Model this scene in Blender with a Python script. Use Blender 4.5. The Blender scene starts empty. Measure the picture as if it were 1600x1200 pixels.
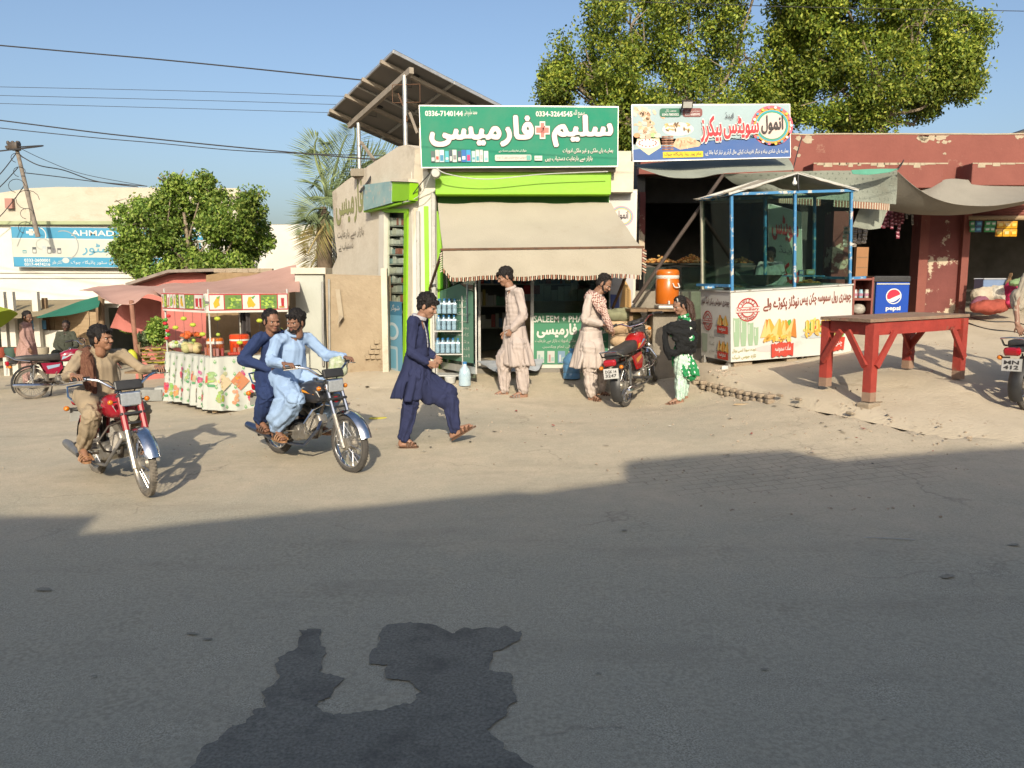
import bpy,bmesh,math,random
import numpy as np
from mathutils import Vector,Matrix,noise,Quaternion
SC = bpy.context.scene
COL = SC.collection
rnd = random.Random(7)
R = math.radians
PI = math.pi
# camera
FPX = 1250.0
YH = 440.0
CAMZ = 1.75
TH = math.atan((600 - YH) / FPX)
FW = Vector((0,math.cos(TH),-math.sin(TH)))
UP = Vector((0,math.sin(TH),math.cos(TH)))
CAM = Vector((0,0,CAMZ))
def ray(x,y):
 return FW*FPX + Vector((1,0,0))*(x - 800) + UP*(600 - y)
def P(x,y,d):
 r = ray(x,y)
 return CAM + r*(d / r.y)
def proj(p):
 v = Vector(p) - CAM
 f = v.dot(FW)
 return (800 + v.x / f*FPX,600 - v.dot(UP) / f*FPX)
cam = bpy.data.cameras.new('camera')
cam.sensor_width = 36; cam.lens = 36*FPX / 1600
cam.clip_start = 0.05; cam.clip_end = 3000
camo = bpy.data.objects.new('camera',cam)
COL.objects.link(camo)
camo.location = CAM; camo.rotation_euler = (PI / 2 - TH,0,0)
SC.camera = camo
# ground height
GC = []
for (x,y,d) in ((228,770,6.6),(550,738,7.35),(640,695,8.1),(800,619,10.9),(925,623,10.8),(985,634,10.3),
     (1055,633,10.4),(850,577,12.2),(700,583,12.0),(340,648,11.2),(250,640,11.4),(65,624,14),(40,602,17.5),(560,582,12.6),
     (1300,703,7.3),(1364,658,8.15),(1205,624,9.7),(1110,612,10.5),(1290,605,9.3),(1416,590,9.6),
     (1505,600,8.9),(1590,640,8.7),(1240,570,11.0),(1155,580,11.0),(1460,500,13.6),(1560,490,13.9),(1330,505,13.4),
     (1000,700,7.8)):
 p = P(x,y,d)
 GC.append((p.x,p.y,p.z))
for (a,b,c) in ((-8,2,0),(0,2,0),(8,2,.05),(-8,5,0),(0,5,0),(5,5,.08),(-14,6,0),(-14,14,-.35),(0,-6,0),(8,-6,0),(-8,-6,0),
     (-14,22,-.7),(0,20,.4),(8,20,1.1),(12,14,1.1),(12,8,.35)):
 GC.append((a,b,c))
GA = np.array(GC)
def _rbf():
 X = GA[:,:2]; n = len(X)
 D = np.linalg.norm(X[:,None] - X[None],axis=2)
 A = np.zeros((n + 3,n + 3)); A[:n,:n] = D - np.eye(n)*0.25
 A[:n,n] = 1; A[:n,n + 1:] = X; A[n,:n] = 1; A[n + 1:,:n] = X.T
 return np.linalg.solve(A,np.concatenate([GA[:,2],[0,0,0]]))
GW = _rbf()
def gzn(x,y):
 x = np.asarray(x,float); y = np.asarray(y,float)
 xc = np.clip(x,-15,12); yc = np.clip(y,-6,22)
 D = np.sqrt((xc[...,None] - GA[:,0]) ** 2 + (yc[...,None] - GA[:,1]) ** 2)
 n = len(GA)
 z = D @ GW[:n] + GW[n] + GW[n + 1]*xc + GW[n + 2]*yc
 far = np.maximum(np.abs(x - xc),np.abs(y - yc))
 return z*np.clip(1 - far / 25,0,1) - 0.9*np.clip(far / 25,0,1)
# kerb line of the raised dirt verge, picked on the photograph, then placed on the ground
def ghit(x,y,dz=0.0):
 r = ray(x,y); lo,hi = 1.5,60.0
 d = lo; prev = lo
 while d < hi:
  p = CAM + r*(d / r.y)
  if p.z < float(gzn(p.x,p.y)) + dz:
   for _ in range(18):
    m = (prev + d) / 2; p = CAM + r*(m / r.y)
    if p.z < float(gzn(p.x,p.y)) + dz: d = m
    else: prev = m
   return p
  prev = d; d += 0.25
 return CAM + r*(hi / r.y)
KERB = [ghit(x,y) for (x,y) in ((1083,596),(1104,607),(1150,619),(1205,629),(1280,643),(1364,660),(1430,674),(1470,682))]
KX = np.array([p.x for p in KERB]); KY = np.array([p.y for p in KERB])
def verge_lift(x,y):
 """height of the dirt verge above the road sheet (zero on the road side of the kerb)"""
 x = np.asarray(x,float); y = np.asarray(y,float)
 ky = np.interp(x,KX,KY)
 s = np.clip((y - ky) / 0.12,0,1)
 h = np.interp(x,[KX[0],KX[2],KX[3],KX[5],KX[7]],[.17,.16,.10,.04,.02])
 left = np.clip((x - KX[0] + 0.02 ) / 0.10,0,1)
 far = np.clip((12.2 - y) / 1.5,0,1)
 return s*h*left*np.where(y > 10.7,far,1)
def g(x,y):
 return float(gzn(x,y)) + float(verge_lift(x,y))
# objects
def tag(o,label=None,cat=None,group=None,kind=None):
 if label: o['label'] = label
 if cat: o['category'] = cat
 if group: o['group'] = group
 if kind: o['kind'] = kind
 return o
def thing(name,label,cat,loc=(0,0,0),rz=0.0,group=None,M=None):
 o = bpy.data.objects.new(name,None); COL.objects.link(o)
 o.empty_display_size = .2
 m = M if M is not None else Matrix.Translation(Vector(loc)) @ Matrix.Rotation(rz,4,'Z')
 o.matrix_world = m
 tag(o,label,cat,group)
 return o
def wm(o):
 m = o.matrix_basis.copy()
 while o.parent:
  o = o.parent; m = o.matrix_basis @ m
 return m
def copy_tree(o,parent=None):
 c = o.copy(); COL.objects.link(c)
 if parent is not None: c.parent = parent
 for ch in [k for k in bpy.data.objects if k.parent == o]: copy_tree(ch,c)
 return c
# materials
MATS = {}
def nn(nt,t,**kw):
 n = nt.nodes.new(t)
 for k,v in kw.items(): setattr(n,k,v)
 return n
def mat(name,c=(.5,.5,.5),c2=None,sc=4.0,rough=.7,bump=0.0,bsc=None,metal=0.0,spec=.4,stain=None,ssc=1.5,sthr=.55,swid=.12,stretch=(1,1,1),
  det=6.0,c2w=.35,trans=0.0,alpha=1.0,coat=0.0,sheen=0.0,trl=0.0,bd=.02):
 """principled surface: two tones broken up by noise, optional stain patches with an edge, and a bump"""
 if name in MATS: return MATS[name]
 q = .74 if max(c) > .3 and metal < .3 and 'dirt' not in name and 'stone' not in name else 1.0
 c = tuple(x*q for x in c); c2 = c2 and tuple(x*q for x in c2); stain = stain and tuple(x*q for x in stain)
 m = bpy.data.materials.new(name); m.use_nodes = True; nt = m.node_tree; L = nt.links
 b = nt.nodes['Principled BSDF']
 tc = nn(nt,'ShaderNodeTexCoord'); mp = nn(nt,'ShaderNodeMapping'); L.new(tc.outputs['Object'],mp.inputs[0])
 mp.inputs['Scale'].default_value = stretch
 V = mp.outputs[0]
 col = None
 if c2 is not None:
  n = nn(nt,'ShaderNodeTexNoise'); n.inputs['Scale'].default_value = sc; n.inputs['Detail'].default_value = det; n.inputs['Roughness'].default_value = .62
  L.new(V,n.inputs['Vector'])
  r = nn(nt,'ShaderNodeMapRange'); r.inputs[1].default_value = .5 - c2w / 2; r.inputs[2].default_value = .5 + c2w / 2
  L.new(n.outputs[0],r.inputs[0])
  mx = nn(nt,'ShaderNodeMix',data_type='RGBA'); mx.inputs[6].default_value = (*c,1); mx.inputs[7].default_value = (*c2,1)
  L.new(r.outputs[0],mx.inputs[0]); col = mx.outputs[2]
 if stain is not None:
  n = nn(nt,'ShaderNodeTexNoise'); n.inputs['Scale'].default_value = ssc; n.inputs['Detail'].default_value = 7; n.inputs['Roughness'].default_value = .68
  L.new(V,n.inputs['Vector'])
  r = nn(nt,'ShaderNodeMapRange'); r.inputs[1].default_value = sthr; r.inputs[2].default_value = sthr + swid
  L.new(n.outputs[0],r.inputs[0])
  mx = nn(nt,'ShaderNodeMix',data_type='RGBA'); mx.inputs[7].default_value = (*stain,1)
  if col: L.new(col,mx.inputs[6])
  else: mx.inputs[6].default_value = (*c,1)
  L.new(r.outputs[0],mx.inputs[0]); col = mx.outputs[2]
 if col: L.new(col,b.inputs['Base Color'])
 else: b.inputs['Base Color'].default_value = (*c,1)
 b.inputs['Roughness'].default_value = rough; b.inputs['Metallic'].default_value = metal
 b.inputs['Specular IOR Level'].default_value = spec
 b.inputs['Transmission Weight'].default_value = trans; b.inputs['Alpha'].default_value = alpha
 b.inputs['Coat Weight'].default_value = coat; b.inputs['Sheen Weight'].default_value = sheen
 if bump > 0:
  n = nn(nt,'ShaderNodeTexNoise'); n.inputs['Scale'].default_value = bsc or sc*3; n.inputs['Detail'].default_value = 8
  L.new(V,n.inputs['Vector'])
  bp = nn(nt,'ShaderNodeBump'); bp.inputs['Strength'].default_value = bump; bp.inputs['Distance'].default_value = bd
  L.new(n.outputs[0],bp.inputs['Height']); L.new(bp.outputs[0],b.inputs['Normal'])
 if trl > 0:
  t = nn(nt,'ShaderNodeBsdfTranslucent'); ms = nn(nt,'ShaderNodeMixShader'); ms.inputs[0].default_value = trl
  if col: L.new(col,t.inputs[0])
  else: t.inputs[0].default_value = (*c,1)
  out = nt.nodes['Material Output']
  L.new(b.outputs[0],ms.inputs[1]); L.new(t.outputs[0],ms.inputs[2]); L.new(ms.outputs[0],out.inputs[0])
 MATS[name] = m
 return m
def vcol_mat(name,rough=.5,dirt=.12,dsc=3.0,spec=.3,dust=(.22,.19,.15),trl=0.0,bump=0.0,bsc=40.0,coat=0.0):
 """printed / painted things: colour from the mesh's own print, with a film of dust broken up by noise"""
 if name in MATS: return MATS[name]
 m = bpy.data.materials.new(name); m.use_nodes = True; nt = m.node_tree; L = nt.links
 b = nt.nodes['Principled BSDF']
 a = nn(nt,'ShaderNodeVertexColor',layer_name='Col')
 tc = nn(nt,'ShaderNodeTexCoord')
 n = nn(nt,'ShaderNodeTexNoise'); n.inputs['Scale'].default_value = dsc; n.inputs['Detail'].default_value = 8; n.inputs['Roughness'].default_value = .65
 L.new(tc.outputs['Object'],n.inputs['Vector'])
 r = nn(nt,'ShaderNodeMapRange'); r.inputs[1].default_value = .35; r.inputs[2].default_value = .75; r.inputs[3].default_value = dirt*.2; r.inputs[4].default_value = dirt*1.6
 L.new(n.outputs[0],r.inputs[0])
 mx = nn(nt,'ShaderNodeMix',data_type='RGBA'); mx.inputs[7].default_value = (*dust,1)
 gm = nn(nt,'ShaderNodeMix',data_type='RGBA',blend_type='MULTIPLY'); gm.inputs[0].default_value = 1; gm.inputs[7].default_value = (.70,.70,.70,1); L.new(a.outputs[0],gm.inputs[6]); L.new(gm.outputs[2],mx.inputs[6]); L.new(r.outputs[0],mx.inputs[0]); L.new(mx.outputs[2],b.inputs['Base Color'])
 b.inputs['Roughness'].default_value = rough; b.inputs['Specular IOR Level'].default_value = spec; b.inputs['Coat Weight'].default_value = coat
 if bump > 0:
  n2 = nn(nt,'ShaderNodeTexNoise'); n2.inputs['Scale'].default_value = bsc; n2.inputs['Detail'].default_value = 5
  L.new(tc.outputs['Object'],n2.inputs['Vector'])
  bp = nn(nt,'ShaderNodeBump'); bp.inputs['Strength'].default_value = bump; bp.inputs['Distance'].default_value = .01
  L.new(n2.outputs[0],bp.inputs['Height']); L.new(bp.outputs[0],b.inputs['Normal'])
 if trl > 0:
  t = nn(nt,'ShaderNodeBsdfTranslucent'); ms = nn(nt,'ShaderNodeMixShader'); ms.inputs[0].default_value = trl
  L.new(mx.outputs[2],t.inputs[0]); out = nt.nodes['Material Output']
  L.new(b.outputs[0],ms.inputs[1]); L.new(t.outputs[0],ms.inputs[2]); L.new(ms.outputs[0],out.inputs[0])
 MATS[name] = m
 return m
def glass(name,tint=(.75,.85,.8),gl=.12,rough=.02):
 """thin pane: mostly see-through with a mirror film"""
 if name in MATS: return MATS[name]
 m = bpy.data.materials.new(name); m.use_nodes = True; nt = m.node_tree; L = nt.links
 nt.nodes.remove(nt.nodes['Principled BSDF'])
 t = nn(nt,'ShaderNodeBsdfTransparent'); t.inputs[0].default_value = (*tint,1)
 s = nn(nt,'ShaderNodeBsdfGlossy'); s.inputs['Roughness'].default_value = rough; s.inputs[0].default_value = (.9,.95,.95,1)
 lw = nn(nt,'ShaderNodeLayerWeight'); lw.inputs[0].default_value = .5; f = nn(nt,'ShaderNodeMath',operation='POWER'); f.inputs[1].default_value = 4.5; L.new(lw.outputs['Facing'],f.inputs[0])
 ad = nn(nt,'ShaderNodeMath',operation='MULTIPLY_ADD'); ad.inputs[1].default_value = .6; ad.inputs[2].default_value = gl; ad.use_clamp = True
 ms = nn(nt,'ShaderNodeMixShader')
 L.new(f.outputs[0],ad.inputs[0]); L.new(ad.outputs[0],ms.inputs[0]); L.new(t.outputs[0],ms.inputs[1]); L.new(s.outputs[0],ms.inputs[2])
 L.new(ms.outputs[0],nt.nodes['Material Output'].inputs[0])
 MATS[name] = m
 return m
# mesh builder
class MB:
 def __init__(s,m=None,smooth=False):
  s.v = []; s.f = []; s.fm = []; s.fs = []; s.fc = []; s.mats = []; s.cm = m; s.sm = smooth; s.col = (1,1,1)
 def use(s,m): s.cm = m; return s
 def add(s,vs,fs,smooth=None,m=None,col=None):
  m = m or s.cm
  if m not in s.mats: s.mats.append(m)
  k = s.mats.index(m); b = len(s.v)
  s.v.extend([tuple(p) for p in vs])
  sm = s.sm if smooth is None else smooth
  c = col or s.col
  for f in fs:
   s.f.append([b + i for i in f]); s.fm.append(k); s.fs.append(sm); s.fc.append(c)
  return s
 def box(s,c,size,rot=None,bev=0.0,**kw):
  hx,hy,hz = size[0] / 2,size[1] / 2,size[2] / 2
  M = Matrix.Translation(Vector(c))
  if rot is not None:
   M = M @ (rot.to_4x4() if isinstance(rot,(Matrix,Quaternion)) and not isinstance(rot,Quaternion) else (rot.to_matrix().to_4x4() if isinstance(rot,Quaternion) else Matrix.Rotation(rot,4,'Z')))
  if bev <= 0:
   vs = [M @ Vector((x*hx,y*hy,z*hz)) for z in (-1,1) for (x,y) in ((-1,-1),(1,-1),(1,1),(-1,1))]
   return s.add(vs,[(3,2,1,0),(4,5,6,7),(0,1,5,4),(1,2,6,5),(2,3,7,6),(3,0,4,7)],**kw)
  b = min(bev,hx*.9,hy*.9,hz*.9)
  rings = []
  def ring(ex,ey,z):
   q = b*.3
   return [M @ Vector(p) for p in ((-ex + b,-ey,z),(ex - b,-ey,z),(ex - q,-ey + q,z),(ex,-ey + b,z),(ex,ey - b,z),(ex - q,ey - q,z),(ex - b,ey,z),(-ex + b,ey,z),(-ex + q,ey - q,z),(-ex,ey - b,z),(-ex,-ey + b,z),(-ex + q,-ey + q,z))]
  for (k,z) in ((b,-hz),(b*.3,-hz + b*.3),(0,-hz + b),(0,hz - b),(b*.3,hz - b*.3),(b,hz)):
   rings.append(ring(hx - k,hy - k,z))
  return s.loft(rings,**kw)
 def loft(s,rings,cap=True,closed=True,**kw):
  n = len(rings[0]); vs = [p for r in rings for p in r]; fs = []
  for i in range(len(rings) - 1):
   for j in range(n if closed else n - 1):
    k = (j + 1) % n
    fs.append((i*n + j,i*n + k,(i + 1)*n + k,(i + 1)*n + j))
  if cap and closed:
   fs.append(tuple(reversed(range(n)))); fs.append(tuple(range((len(rings) - 1)*n,len(rings)*n)))
  return s.add(vs,fs,**kw)
 def tube(s,pts,r,seg=8,cap=True,flat=1.0,**kw):
  pts = [Vector(p) for p in pts]; n = len(pts)
  rs = r if isinstance(r,(list,tuple)) else [r]*n
  rings = []; up = None
  for i,p in enumerate(pts):
   t = (pts[min(i + 1,n - 1)] - pts[max(i - 1,0)])
   t = t.normalized() if t.length > 1e-9 else Vector((0,0,1))
   if up is None: up = Vector((0,0,1)) if abs(t.z) < .9 else Vector((1,0,0))
   a = t.cross(up).normalized(); up = a.cross(t).normalized()
   rings.append([p + (a*math.cos(2*PI*k / seg) + up*math.sin(2*PI*k / seg)*flat)*rs[i] for k in range(seg)])
  kw.setdefault('smooth',True)
  return s.loft(rings,cap=cap,**kw)
 def bar(s,p0,p1,w,h,up=(0,0,1),**kw):
  p0 = Vector(p0); p1 = Vector(p1); t = (p1 - p0).normalized(); u = Vector(up)
  if abs(t.dot(u)) > .98: u = Vector((0,1,0))
  a = t.cross(u).normalized(); u = a.cross(t).normalized()
  rings = [[q + a*sx*w / 2 + u*sy*h / 2 for (sx,sy) in ((-1,-1),(1,-1),(1,1),(-1,1))] for q in (p0,p1)]
  return s.loft(rings,**kw)
 def lathe(s,prof,o=(0,0,0),ax=(0,0,1),seg=24,**kw):
  """prof = [(radius, height)...] turned round the axis"""
  ax = Vector(ax).normalized(); o = Vector(o)
  a = ax.orthogonal().normalized(); b = ax.cross(a)
  rings = [[o + ax*h + (a*math.cos(2*PI*k / seg) + b*math.sin(2*PI*k / seg))*max(r,1e-5) for k in range(seg)] for (r,h) in prof]
  kw.setdefault('smooth',True)
  return s.loft(rings,**kw)
 def ell(s,c,r,M3=None,seg=14,rings=9,**kw):
  c = Vector(c); r = (r,r,r) if isinstance(r,(int,float)) else r
  rr = []
  for i in range(rings + 1):
   ph = PI*i / rings - PI / 2; ph = max(min(ph,PI / 2 - 1e-3),-PI / 2 + 1e-3)
   row = []
   for k in range(seg):
    th = 2*PI*k / seg
    p = Vector((r[0]*math.cos(ph)*math.cos(th),r[1]*math.cos(ph)*math.sin(th),r[2]*math.sin(ph)))
    row.append(c + (M3 @ p if M3 else p))
   rr.append(row)
  kw.setdefault('smooth',True)
  return s.loft(rr,**kw)
 def cap(s,p0,r0,p1,r1,seg=10,**kw):
  """tapered capsule"""
  p0 = Vector(p0); p1 = Vector(p1); t = p1 - p0
  if t.length < 1e-6: return s.ell(p0,max(r0,r1),seg=seg,**kw)
  t = t.normalized(); pts = []; rs = []
  for a in (-85,-55,-25): pts.append(p0 + t*r0*math.sin(R(a))); rs.append(r0*math.cos(R(a)))
  pts.append(p0); rs.append(r0); pts.append(p1); rs.append(r1)
  for a in (25,55,85): pts.append(p1 + t*r1*math.sin(R(a))); rs.append(r1*math.cos(R(a)))
  return s.tube(pts,rs,seg=seg,**kw)
 def prism(s,poly,M,depth,**kw):
  """polygon in the xy-plane of M pushed along its z by depth"""
  n = len(poly)
  vs = [M @ Vector((x,y,0)) for x,y in poly] + [M @ Vector((x,y,depth)) for x,y in poly]
  fs = [tuple(reversed(range(n))),tuple(range(n,2*n))] + [(i,(i + 1) % n,n + (i + 1) % n,n + i) for i in range(n)]
  return s.add(vs,fs,**kw)
 def quad(s,a,b,c,d,**kw): return s.add([a,b,c,d],[(0,1,2,3)],**kw)
 def sheet(s,fn,nu,nv,th=0.0,**kw):
  """surface fn(u,v)->point, u,v in 0..1; with th it becomes a slab of that thickness"""
  kw.setdefault('smooth',True)
  pts = [[Vector(fn(i / nu,j / nv)) for i in range(nu + 1)] for j in range(nv + 1)]
  vs = [p for r in pts for p in r]; w = nu + 1
  fs = [(j*w + i,j*w + i + 1,(j + 1)*w + i + 1,(j + 1)*w + i) for j in range(nv) for i in range(nu)]
  if th:
   N = len(vs); nr = []
   for j in range(nv + 1):
    for i in range(nu + 1):
     a = pts[j][min(i + 1,nu)] - pts[j][max(i - 1,0)]; b = pts[min(j + 1,nv)][i] - pts[max(j - 1,0)][i]
     q = a.cross(b); nr.append(q.normalized() if q.length > 1e-9 else Vector((0,0,1)))
   vs = vs + [p - n*th for p,n in zip(vs,nr)]
   fs = fs + [tuple(N + k for k in reversed(f)) for f in fs]
   edge = [i for i in range(w)] + [j*w + nu for j in range(1,nv + 1)] + [nv*w + i for i in range(nu - 1,-1,-1)] + [j*w for j in range(nv - 1,0,-1)]
   for a,b in zip(edge,edge[1:] + edge[:1]): fs.append((b,a,a + N,b + N))
  return s.add(vs,fs,**kw)
 def xf(s,M):
  s.v = [tuple(M @ Vector(p)) for p in s.v]; return s
 def build(s,name,parent=None,local=False,label=None,sharp=40,doubles=False):
  me = bpy.data.meshes.new(name)
  V = s.v
  if parent is not None and not local:
   Mi = wm(parent).inverted(); V = [Mi @ Vector(p) for p in V]
  me.from_pydata([tuple(p) for p in V],[],s.f)
  for m in s.mats: me.materials.append(m if isinstance(m,bpy.types.Material) else MATS[m])
  me.polygons.foreach_set('material_index',s.fm)
  me.polygons.foreach_set('use_smooth',s.fs)
  if any(c != (1,1,1) for c in s.fc):
   ca = me.color_attributes.new('Col','FLOAT_COLOR','CORNER')
   arr = np.ones((len(me.loops),4),'f'); k = 0
   for f,c in zip(s.f,s.fc):
    arr[k:k + len(f),:3] = c; k += len(f)
   ca.data.foreach_set('color',arr.ravel())
  me.validate(clean_customdata=False); me.update()
  if any(s.fs) and sharp:
   try: me.set_sharp_from_angle(angle=R(sharp))
   except Exception: pass
  o = bpy.data.objects.new(name,me); COL.objects.link(o)
  if parent is not None: o.parent = parent
  if label: o['label'] = label
  return o
def box_mb(m,c,size,**kw): return MB(m).box(c,size,**kw)
def mesh_np(name,V,F,m,parent=None,smooth=True,mats=None,fm=None):
 """object from numpy arrays (F all quads or all tris)"""
 me = bpy.data.meshes.new(name)
 V = np.asarray(V,'f'); F = np.asarray(F,'i')
 if parent is not None:
  Mi = np.array(wm(parent).inverted()); V = V @ Mi[:3,:3].T + Mi[:3,3]
 me.vertices.add(len(V)); me.vertices.foreach_set('co',V.astype('f').ravel())
 k = F.shape[1]; me.loops.add(F.size); me.loops.foreach_set('vertex_index',F.ravel())
 me.polygons.add(len(F)); me.polygons.foreach_set('loop_start',np.arange(len(F),dtype='i')*k)
 me.polygons.foreach_set('use_smooth',[smooth]*len(F))
 for q in (mats or [m]): me.materials.append(q if isinstance(q,bpy.types.Material) else MATS[q])
 if fm is not None: me.polygons.foreach_set('material_index',np.asarray(fm,'i'))
 me.update(calc_edges=True); me.validate()
 o = bpy.data.objects.new(name,me); COL.objects.link(o)
 if parent is not None: o.parent = parent
 return o
def to_mesh_arrays(ob):
 dg = bpy.context.evaluated_depsgraph_get(); ev = ob.evaluated_get(dg); me = ev.to_mesh()
 V = np.empty(len(me.vertices)*3,'f'); me.vertices.foreach_get('co',V)
 fs = [tuple(p.vertices) for p in me.polygons]
 N = np.empty(len(me.vertices)*3,'f'); me.vertices.foreach_get('normal',N)
 ev.to_mesh_clear()
 return V.reshape(-1,3),fs,N.reshape(-1,3)
def fuse(mb,voxel=.01,smooth=4,fac=.5):
 """union of overlapping closed pieces as one continuous skin"""
 me = bpy.data.meshes.new('tmp'); me.from_pydata(mb.v,[],mb.f); me.update()
 ob = bpy.data.objects.new('tmp',me); COL.objects.link(ob)
 md = ob.modifiers.new('r','REMESH'); md.mode = 'VOXEL'; md.voxel_size = voxel; md.adaptivity = 0
 if smooth:
  s = ob.modifiers.new('s','SMOOTH'); s.factor = fac; s.iterations = smooth
 V,F,N = to_mesh_arrays(ob)
 bpy.data.objects.remove(ob); bpy.data.meshes.remove(me)
 return V,F,N
# writing
_FORMS = {'ا': (0xFE8D,0xFE8E),'آ': (0xFE81,0xFE82),'ب': (0xFE8F,4),'پ': (0xFB56,4),'ت': (0xFE95,4),'ٹ': (0xFB66,4),'ج': (0xFE9D,4),'چ': (0xFB7A,4),
   'ح': (0xFEA1,4),'خ': (0xFEA5,4),'د': (0xFEA9,0xFEAA),'ڈ': (0xFB88,0xFB89),'ر': (0xFEAD,0xFEAE),'ڑ': (0xFB8C,0xFB8D),'ز': (0xFEAF,0xFEB0),
   'س': (0xFEB1,4),'ش': (0xFEB5,4),'ص': (0xFEB9,4),'ط': (0xFEC1,4),'ع': (0xFEC9,4),'غ': (0xFECD,4),'ف': (0xFED1,4),'ق': (0xFED5,4),
   'ک': (0xFB8E,4),'گ': (0xFB92,4),'ل': (0xFEDD,4),'م': (0xFEE1,4),'ن': (0xFEE5,4),'ں': (0xFB9E,0xFB9F),'و': (0xFEED,0xFEEE),
   'ہ': (0xFBA6,4),'ھ': (0xFBAA,4),'ی': (0xFBFC,4),'ے': (0xFBAE,0xFBAF),'ئ': (0xFE89,4),'ء': (0xFE80,0)}
def urdu(s):
 """joined letter shapes in visual (left to right) order"""
 out = []
 n = len(s)
 def dual(c): return c in _FORMS and _FORMS[c][1] == 4
 for i,c in enumerate(s):
  if c not in _FORMS: out.append(c); continue
  pr = i > 0 and dual(s[i - 1]); nx = i < n - 1 and s[i + 1] in _FORMS and s[i + 1] != 'ء'
  f = _FORMS[c]
  if f[1] == 4:
   k = (3 if nx else 1) if pr else (2 if nx else 0)
   out.append(chr(f[0] + k))
  elif f[1] == 0: out.append(chr(f[0]))
  else: out.append(chr(f[1] if pr else f[0]))
 return ''.join(reversed(out))
_TC = {}
def text_mesh(s,bold=0.0,res=2):
 """letters as flat faces: (verts 2d normalised to cap height 1, faces, width)"""
 k = (s,bold,res)
 if k in _TC: return _TC[k]
 body = urdu(s) if any(c in _FORMS for c in s) else s
 c = bpy.data.curves.new('t','FONT'); c.body = body; c.size = 1.0; c.resolution_u = res; c.offset = bold; c.fill_mode = 'FRONT'
 o = bpy.data.objects.new('t',c); COL.objects.link(o)
 dg = bpy.context.evaluated_depsgraph_get(); me = bpy.data.meshes.new_from_object(o.evaluated_get(dg))
 V = [(v.co.x,v.co.y) for v in me.vertices]; F = [tuple(p.vertices) for p in me.polygons]
 bpy.data.objects.remove(o); bpy.data.curves.remove(c); bpy.data.meshes.remove(me)
 if bold > .012 and body != s and len(body) > 1:
  V = []; F = []
  for i,ch in enumerate(body):
   if ch == ' ': continue
   a = text_mesh(body[:i + 1],0,1)[2][2]; Vc,Fc,bc = text_mesh(ch,0,res); w1 = bc[2]
   for r_ in range(7):
    b = len(V); ox,oy = (0,0) if r_ == 6 else (bold*math.cos(r_*PI / 3),bold*math.sin(r_*PI / 3))
    V += [(q[0] + a - w1 + ox,q[1] + oy,(i % 3)*.0004 + r_*.00005) for q in Vc]; F += [tuple(b + j for j in f) for f in Fc]
 if not V: V = [(0,0)]
 x0 = min(v[0] for v in V); x1 = max(v[0] for v in V); y0 = min(v[1] for v in V); y1 = max(v[1] for v in V)
 _TC[k] = (V,F,(x0,y0,x1,y1)); return _TC[k]
class Canvas:
 """flat print laid on a surface: u to the right, v up, both in metres; fn(u,v,off)->world point"""
 def __init__(s,fn,m,step=.0012):
  s.fn = fn; s.mb = MB(m); s.k = 1; s.step = step
 def poly(s,pts,col,layer=None):
  off = (layer if layer is not None else s.k)*s.step
  if layer is None: s.k += 1
  s.mb.add([s.fn(u,v,off) for u,v in pts],[tuple(range(len(pts)))],col=col); return s
 def rect(s,u0,v0,u1,v1,col,layer=None): return s.poly([(u0,v0),(u1,v0),(u1,v1),(u0,v1)],col,layer)
 def rrect(s,u0,v0,u1,v1,r,col,layer=None):
  p = []
  for (cx,cy,a0) in ((u1 - r,v0 + r,-90),(u1 - r,v1 - r,0),(u0 + r,v1 - r,90),(u0 + r,v0 + r,180)):
   p += [(cx + r*math.cos(R(a0 + k*22.5)),cy + r*math.sin(R(a0 + k*22.5))) for k in range(5)]
  return s.poly(p,col,layer)
 def oval(s,cu,cv,ru,rv,col,layer=None,n=20,a=0.0):
  return s.poly([(cu + ru*math.cos(2*PI*k / n)*math.cos(a) - rv*math.sin(2*PI*k / n)*math.sin(a),cv + ru*math.cos(2*PI*k / n)*math.sin(a) + rv*math.sin(2*PI*k / n)*math.cos(a)) for k in range(n)],col,layer)
 def ring(s,cu,cv,r0,r1,col,layer=None,n=28,a0=0,a1=360):
  off = (layer if layer is not None else s.k)*s.step
  if layer is None: s.k += 1
  vs = []; fs = []
  for k in range(n + 1):
   a = R(a0 + (a1 - a0)*k / n)
   vs += [s.fn(cu + r0*math.cos(a),cv + r0*math.sin(a),off),s.fn(cu + r1*math.cos(a),cv + r1*math.sin(a),off)]
  for k in range(n): fs.append((2*k,2*k + 1,2*k + 3,2*k + 2))
  s.mb.add(vs,fs,col=col); return s
 def text(s,t,u0,v0,u1,v1,col,bold=0.0,layer=None,edge=None,ew=.02,skew=0.0,res=2):
  """letters fitted into the box"""
  off = (layer if layer is not None else s.k)*s.step
  if layer is None: s.k += 2
  V0,F0,(x0,y0,x1,y1) = text_mesh(t,bold,res)
  su = (u1 - u0) / max(x1 - x0,1e-6); sv = (v1 - v0) / max(y1 - y0,1e-6)
  for (b,c,o2) in (([(bold + ew,edge,off)] if edge else []) + [(bold,col,off + s.step)]):
   V,F,_ = text_mesh(t,b,res)
   s.mb.add([s.fn(u0 + (x - x0)*su + (y - y0)*sv*skew,v0 + (y - y0)*sv,o2 + (dz[0] if dz else 0)) for x,y,*dz in V],F,col=c)
  return s
 def build(s,name,parent,label=None): return s.mb.build(name,parent,label=label)
def plane_fn(o,du,dv):
 """flat surface from an origin and two unit directions; offset goes along their normal"""
 o = Vector(o); du = Vector(du).normalized(); dv = Vector(dv).normalized(); n = du.cross(dv).normalized()
 return lambda u,v,off: o + du*u + dv*v + n*off
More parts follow.
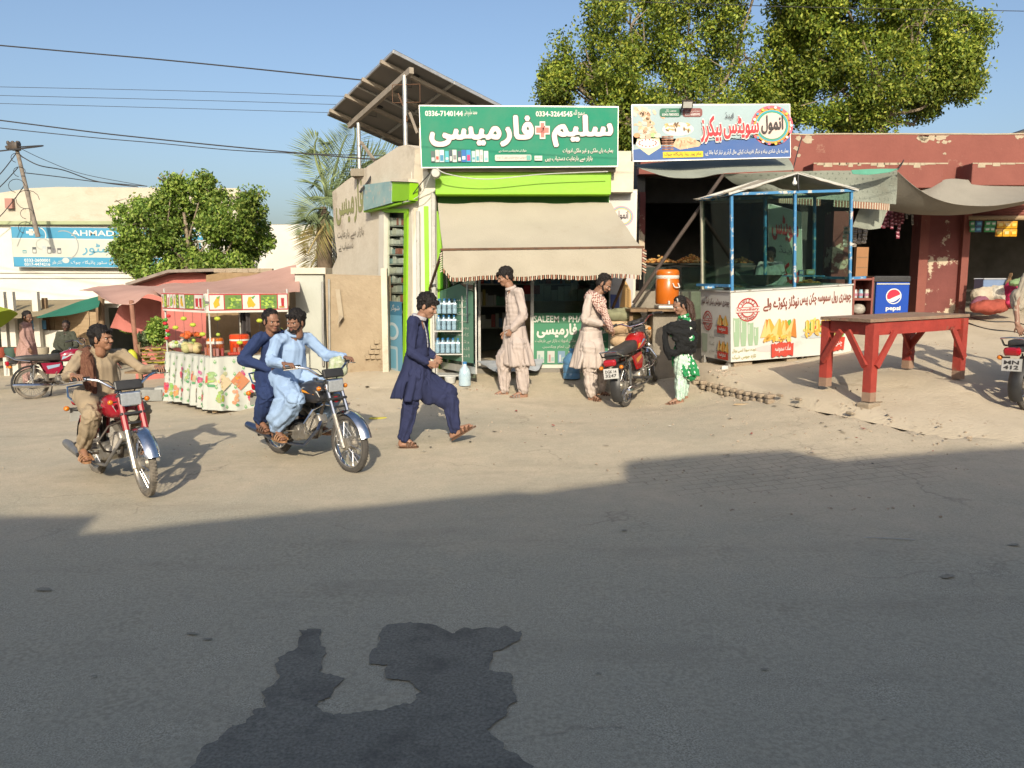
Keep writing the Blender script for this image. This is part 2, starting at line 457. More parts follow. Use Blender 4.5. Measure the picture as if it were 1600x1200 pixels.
def rough_poly(cu,cv,ru,rv,n,amp,rng):
 return [(cu + ru*math.cos(2*PI*k / n)*(1 + rng.uniform(-amp,amp)),cv + rv*math.sin(2*PI*k / n)*(1 + rng.uniform(-amp,amp))) for k in range(n)]
# light and sky
SUN_EL = R(26); SUN_AZ = Vector((0.05,-1.0,0)).normalized()      # towards the sun,behind the photographer
w = bpy.data.worlds.new('World'); SC.world = w; w.use_nodes = True
sky = w.node_tree.nodes.new('ShaderNodeTexSky'); sky.sky_type = 'NISHITA'; sky.sun_disc = False
sky.sun_elevation = SUN_EL; sky.sun_rotation = PI; sky.air_density = 1.0; sky.dust_density = 3.9; sky.ozone_density = 2.2; sky.altitude = 100
w.node_tree.links.new(sky.outputs[0],w.node_tree.nodes['Background'].inputs[0])
w.node_tree.nodes['Background'].inputs[1].default_value = SKY_STRENGTH = 0.125
sl = bpy.data.lights.new('sun','SUN'); sl.energy = 4.1; sl.angle = R(.55); sl.color = (1.0,.885,.70)
so = bpy.data.objects.new('sun',sl); COL.objects.link(so)
sdir = -(SUN_AZ*math.cos(SUN_EL) + Vector((0,0,math.sin(SUN_EL))))
so.rotation_euler = sdir.to_track_quat('-Z','Y').to_euler(); so.location = (0,-5,12)
SC.view_settings.view_transform = 'Standard'; SC.view_settings.look = 'None'; SC.view_settings.exposure = 0.47; SC.view_settings.gamma = 1
SC.cycles.max_bounces = 6; SC.cycles.diffuse_bounces = 3; SC.cycles.transparent_max_bounces = 16; SC.cycles.glossy_bounces = 3
SC.cycles.caustics_reflective = False; SC.cycles.caustics_refractive = False
try: SC.cycles.use_denoising = True
except Exception: pass
# shared materials
M_PRINT = vcol_mat('print_vinyl',rough=.6,spec=.15,dirt=.13,dsc=2.2,bump=.5,bsc=2.2)
M_CLOTHP = vcol_mat('print_cloth',rough=.85,dirt=.10,dsc=6,bump=.2)
M_GLOSSP = vcol_mat('gloss_print',rough=.25,dirt=.05,coat=.3)
M_PLAST = mat('lime_plaster',(.76,.70,.58),(.64,.57,.45),3,.9,.35,14,stain=(.36,.29,.21),ssc=1.1,sthr=.56,swid=.18,c2w=.5)
M_WHITE = mat('whitewash',(.76,.74,.66),(.68,.65,.56),2,.85,.15,20,stain=(.45,.40,.31),ssc=1.4,sthr=.66,swid=.2)
M_GREENP = mat('lime_green_paint',(.28,.60,.01),(.24,.52,.01),2,.5,.08,20,stain=(.42,.62,.2),ssc=3,sthr=.74,swid=.05)
M_RED = mat('red_oxide_paint',(.215,.073,.056),(.17,.055,.043),2.2,.85,.3,18,stain=(.36,.24,.17),ssc=2.1,sthr=.60,swid=.12,c2w=.5)
M_REDW = mat('peeled_red_paint',(.165,.05,.043),(.13,.038,.033),3,.8,.3,18,stain=(.44,.37,.27),ssc=2.6,sthr=.555,swid=.035)
M_CONC = mat('raw_concrete',(.34,.30,.24),(.25,.22,.17),4,.9,.4,25)
M_DARKWALL = mat('dark_interior_wall',(.10,.095,.085),(.06,.058,.05),3,.9)  # two dark grey tones for the inside of the shop row
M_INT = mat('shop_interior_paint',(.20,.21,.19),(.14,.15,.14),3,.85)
M_TILE = mat('floor_cement',(.22,.2,.17),(.16,.15,.13),5,.8)
M_STEEL = mat('galvanised_steel',(.55,.55,.53),(.42,.41,.38),8,.42,metal=.7)
M_RUST = mat('rusty_iron',(.13,.065,.035),(.07,.04,.025),14,.8,.2,40)
M_DKMET = mat('dark_iron',(.045,.042,.04),(.08,.06,.045),12,.55,metal=.4)
M_BLACK = mat('black_plastic',(.02,.02,.022),(.035,.035,.035),10,.45)
M_RUBBER = mat('tyre_rubber',(.035,.034,.032),(.15,.13,.105),9,.9,.2,60,c2w=.7)
M_CHROME = mat('chrome',(.75,.76,.78),(.55,.55,.55),20,.16,metal=1.0)
M_ALU = mat('cast_aluminium',(.42,.41,.39),(.30,.27,.22),22,.45,.15,60,metal=.75)
M_WOOD = mat('old_wood',(.24,.16,.09),(.14,.09,.05),6,.8,.3,30,stretch=(1,1,.25))
M_WOODL = mat('pale_planks',(.46,.34,.21),(.36,.25,.14),5,.8,.2,20,stretch=(.4,.4,3))
M_BLUEP = mat('blue_frame_paint',(.05,.22,.46),(.07,.27,.52),4,.6,stain=(.60,.60,.56),ssc=7,sthr=.54,swid=.04)
M_WHITEP = mat('white_frame_paint',(.62,.63,.60),(.5,.5,.46),6,.5,stain=(.30,.24,.18),ssc=9,sthr=.62,swid=.05)
M_GLASSG = glass('green_pane',(.60,.74,.68),.05)
M_GLASSC = glass('clear_pane',(.82,.88,.86),.05)
M_SOLAR = mat('solar_backsheet',(.20,.195,.18),(.17,.16,.15),2,.6)
M_SOLARF = mat('solar_cells',(.01,.015,.04),None,rough=.15)
M_WIRE = mat('black_wire',(.03,.03,.032),None,rough=.6)
# the ground: one sheet out to the horizon
def road_material():
 m = bpy.data.materials.new('dusty_asphalt'); m.use_nodes = True; nt = m.node_tree; L = nt.links; b = nt.nodes['Principled BSDF']
 tc = nn(nt,'ShaderNodeTexCoord'); V = tc.outputs['Object']
 sx = nn(nt,'ShaderNodeSeparateXYZ'); L.new(V,sx.inputs[0])
 def noi(sc,det=8,ro=.6,vec=V):
  n = nn(nt,'ShaderNodeTexNoise'); n.inputs['Scale'].default_value = sc; n.inputs['Detail'].default_value = det; n.inputs['Roughness'].default_value = ro; L.new(vec,n.inputs['Vector']); return n.outputs[0]
 def mr(x,a,bb,c=0,d=1):
  r = nn(nt,'ShaderNodeMapRange'); r.inputs[1].default_value = a; r.inputs[2].default_value = bb; r.inputs[3].default_value = c; r.inputs[4].default_value = d; L.new(x,r.inputs[0]); return r.outputs[0]
 def ma(op,x,y,cl=False):
  n = nn(nt,'ShaderNodeMath',operation=op,use_clamp=cl)
  for i,q in enumerate((x,y)):
   if isinstance(q,(int,float)): n.inputs[i].default_value = q
   else: L.new(q,n.inputs[i])
  return n.outputs[0]
 def mix(f,a,bcol):
  n = nn(nt,'ShaderNodeMix',data_type='RGBA')
  L.new(f,n.inputs[0])
  for i,q in ((6,a),(7,bcol)):
   if isinstance(q,tuple): n.inputs[i].default_value = (*q,1)
   else: L.new(q,n.inputs[i])
  return n.outputs[2]
 # asphalt with worn aggregate
 asp = mix(mr(noi(130,3,.7),.36,.66),(.24,.222,.168),(.575,.53,.41))
 asp = mix(mr(noi(2.6,8,.65),.35,.65),asp,mix(mr(noi(45,4),.4,.6),(.32,.295,.222),(.45,.41,.312)))
 # drifted dust, thicker on the right; Y ramp also paints the sunlit zone paler
 drift_and_sun = ma('ADD',mr(sx.outputs['Y'],3.4,7.0,-.42,.70),mr(sx.outputs['X'],-1.0,5.5,0,.30))
 dust = ma('ADD',drift_and_sun,mr(noi(.9,9,.7),.3,.7,-.42,.42),True)
 sand = mix(mr(noi(5.5,9,.7),.35,.65),(.58,.49,.36),(.47,.40,.295))
 sand = mix(mr(noi(60,4),.55,.72),sand,(.34,.28,.20))
 col = mix(mr(dust,.05,1.0,.0,.88),asp,sand)
 # dark oil spots and tyre-rubbed streaks
 mp = nn(nt,'ShaderNodeMapping'); mp.inputs['Rotation'].default_value = (0,0,.12); mp.inputs['Scale'].default_value = (.5,1.7,1); L.new(V,mp.inputs[0])
 col = mix(ma('MULTIPLY',mr(noi(1.1,5,.6,mp.outputs[0]),.54,.72),.25),col,(.17,.15,.115))
 col = mix(ma('MULTIPLY',mr(noi(3.1,6,.7),.69,.74),.35),col,(.11,.10,.085))
 # fine cracks
 vo = nn(nt,'ShaderNodeTexVoronoi',feature='DISTANCE_TO_EDGE'); vo.inputs['Scale'].default_value = .55
 wv = nn(nt,'ShaderNodeTexNoise'); wv.inputs['Scale'].default_value = 2.0; wv.inputs['Detail'].default_value = 8; L.new(V,wv.inputs['Vector'])
 ad = nn(nt,'ShaderNodeVectorMath',operation='ADD'); L.new(V,ad.inputs[0]); L.new(wv.outputs[1],ad.inputs[1]); L.new(ad.outputs[0],vo.inputs['Vector'])
 cr = ma('MULTIPLY',mr(vo.outputs[0],.0,.012,1,0),mr(noi(.5,2),.52,.62))
 col = mix(ma('MULTIPLY',cr,.3),col,(.06,.055,.05))
 # patch of brick paving showing through the dust on the right
 c0 = ghit(1150,735)
 bt = nn(nt,'ShaderNodeTexBrick'); bt.inputs['Scale'].default_value = 1; bt.inputs['Brick Width'].default_value = .23; bt.inputs['Row Height'].default_value = .115; bt.inputs['Mortar Size'].default_value = .007
 mpb = nn(nt,'ShaderNodeMapping'); mpb.inputs['Rotation'].default_value = (0,0,-.22); L.new(V,mpb.inputs[0]); L.new(mpb.outputs[0],bt.inputs['Vector'])
 dx = ma('POWER',ma('ABSOLUTE',ma('MULTIPLY',ma('SUBTRACT',sx.outputs['X'],c0.x + .25),.62),0),2)
 dy = ma('POWER',ma('ABSOLUTE',ma('MULTIPLY',ma('SUBTRACT',sx.outputs['Y'],c0.y),1.35),0),2)
 pm = ma('MULTIPLY',ma('ADD',ma('SUBTRACT',1.0,ma('ADD',dx,dy)),mr(noi(2.0),.3,.7,-.5,.5)),2.0,True)
 bl = ma('MULTIPLY',pm,bt.outputs['Fac'])
 col = mix(ma('MULTIPLY',bl,.33),col,(.12,.105,.085))
 L.new(col,b.inputs['Base Color']); b.inputs['Roughness'].default_value = .88; b.inputs['Specular IOR Level'].default_value = .25
 h = ma('ADD',ma('MULTIPLY',noi(150,4,.75),.9),ma('MULTIPLY',noi(14,6),.9)); h = ma('SUBTRACT',h,ma('MULTIPLY',bl,.5)); h = ma('SUBTRACT',h,ma('MULTIPLY',cr,.5))
 bp = nn(nt,'ShaderNodeBump'); bp.inputs['Strength'].default_value = .55; bp.inputs['Distance'].default_value = .012
 L.new(h,bp.inputs['Height']); L.new(bp.outputs[0],b.inputs['Normal'])
 return m
MATS['road'] = road_material()
def axis_steps(lo,a,b,hi,step):
 mid = list(np.arange(a,b + 1e-6,step)); out = []; x = a; s = step
 while x > lo: s *= 1.35; x -= s; out.append(max(x,lo))
 out = out[::-1] + mid; x = b; s = step
 while x < hi: s *= 1.35; x += s; out.append(min(x,hi))
 return np.array(out)
def bumpn(x,y,s): return np.array([noise.noise(Vector((a*s,b*s,0))) for a,b in zip(x.ravel(),y.ravel())]).reshape(x.shape)
def ground():
 xs = axis_steps(-900,-14,12,900,.16); ys = axis_steps(-400,2,15,1500,.14)
 X,Y = np.meshgrid(xs,ys); Z = gzn(X,Y)
 near = (np.abs(X) < 16) & (Y < 18)
 Z = Z + np.where(near,bumpn(X,Y,.9)*.018 + bumpn(X,Y,3.3)*.006,0)
 ky = np.interp(X,KX,KY); Z = Z - np.where((X > KX[0] + .05) & (Y > ky + .06) & (X < 13) & (Y < 16),.05,0)
 V = np.stack([X,Y,Z],-1).reshape(-1,3); nx = len(xs); ny = len(ys)
 i = np.arange(nx - 1); j = np.arange(ny - 1); I,J = np.meshgrid(i,j); a = (J*nx + I).ravel()
 F = np.stack([a,a + 1,a + nx + 1,a + nx],-1)
 tag(mesh_np('road',V,F,'road'),kind='structure')
ground()
M_DIRT = mat('dry_dirt',(.50,.43,.32),(.42,.355,.26),2.0,.95,.32,26,stain=(.38,.315,.225),ssc=2.5,sthr=.58,swid=.12,bd=.03,c2w=.45)
def verge():
 xs = np.concatenate([np.arange(KX[0] + .02,12,.09)]); t = np.concatenate([[0,.03,.07,.12],np.linspace(.2,1,60) ** 1.15*1])
 V = []
 for x in xs:
  k = float(np.interp(x,KX,KY));
  if x > KX[-1]: k = k - (x - KX[-1])*.62
  y1 = 15.5
  for q in t:
   y = k + .03 + q*(y1 - k)
   h = float(gzn(x,y))
   edge = min(1,q / .045) if x > KX[3] else min(1,.3 + q / .02)
   lift = float(verge_lift(x,k + .2 if y < k + .2 else y)) if x < KX[-1] else .02
   if x > KX[-1] - .8: lift = max(lift,.018)
   e2 = min(1,(x - xs[0]) / .12)
   n = noise.noise(Vector((x*1.1,y*1.1,3)))*.03 + noise.noise(Vector((x*4,y*4,5)))*.014 + noise.noise(Vector((x*11,y*11,9)))*.006
   back = 1.0 if y < 13 else max(0,1 - (y - 13) / 2)
   V.append((x,y,h + (noise.noise(Vector((x*.9,y*.9,0)))*.018 + noise.noise(Vector((x*3.3,y*3.3,0)))*.006) - (.022 if q == 0 else 0) + lift*edge*e2 + (n*min(1,q*9)*.9)*back + .008))
 m = len(t); n = len(xs)
 F = [(i*m + j,(i + 1)*m + j,(i + 1)*m + j + 1,i*m + j + 1) for i in range(n - 1) for j in range(m - 1)]
 tag(mesh_np('dirt_verge',V,F,'dry_dirt'),kind='structure')
verge()
# sandy strip drifted against the shop fronts on the left of the pharmacy
def sand_strip():
 out = [ghit(x,y) for x,y in ((470,583),(520,578),(607,572),(680,590),(688,606),(640,612),(625,640),(600,655),(575,650),(540,648),(500,640),(480,620))]
 cx = sum(p.x for p in out) / len(out); cy = sum(p.y for p in out) / len(out)
 V = []; F = []; nr = 10; pts = []
 for i in range(len(out)):
  a = out[i]; b = out[(i + 1) % len(out)]
  for k in range(8):
   q = a.lerp(b,k / 8); j = noise.noise(q*3)*.18; pts.append((q.x + (q.x - cx)*j,q.y + (q.y - cy)*j))
 n = len(pts)
 for r in range(nr + 1):
  t = r / nr
  for (x,y) in pts:
   xx = cx + (x - cx)*(1 - t*.97); yy = cy + (y - cy)*(1 - t*.97)
   h = min(1,t*3)*(.02 + .05*max(0,noise.noise(Vector((xx*1.6,yy*1.6,1)))) + .012*noise.noise(Vector((xx*9,yy*9,1))))
   V.append((xx,yy,float(gzn(xx,yy)) + h - .004 + .006*min(1,t*5)))
 for r in range(nr):
  for k in range(n): F.append((r*n + k,r*n + (k + 1) % n,(r + 1)*n + (k + 1) % n,(r + 1)*n + k))
 tag(mesh_np('sand_drift',V,F,'dry_dirt'),kind='structure')
sand_strip()
# kerb of laid bricks that edges the verge
M_BRICK = mat('dusty_brick',(.295,.235,.17),(.25,.195,.14),12,.95,.5,60,stain=(.30,.25,.18),ssc=5,sthr=.45,swid=.2)
def kerb():
 mb = MB(M_BRICK); pts = []
 for i in range(len(KX) - 1):
  for k in range(10): pts.append((KX[i] + (KX[i + 1] - KX[i])*k / 10,KY[i] + (KY[i + 1] - KY[i])*k / 10))
 acc = 0; last = pts[0]; rr = random.Random(3)
 for p in pts[1:]:
  dx = p[0] - last[0]; dy = p[1] - last[1]; l = math.hypot(dx,dy); acc += l
  if acc > .105:
   acc = 0; x,y = p; a = math.atan2(dy,dx) + rr.uniform(-.08,.08)
   lift = float(np.interp(x,[KX[0],KX[2],KX[3],KX[5],KX[7]],[.19,.18,.12,.05,.03])); z = float(gzn(x,y))
   if rr.random() < (.10 if lift > .115 else .8): last = p; continue
   if lift <= .115 and x > KX[3] + .5: last = p; continue
   if lift > .115:
    mb.box((x,y + .02,z + .01),(.085,.13,.06),rot=a,bev=.016); mb.box((x + rr.uniform(-.01,.01),y + .05,z + .01 + .058),(.082,.13,.055),rot=a + rr.uniform(-.12,.12),bev=.016)
   else:
    mb.box((x,y + .03,z + lift - .022),(.085,.035,.03),rot=a + rr.uniform(-.15,.15),bev=.01)
  last = p
 tag(mb.build('kerb'),kind='structure')
kerb()
# wet patch on the asphalt in the foreground
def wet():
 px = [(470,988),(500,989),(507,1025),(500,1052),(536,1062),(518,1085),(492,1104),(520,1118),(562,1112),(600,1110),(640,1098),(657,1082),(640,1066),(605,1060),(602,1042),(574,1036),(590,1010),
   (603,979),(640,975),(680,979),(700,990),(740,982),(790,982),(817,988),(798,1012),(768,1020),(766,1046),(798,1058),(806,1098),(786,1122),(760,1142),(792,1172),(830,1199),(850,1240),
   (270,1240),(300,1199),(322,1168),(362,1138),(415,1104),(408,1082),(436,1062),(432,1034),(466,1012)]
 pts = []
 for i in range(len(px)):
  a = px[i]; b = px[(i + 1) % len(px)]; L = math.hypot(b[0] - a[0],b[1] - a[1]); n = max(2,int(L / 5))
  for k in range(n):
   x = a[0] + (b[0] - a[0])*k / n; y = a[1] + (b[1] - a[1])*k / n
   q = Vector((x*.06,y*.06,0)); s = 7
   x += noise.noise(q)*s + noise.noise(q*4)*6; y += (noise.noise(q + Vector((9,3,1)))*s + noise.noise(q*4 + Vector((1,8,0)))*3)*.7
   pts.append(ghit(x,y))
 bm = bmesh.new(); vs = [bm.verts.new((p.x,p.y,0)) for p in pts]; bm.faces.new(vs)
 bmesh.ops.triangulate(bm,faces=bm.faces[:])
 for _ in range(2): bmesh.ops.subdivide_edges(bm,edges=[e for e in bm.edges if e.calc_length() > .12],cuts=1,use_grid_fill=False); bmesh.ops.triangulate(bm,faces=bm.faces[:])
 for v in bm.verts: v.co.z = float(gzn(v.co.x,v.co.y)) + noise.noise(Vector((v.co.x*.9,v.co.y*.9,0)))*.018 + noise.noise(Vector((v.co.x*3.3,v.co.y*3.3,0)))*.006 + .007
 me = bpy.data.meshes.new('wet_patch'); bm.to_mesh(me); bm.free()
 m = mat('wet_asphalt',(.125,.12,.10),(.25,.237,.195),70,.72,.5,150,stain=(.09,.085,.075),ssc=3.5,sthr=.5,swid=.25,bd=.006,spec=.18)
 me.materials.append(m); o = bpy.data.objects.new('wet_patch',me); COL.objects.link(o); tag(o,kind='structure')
wet()
def small_spots():
 mb = MB(mat('oil_spot',(.19,.175,.135),(.30,.28,.22),60,.85)); rr = random.Random(5)
 for (x,y,rx,ry) in ((68,922,14,3),(300,994,14,2),(325,1002,9,2),(1480,903,13,3),(975,832,6,1.6),(1195,1048,7,2),(935,1055,5,1.5),(148,1062,6,1.5),(1380,1128,4,1.5),(1585,850,12,2)):
  n = 22; vs = [ghit(x + rx*math.cos(2*PI*k / n)*rr.uniform(.5,1.15),y + ry*math.sin(2*PI*k / n)*rr.uniform(.5,1.15)) for k in range(n)]
  mb.add([(p.x,p.y,p.z + noise.noise(Vector((p.x*.9,p.y*.9,0)))*.018 + noise.noise(Vector((p.x*3.3,p.y*3.3,0)))*.006 + .009) for p in vs],[tuple(range(n))])
 tag(mb.build('oil_spots'),kind='stuff')
small_spots()
# loose stones and litter
def stones():
 mb = MB(mat('loose_stone',(.42,.35,.27),(.28,.22,.16),12,.95,.4,50)); rr = random.Random(11)
 def st(x,y,s,z=None):
  n = 6; z = g(x,y) if z is None else z
  M3 = Matrix.Rotation(rr.uniform(0,6),3,'Z')
  b = len(mb.v); mb.ell((x,y,z + s*.25),(s*rr.uniform(.6,1.2),s*rr.uniform(.5,1),s*rr.uniform(.35,.7)),M3,seg=6,rings=4,smooth=False)
  for k in range(b,len(mb.v)):
   v = Vector(mb.v[k]); mb.v[k] = tuple(v + Vector((rr.uniform(-1,1),rr.uniform(-1,1),rr.uniform(-1,1)))*s*.18)
 for (cx,cy,rx,ry,n,s) in ((598,632,30,6,60,.014),(560,605,40,14,70,.012),(1150,628,60,6,25,.012),(1300,655,120,18,50,.009),(1420,640,130,40,110,.010),(1540,660,50,25,40,.014),
        (1480,540,90,30,90,.010),(900,660,260,40,140,.008),(1200,650,200,40,120,.009),(740,605,60,8,30,.01),(340,690,260,50,90,.007),(1130,605,30,10,30,.02),(1250,760,260,40,120,.008)):
  for _ in range(n):
   p = ghit(cx + rr.gauss(0,rx*.6),cy + rr.gauss(0,ry*.6)); st(p.x,p.y,s*rr.uniform(.5,1.8))
 tag(mb.build('loose_stones'),kind='stuff')
 lt = MB(vcol_mat('litter_scraps',.7,.2))
 for _ in range(150):
  cx,cy,rx,ry = rr.choice(((1300,560,220,60),(900,680,300,40),(1400,680,180,30),(560,630,70,25),(700,605,60,10)))
  p = ghit(cx + rr.gauss(0,rx*.6),cy + rr.gauss(0,ry*.6)); s = rr.uniform(.008,.028); a = rr.uniform(0,6)
  c = rr.choice(((.7,.68,.6),(.6,.5,.35),(.12,.1,.08),(.12,.1,.08),(.3,.22,.14),(.5,.1,.08),(.65,.6,.5)))
  z = g(p.x,p.y) + .012
  lt.add([(p.x + s*math.cos(a + q)*e,p.y + s*math.sin(a + q)*e,z + rr.uniform(0,.014)) for q,e in ((0,1.6),(1.7,.7),(3.1,1.5),(4.6,.8))],[(0,1,2,3)],col=c)
 tag(lt.build('litter_scraps'),kind='stuff')
stones()
def one_litter(name,label,cat,x,y,pts,col,h=.02):
 p = ghit(x,y); z = g(p.x,p.y) + .004
 mb = MB(vcol_mat('litter_scraps')); n = len(pts)
 vs = [(p.x + a,p.y + b,z) for a,b in pts] + [(p.x + a*.8,p.y + b*.8,z + h) for a,b in pts]
 mb.add(vs,[tuple(range(n,2*n))] + [(i,(i + 1) % n,n + (i + 1) % n,n + i) for i in range(n)],col=col,smooth=True)
 o = mb.build(name); tag(o,label,cat)
one_litter('banana_skin','yellow green banana skin lying on the sand right of the middle motorcycle','banana skin',590,655,[(-.11,-.02),(-.03,-.035),(.06,-.01),(.12,.03),(.05,.02),(-.02,.015),(-.1,.01)],(.55,.50,.05))
one_litter('wood_splinter','short pale wood splinter lying at the foot of the brick kerb','wood scrap',1165,633,[(-.16,-.015),(.14,-.005),(.15,.02),(-.14,.012)],(.52,.38,.22),.015)
one_litter('stick','thin dry stick lying on the dirt below the near leg of the red table','stick',1362,634,[(-.14,-.008),(.14,.0),(.14,.012),(-.13,.006)],(.16,.11,.07),.012)
one_litter('plastic_scrap','crumpled clear plastic scrap on top of the brick kerb','plastic scrap',1132,592,[(-.05,-.02),(.0,-.03),(.05,.0),(.02,.04),(-.04,.03)],(.75,.73,.7),.05)
one_litter('white_straw','thin white straw lying in the shade at the right of the road','straw',1390,843,[(-.16,.035),(-.15,.03),(.16,-.02),(.16,-.012)],(.62,.62,.6),.006)
# the house behind the photographer; its roofline throws the big shadow
def house_behind():
 t = thing('house_block','tall plastered house across the road whose roofline shades the asphalt','building',(0,-4.2,0))
 edge = [(-500,806),(-200,807),(0,806),(152,804),(128,833),(190,829),(260,820),(500,797),(700,778),(803,768),(838,771),(880,764),(974,751),(976,726),(984,719),(1100,709),(1228,703),(1262,709),(1302,719),(1460,706),(1600,697),(1900,690),(2400,690)]
 te = math.tan(SUN_EL); prof = []
 for (x,y) in edge:
  p = ghit(x,y); k = p.y + 4.2; prof.append((p.x + SUN_AZ.x / -SUN_AZ.y*k,p.z + k*te / (1 / math.hypot(1,SUN_AZ.x / SUN_AZ.y))*1.0))
 base = -.6
 poly = [(-26,base),(26,base),(26,prof[-1][1])] + [q for q in reversed(prof) if abs(q[0]) < 25.9] + [(-26,prof[0][1])]
 M = Matrix.Translation((0,-4.2,0)) @ Matrix.Rotation(PI / 2,4,'X')
 mb = MB(M_PLAST); mb.prism(poly,M,.35); mb.build('wall',t)
 mb = MB(M_TILE); mb.box((0,-8.4,2.4),(50,7.4,.2)); mb.build('roof',t)
 for k in range(5):
  mb = MB(M_WOOD); mb.box((-9.6 + k*4.4,-4.17,1.2),(1.3,.06,2.1)); mb.build('door',t)
house_behind()
# side wall plane of the pharmacy
C0 = Vector((P(646,450,12.0).x,12.0,0)); CD = Vector((-2.27,3.7,0)).normalized(); CN = Vector((-CD.y,CD.x,0)); CN = CN if CN.y < 0 else -CN
def wl(x,y,off=0.0):
 r = ray(x,y); o = C0 + CN*off; k = (o - CAM).dot(CN) / r.dot(CN); return CAM + r*k
def wquad(mb,pts,off0,off1,**kw):
 """polygon picked on the side wall, thickened between two offsets"""
 a = [wl(x,y,off1) for x,y in pts]; n = len(a)
 vs = a + [p + CN*(off0 - off1) for p in a]
 return mb.add(vs,[tuple(range(n)),tuple(reversed(range(n,2*n)))] + [(i,n + i,n + (i + 1) % n,(i + 1) % n) for i in range(n)],**kw)
def pbox(mb,x0,y0,x1,y1,d,depth,**kw):
 """box whose front face at distance d covers this part of the view"""
 ym = (y0 + y1) / 2; xm = (x0 + x1) / 2
 X0 = P(x0,ym,d).x; X1 = P(x1,ym,d).x; Z1 = P(xm,y0,d).z; Z0 = P(xm,y1,d).z
 return mb.box(((X0 + X1) / 2,d + depth / 2,(Z0 + Z1) / 2),(abs(X1 - X0),depth,abs(Z1 - Z0)),**kw)
def boxes_on_shelf(parent,x0,x1,y,z,dep,rng,hmax,cols=None,name='goods',w=(.04,.13)):
 """a row of cartons standing on a shelf; the whole row is one part"""
 mb = MB(M_GLOSSP); x = x0
 cols = cols or ((.75,.75,.72),(.8,.8,.78),(.65,.7,.72),(.6,.1,.08),(.1,.25,.5),(.72,.6,.2),(.15,.4,.25),(.7,.72,.7))
 while x < x1 - .03:
  ww = rng.uniform(*w); h = rng.uniform(.5,1)*hmax
  if x + ww > x1: break
  mb.box((x + ww / 2,y + rng.uniform(-.01,.02),z + h / 2),(ww*.94,dep,h),col=rng.choice(cols)); x += ww
 return mb.build(name,parent)
PH_Z = .43
def pharmacy():
 t = thing('pharmacy_building','plastered corner shop with lime green fascia and a glass front','building',(0,12,.4))
 rg = random.Random(21)
 # side wall with the painted lettering
 mb = MB(M_PLAST)
 wquad(mb,[(519,600),(519,420),(527,402),(522,360),(519,300),(540,283),(562,268),(596,246),(597,330),(592,600)],-.28,0)
 wquad(mb,[(596,246),(608,238),(622,229),(634,226),(648,231),(646,330),(597,330)],-.28,0)
 wquad(mb,[(634,330),(646,330),(642,590),(633,590)],-.28,0)
 mb.build('side_wall',t)
 # painted words on the side wall
 def wf(o,sx):
  q0 = wl(o[0],o[1]);
  return lambda u,v,off: q0 - CD*u + Vector((0,0,v)) + CN*(off + .004)
 c = Canvas(wf((527,392),1),M_PRINT)
 c.text('فارمیسی',.0,.45,1.35,1.15,(.36,.38,.16),bold=.02,edge=(.22,.22,.16),ew=.012)
 c.text('بازار سے بارعایت',.05,.18,1.35,.36,(.30,.27,.22),bold=.01); c.text('دستیاب ہے',.1,-.02,.85,.14,(.30,.27,.22),bold=.01)
 c.text('سلیم',1.7,.5,2.15,.9,(.35,.38,.10),bold=.02)
 c.build('lettering',t)
 # showcase let into the side wall
 mb = MB(M_INT); wquad(mb,[(590,325),(640,325),(640,590),(590,590)],-.20,-.17); f = mb.build('showcase',t)
 mb = MB(M_GREENP); wquad(mb,[(631,331),(636,331),(633,582),(629,582)],-.06,.03); wquad(mb,[(597,326),(636,326),(636,332),(597,332)],-.06,.03); mb.build('frame',f)
 mb = MB(M_WHITE); wquad(mb,[(592,331),(600,331),(598,582),(590,582)],-.06,.04); mb.build('frame',f)
 mb = MB(M_STEEL)
 for k in range(9):
  y = 352 + k*15; wquad(mb,[(598,y),(633,y + .6),(633,y + 2),(598,y + 1.6)],-.17,-.05)
 mb.build('shelf',f)
 mb = MB(M_GLOSSP)
 for k in range(9):
  x = 599
  while x < 630:
   ww = rg.uniform(3.5,8); h = rg.uniform(7,12); y = 352 + k*15
   wquad(mb,[(x,y - h),(x + ww*.92,y - h),(x + ww*.92,y - .3),(x,y - .3)],-.16,-.07,col=rg.choice(((.62,.62,.58),(.7,.7,.66),(.5,.52,.5),(.45,.15,.12),(.2,.35,.4),(.6,.58,.5),(.7,.7,.66)))); x += ww
 mb.build('medicine_boxes',f)
 def pf(x,y):
  q0 = wl(x,y); return lambda u,v,off: q0 - CD*u + Vector((0,0,v)) + CN*(off + .02)
 W_ = (wl(632,500) - wl(599,500)).length
 c = Canvas(pf(599,582),M_PRINT); H_ = wl(599,470).z - wl(599,582).z
 c.rect(0,0,W_,H_,(.16,.42,.60)).rect(0,H_*.82,W_,H_,(.05,.22,.36)); c.text('شوگر چیک',.05,H_*.86,W_*.9,H_*.96,(.8,.8,.8))
 c.oval(W_*.55,H_*.6,W_*.3,H_*.12,(.6,.72,.78)).oval(W_*.55,H_*.6,W_*.2,H_*.08,(.2,.5,.66)).rrect(W_*.2,.08,W_*.8,H_*.4,.04,(.5,.66,.74)).rrect(W_*.28,.12,W_*.72,H_*.36,.03,(.2,.5,.68))
 c.build('poster',f)
 mb = MB(glass('dusty_pane',(.9,.93,.9),-.06,.1)); wquad(mb,[(599,332),(631,332),(631,470),(599,470)],-.03,-.024); mb.build('pane',f)
 # little sign box over the showcase
 mb = MB(mat('faded_teal_board',(.25,.42,.44),(.36,.50,.48),5,.6,stain=(.5,.5,.44),ssc=6,sthr=.55,swid=.1)); wquad(mb,[(567,289),(612,283),(611,317),(568,329)],.0,.15); mb.build('fascia_panel',t)
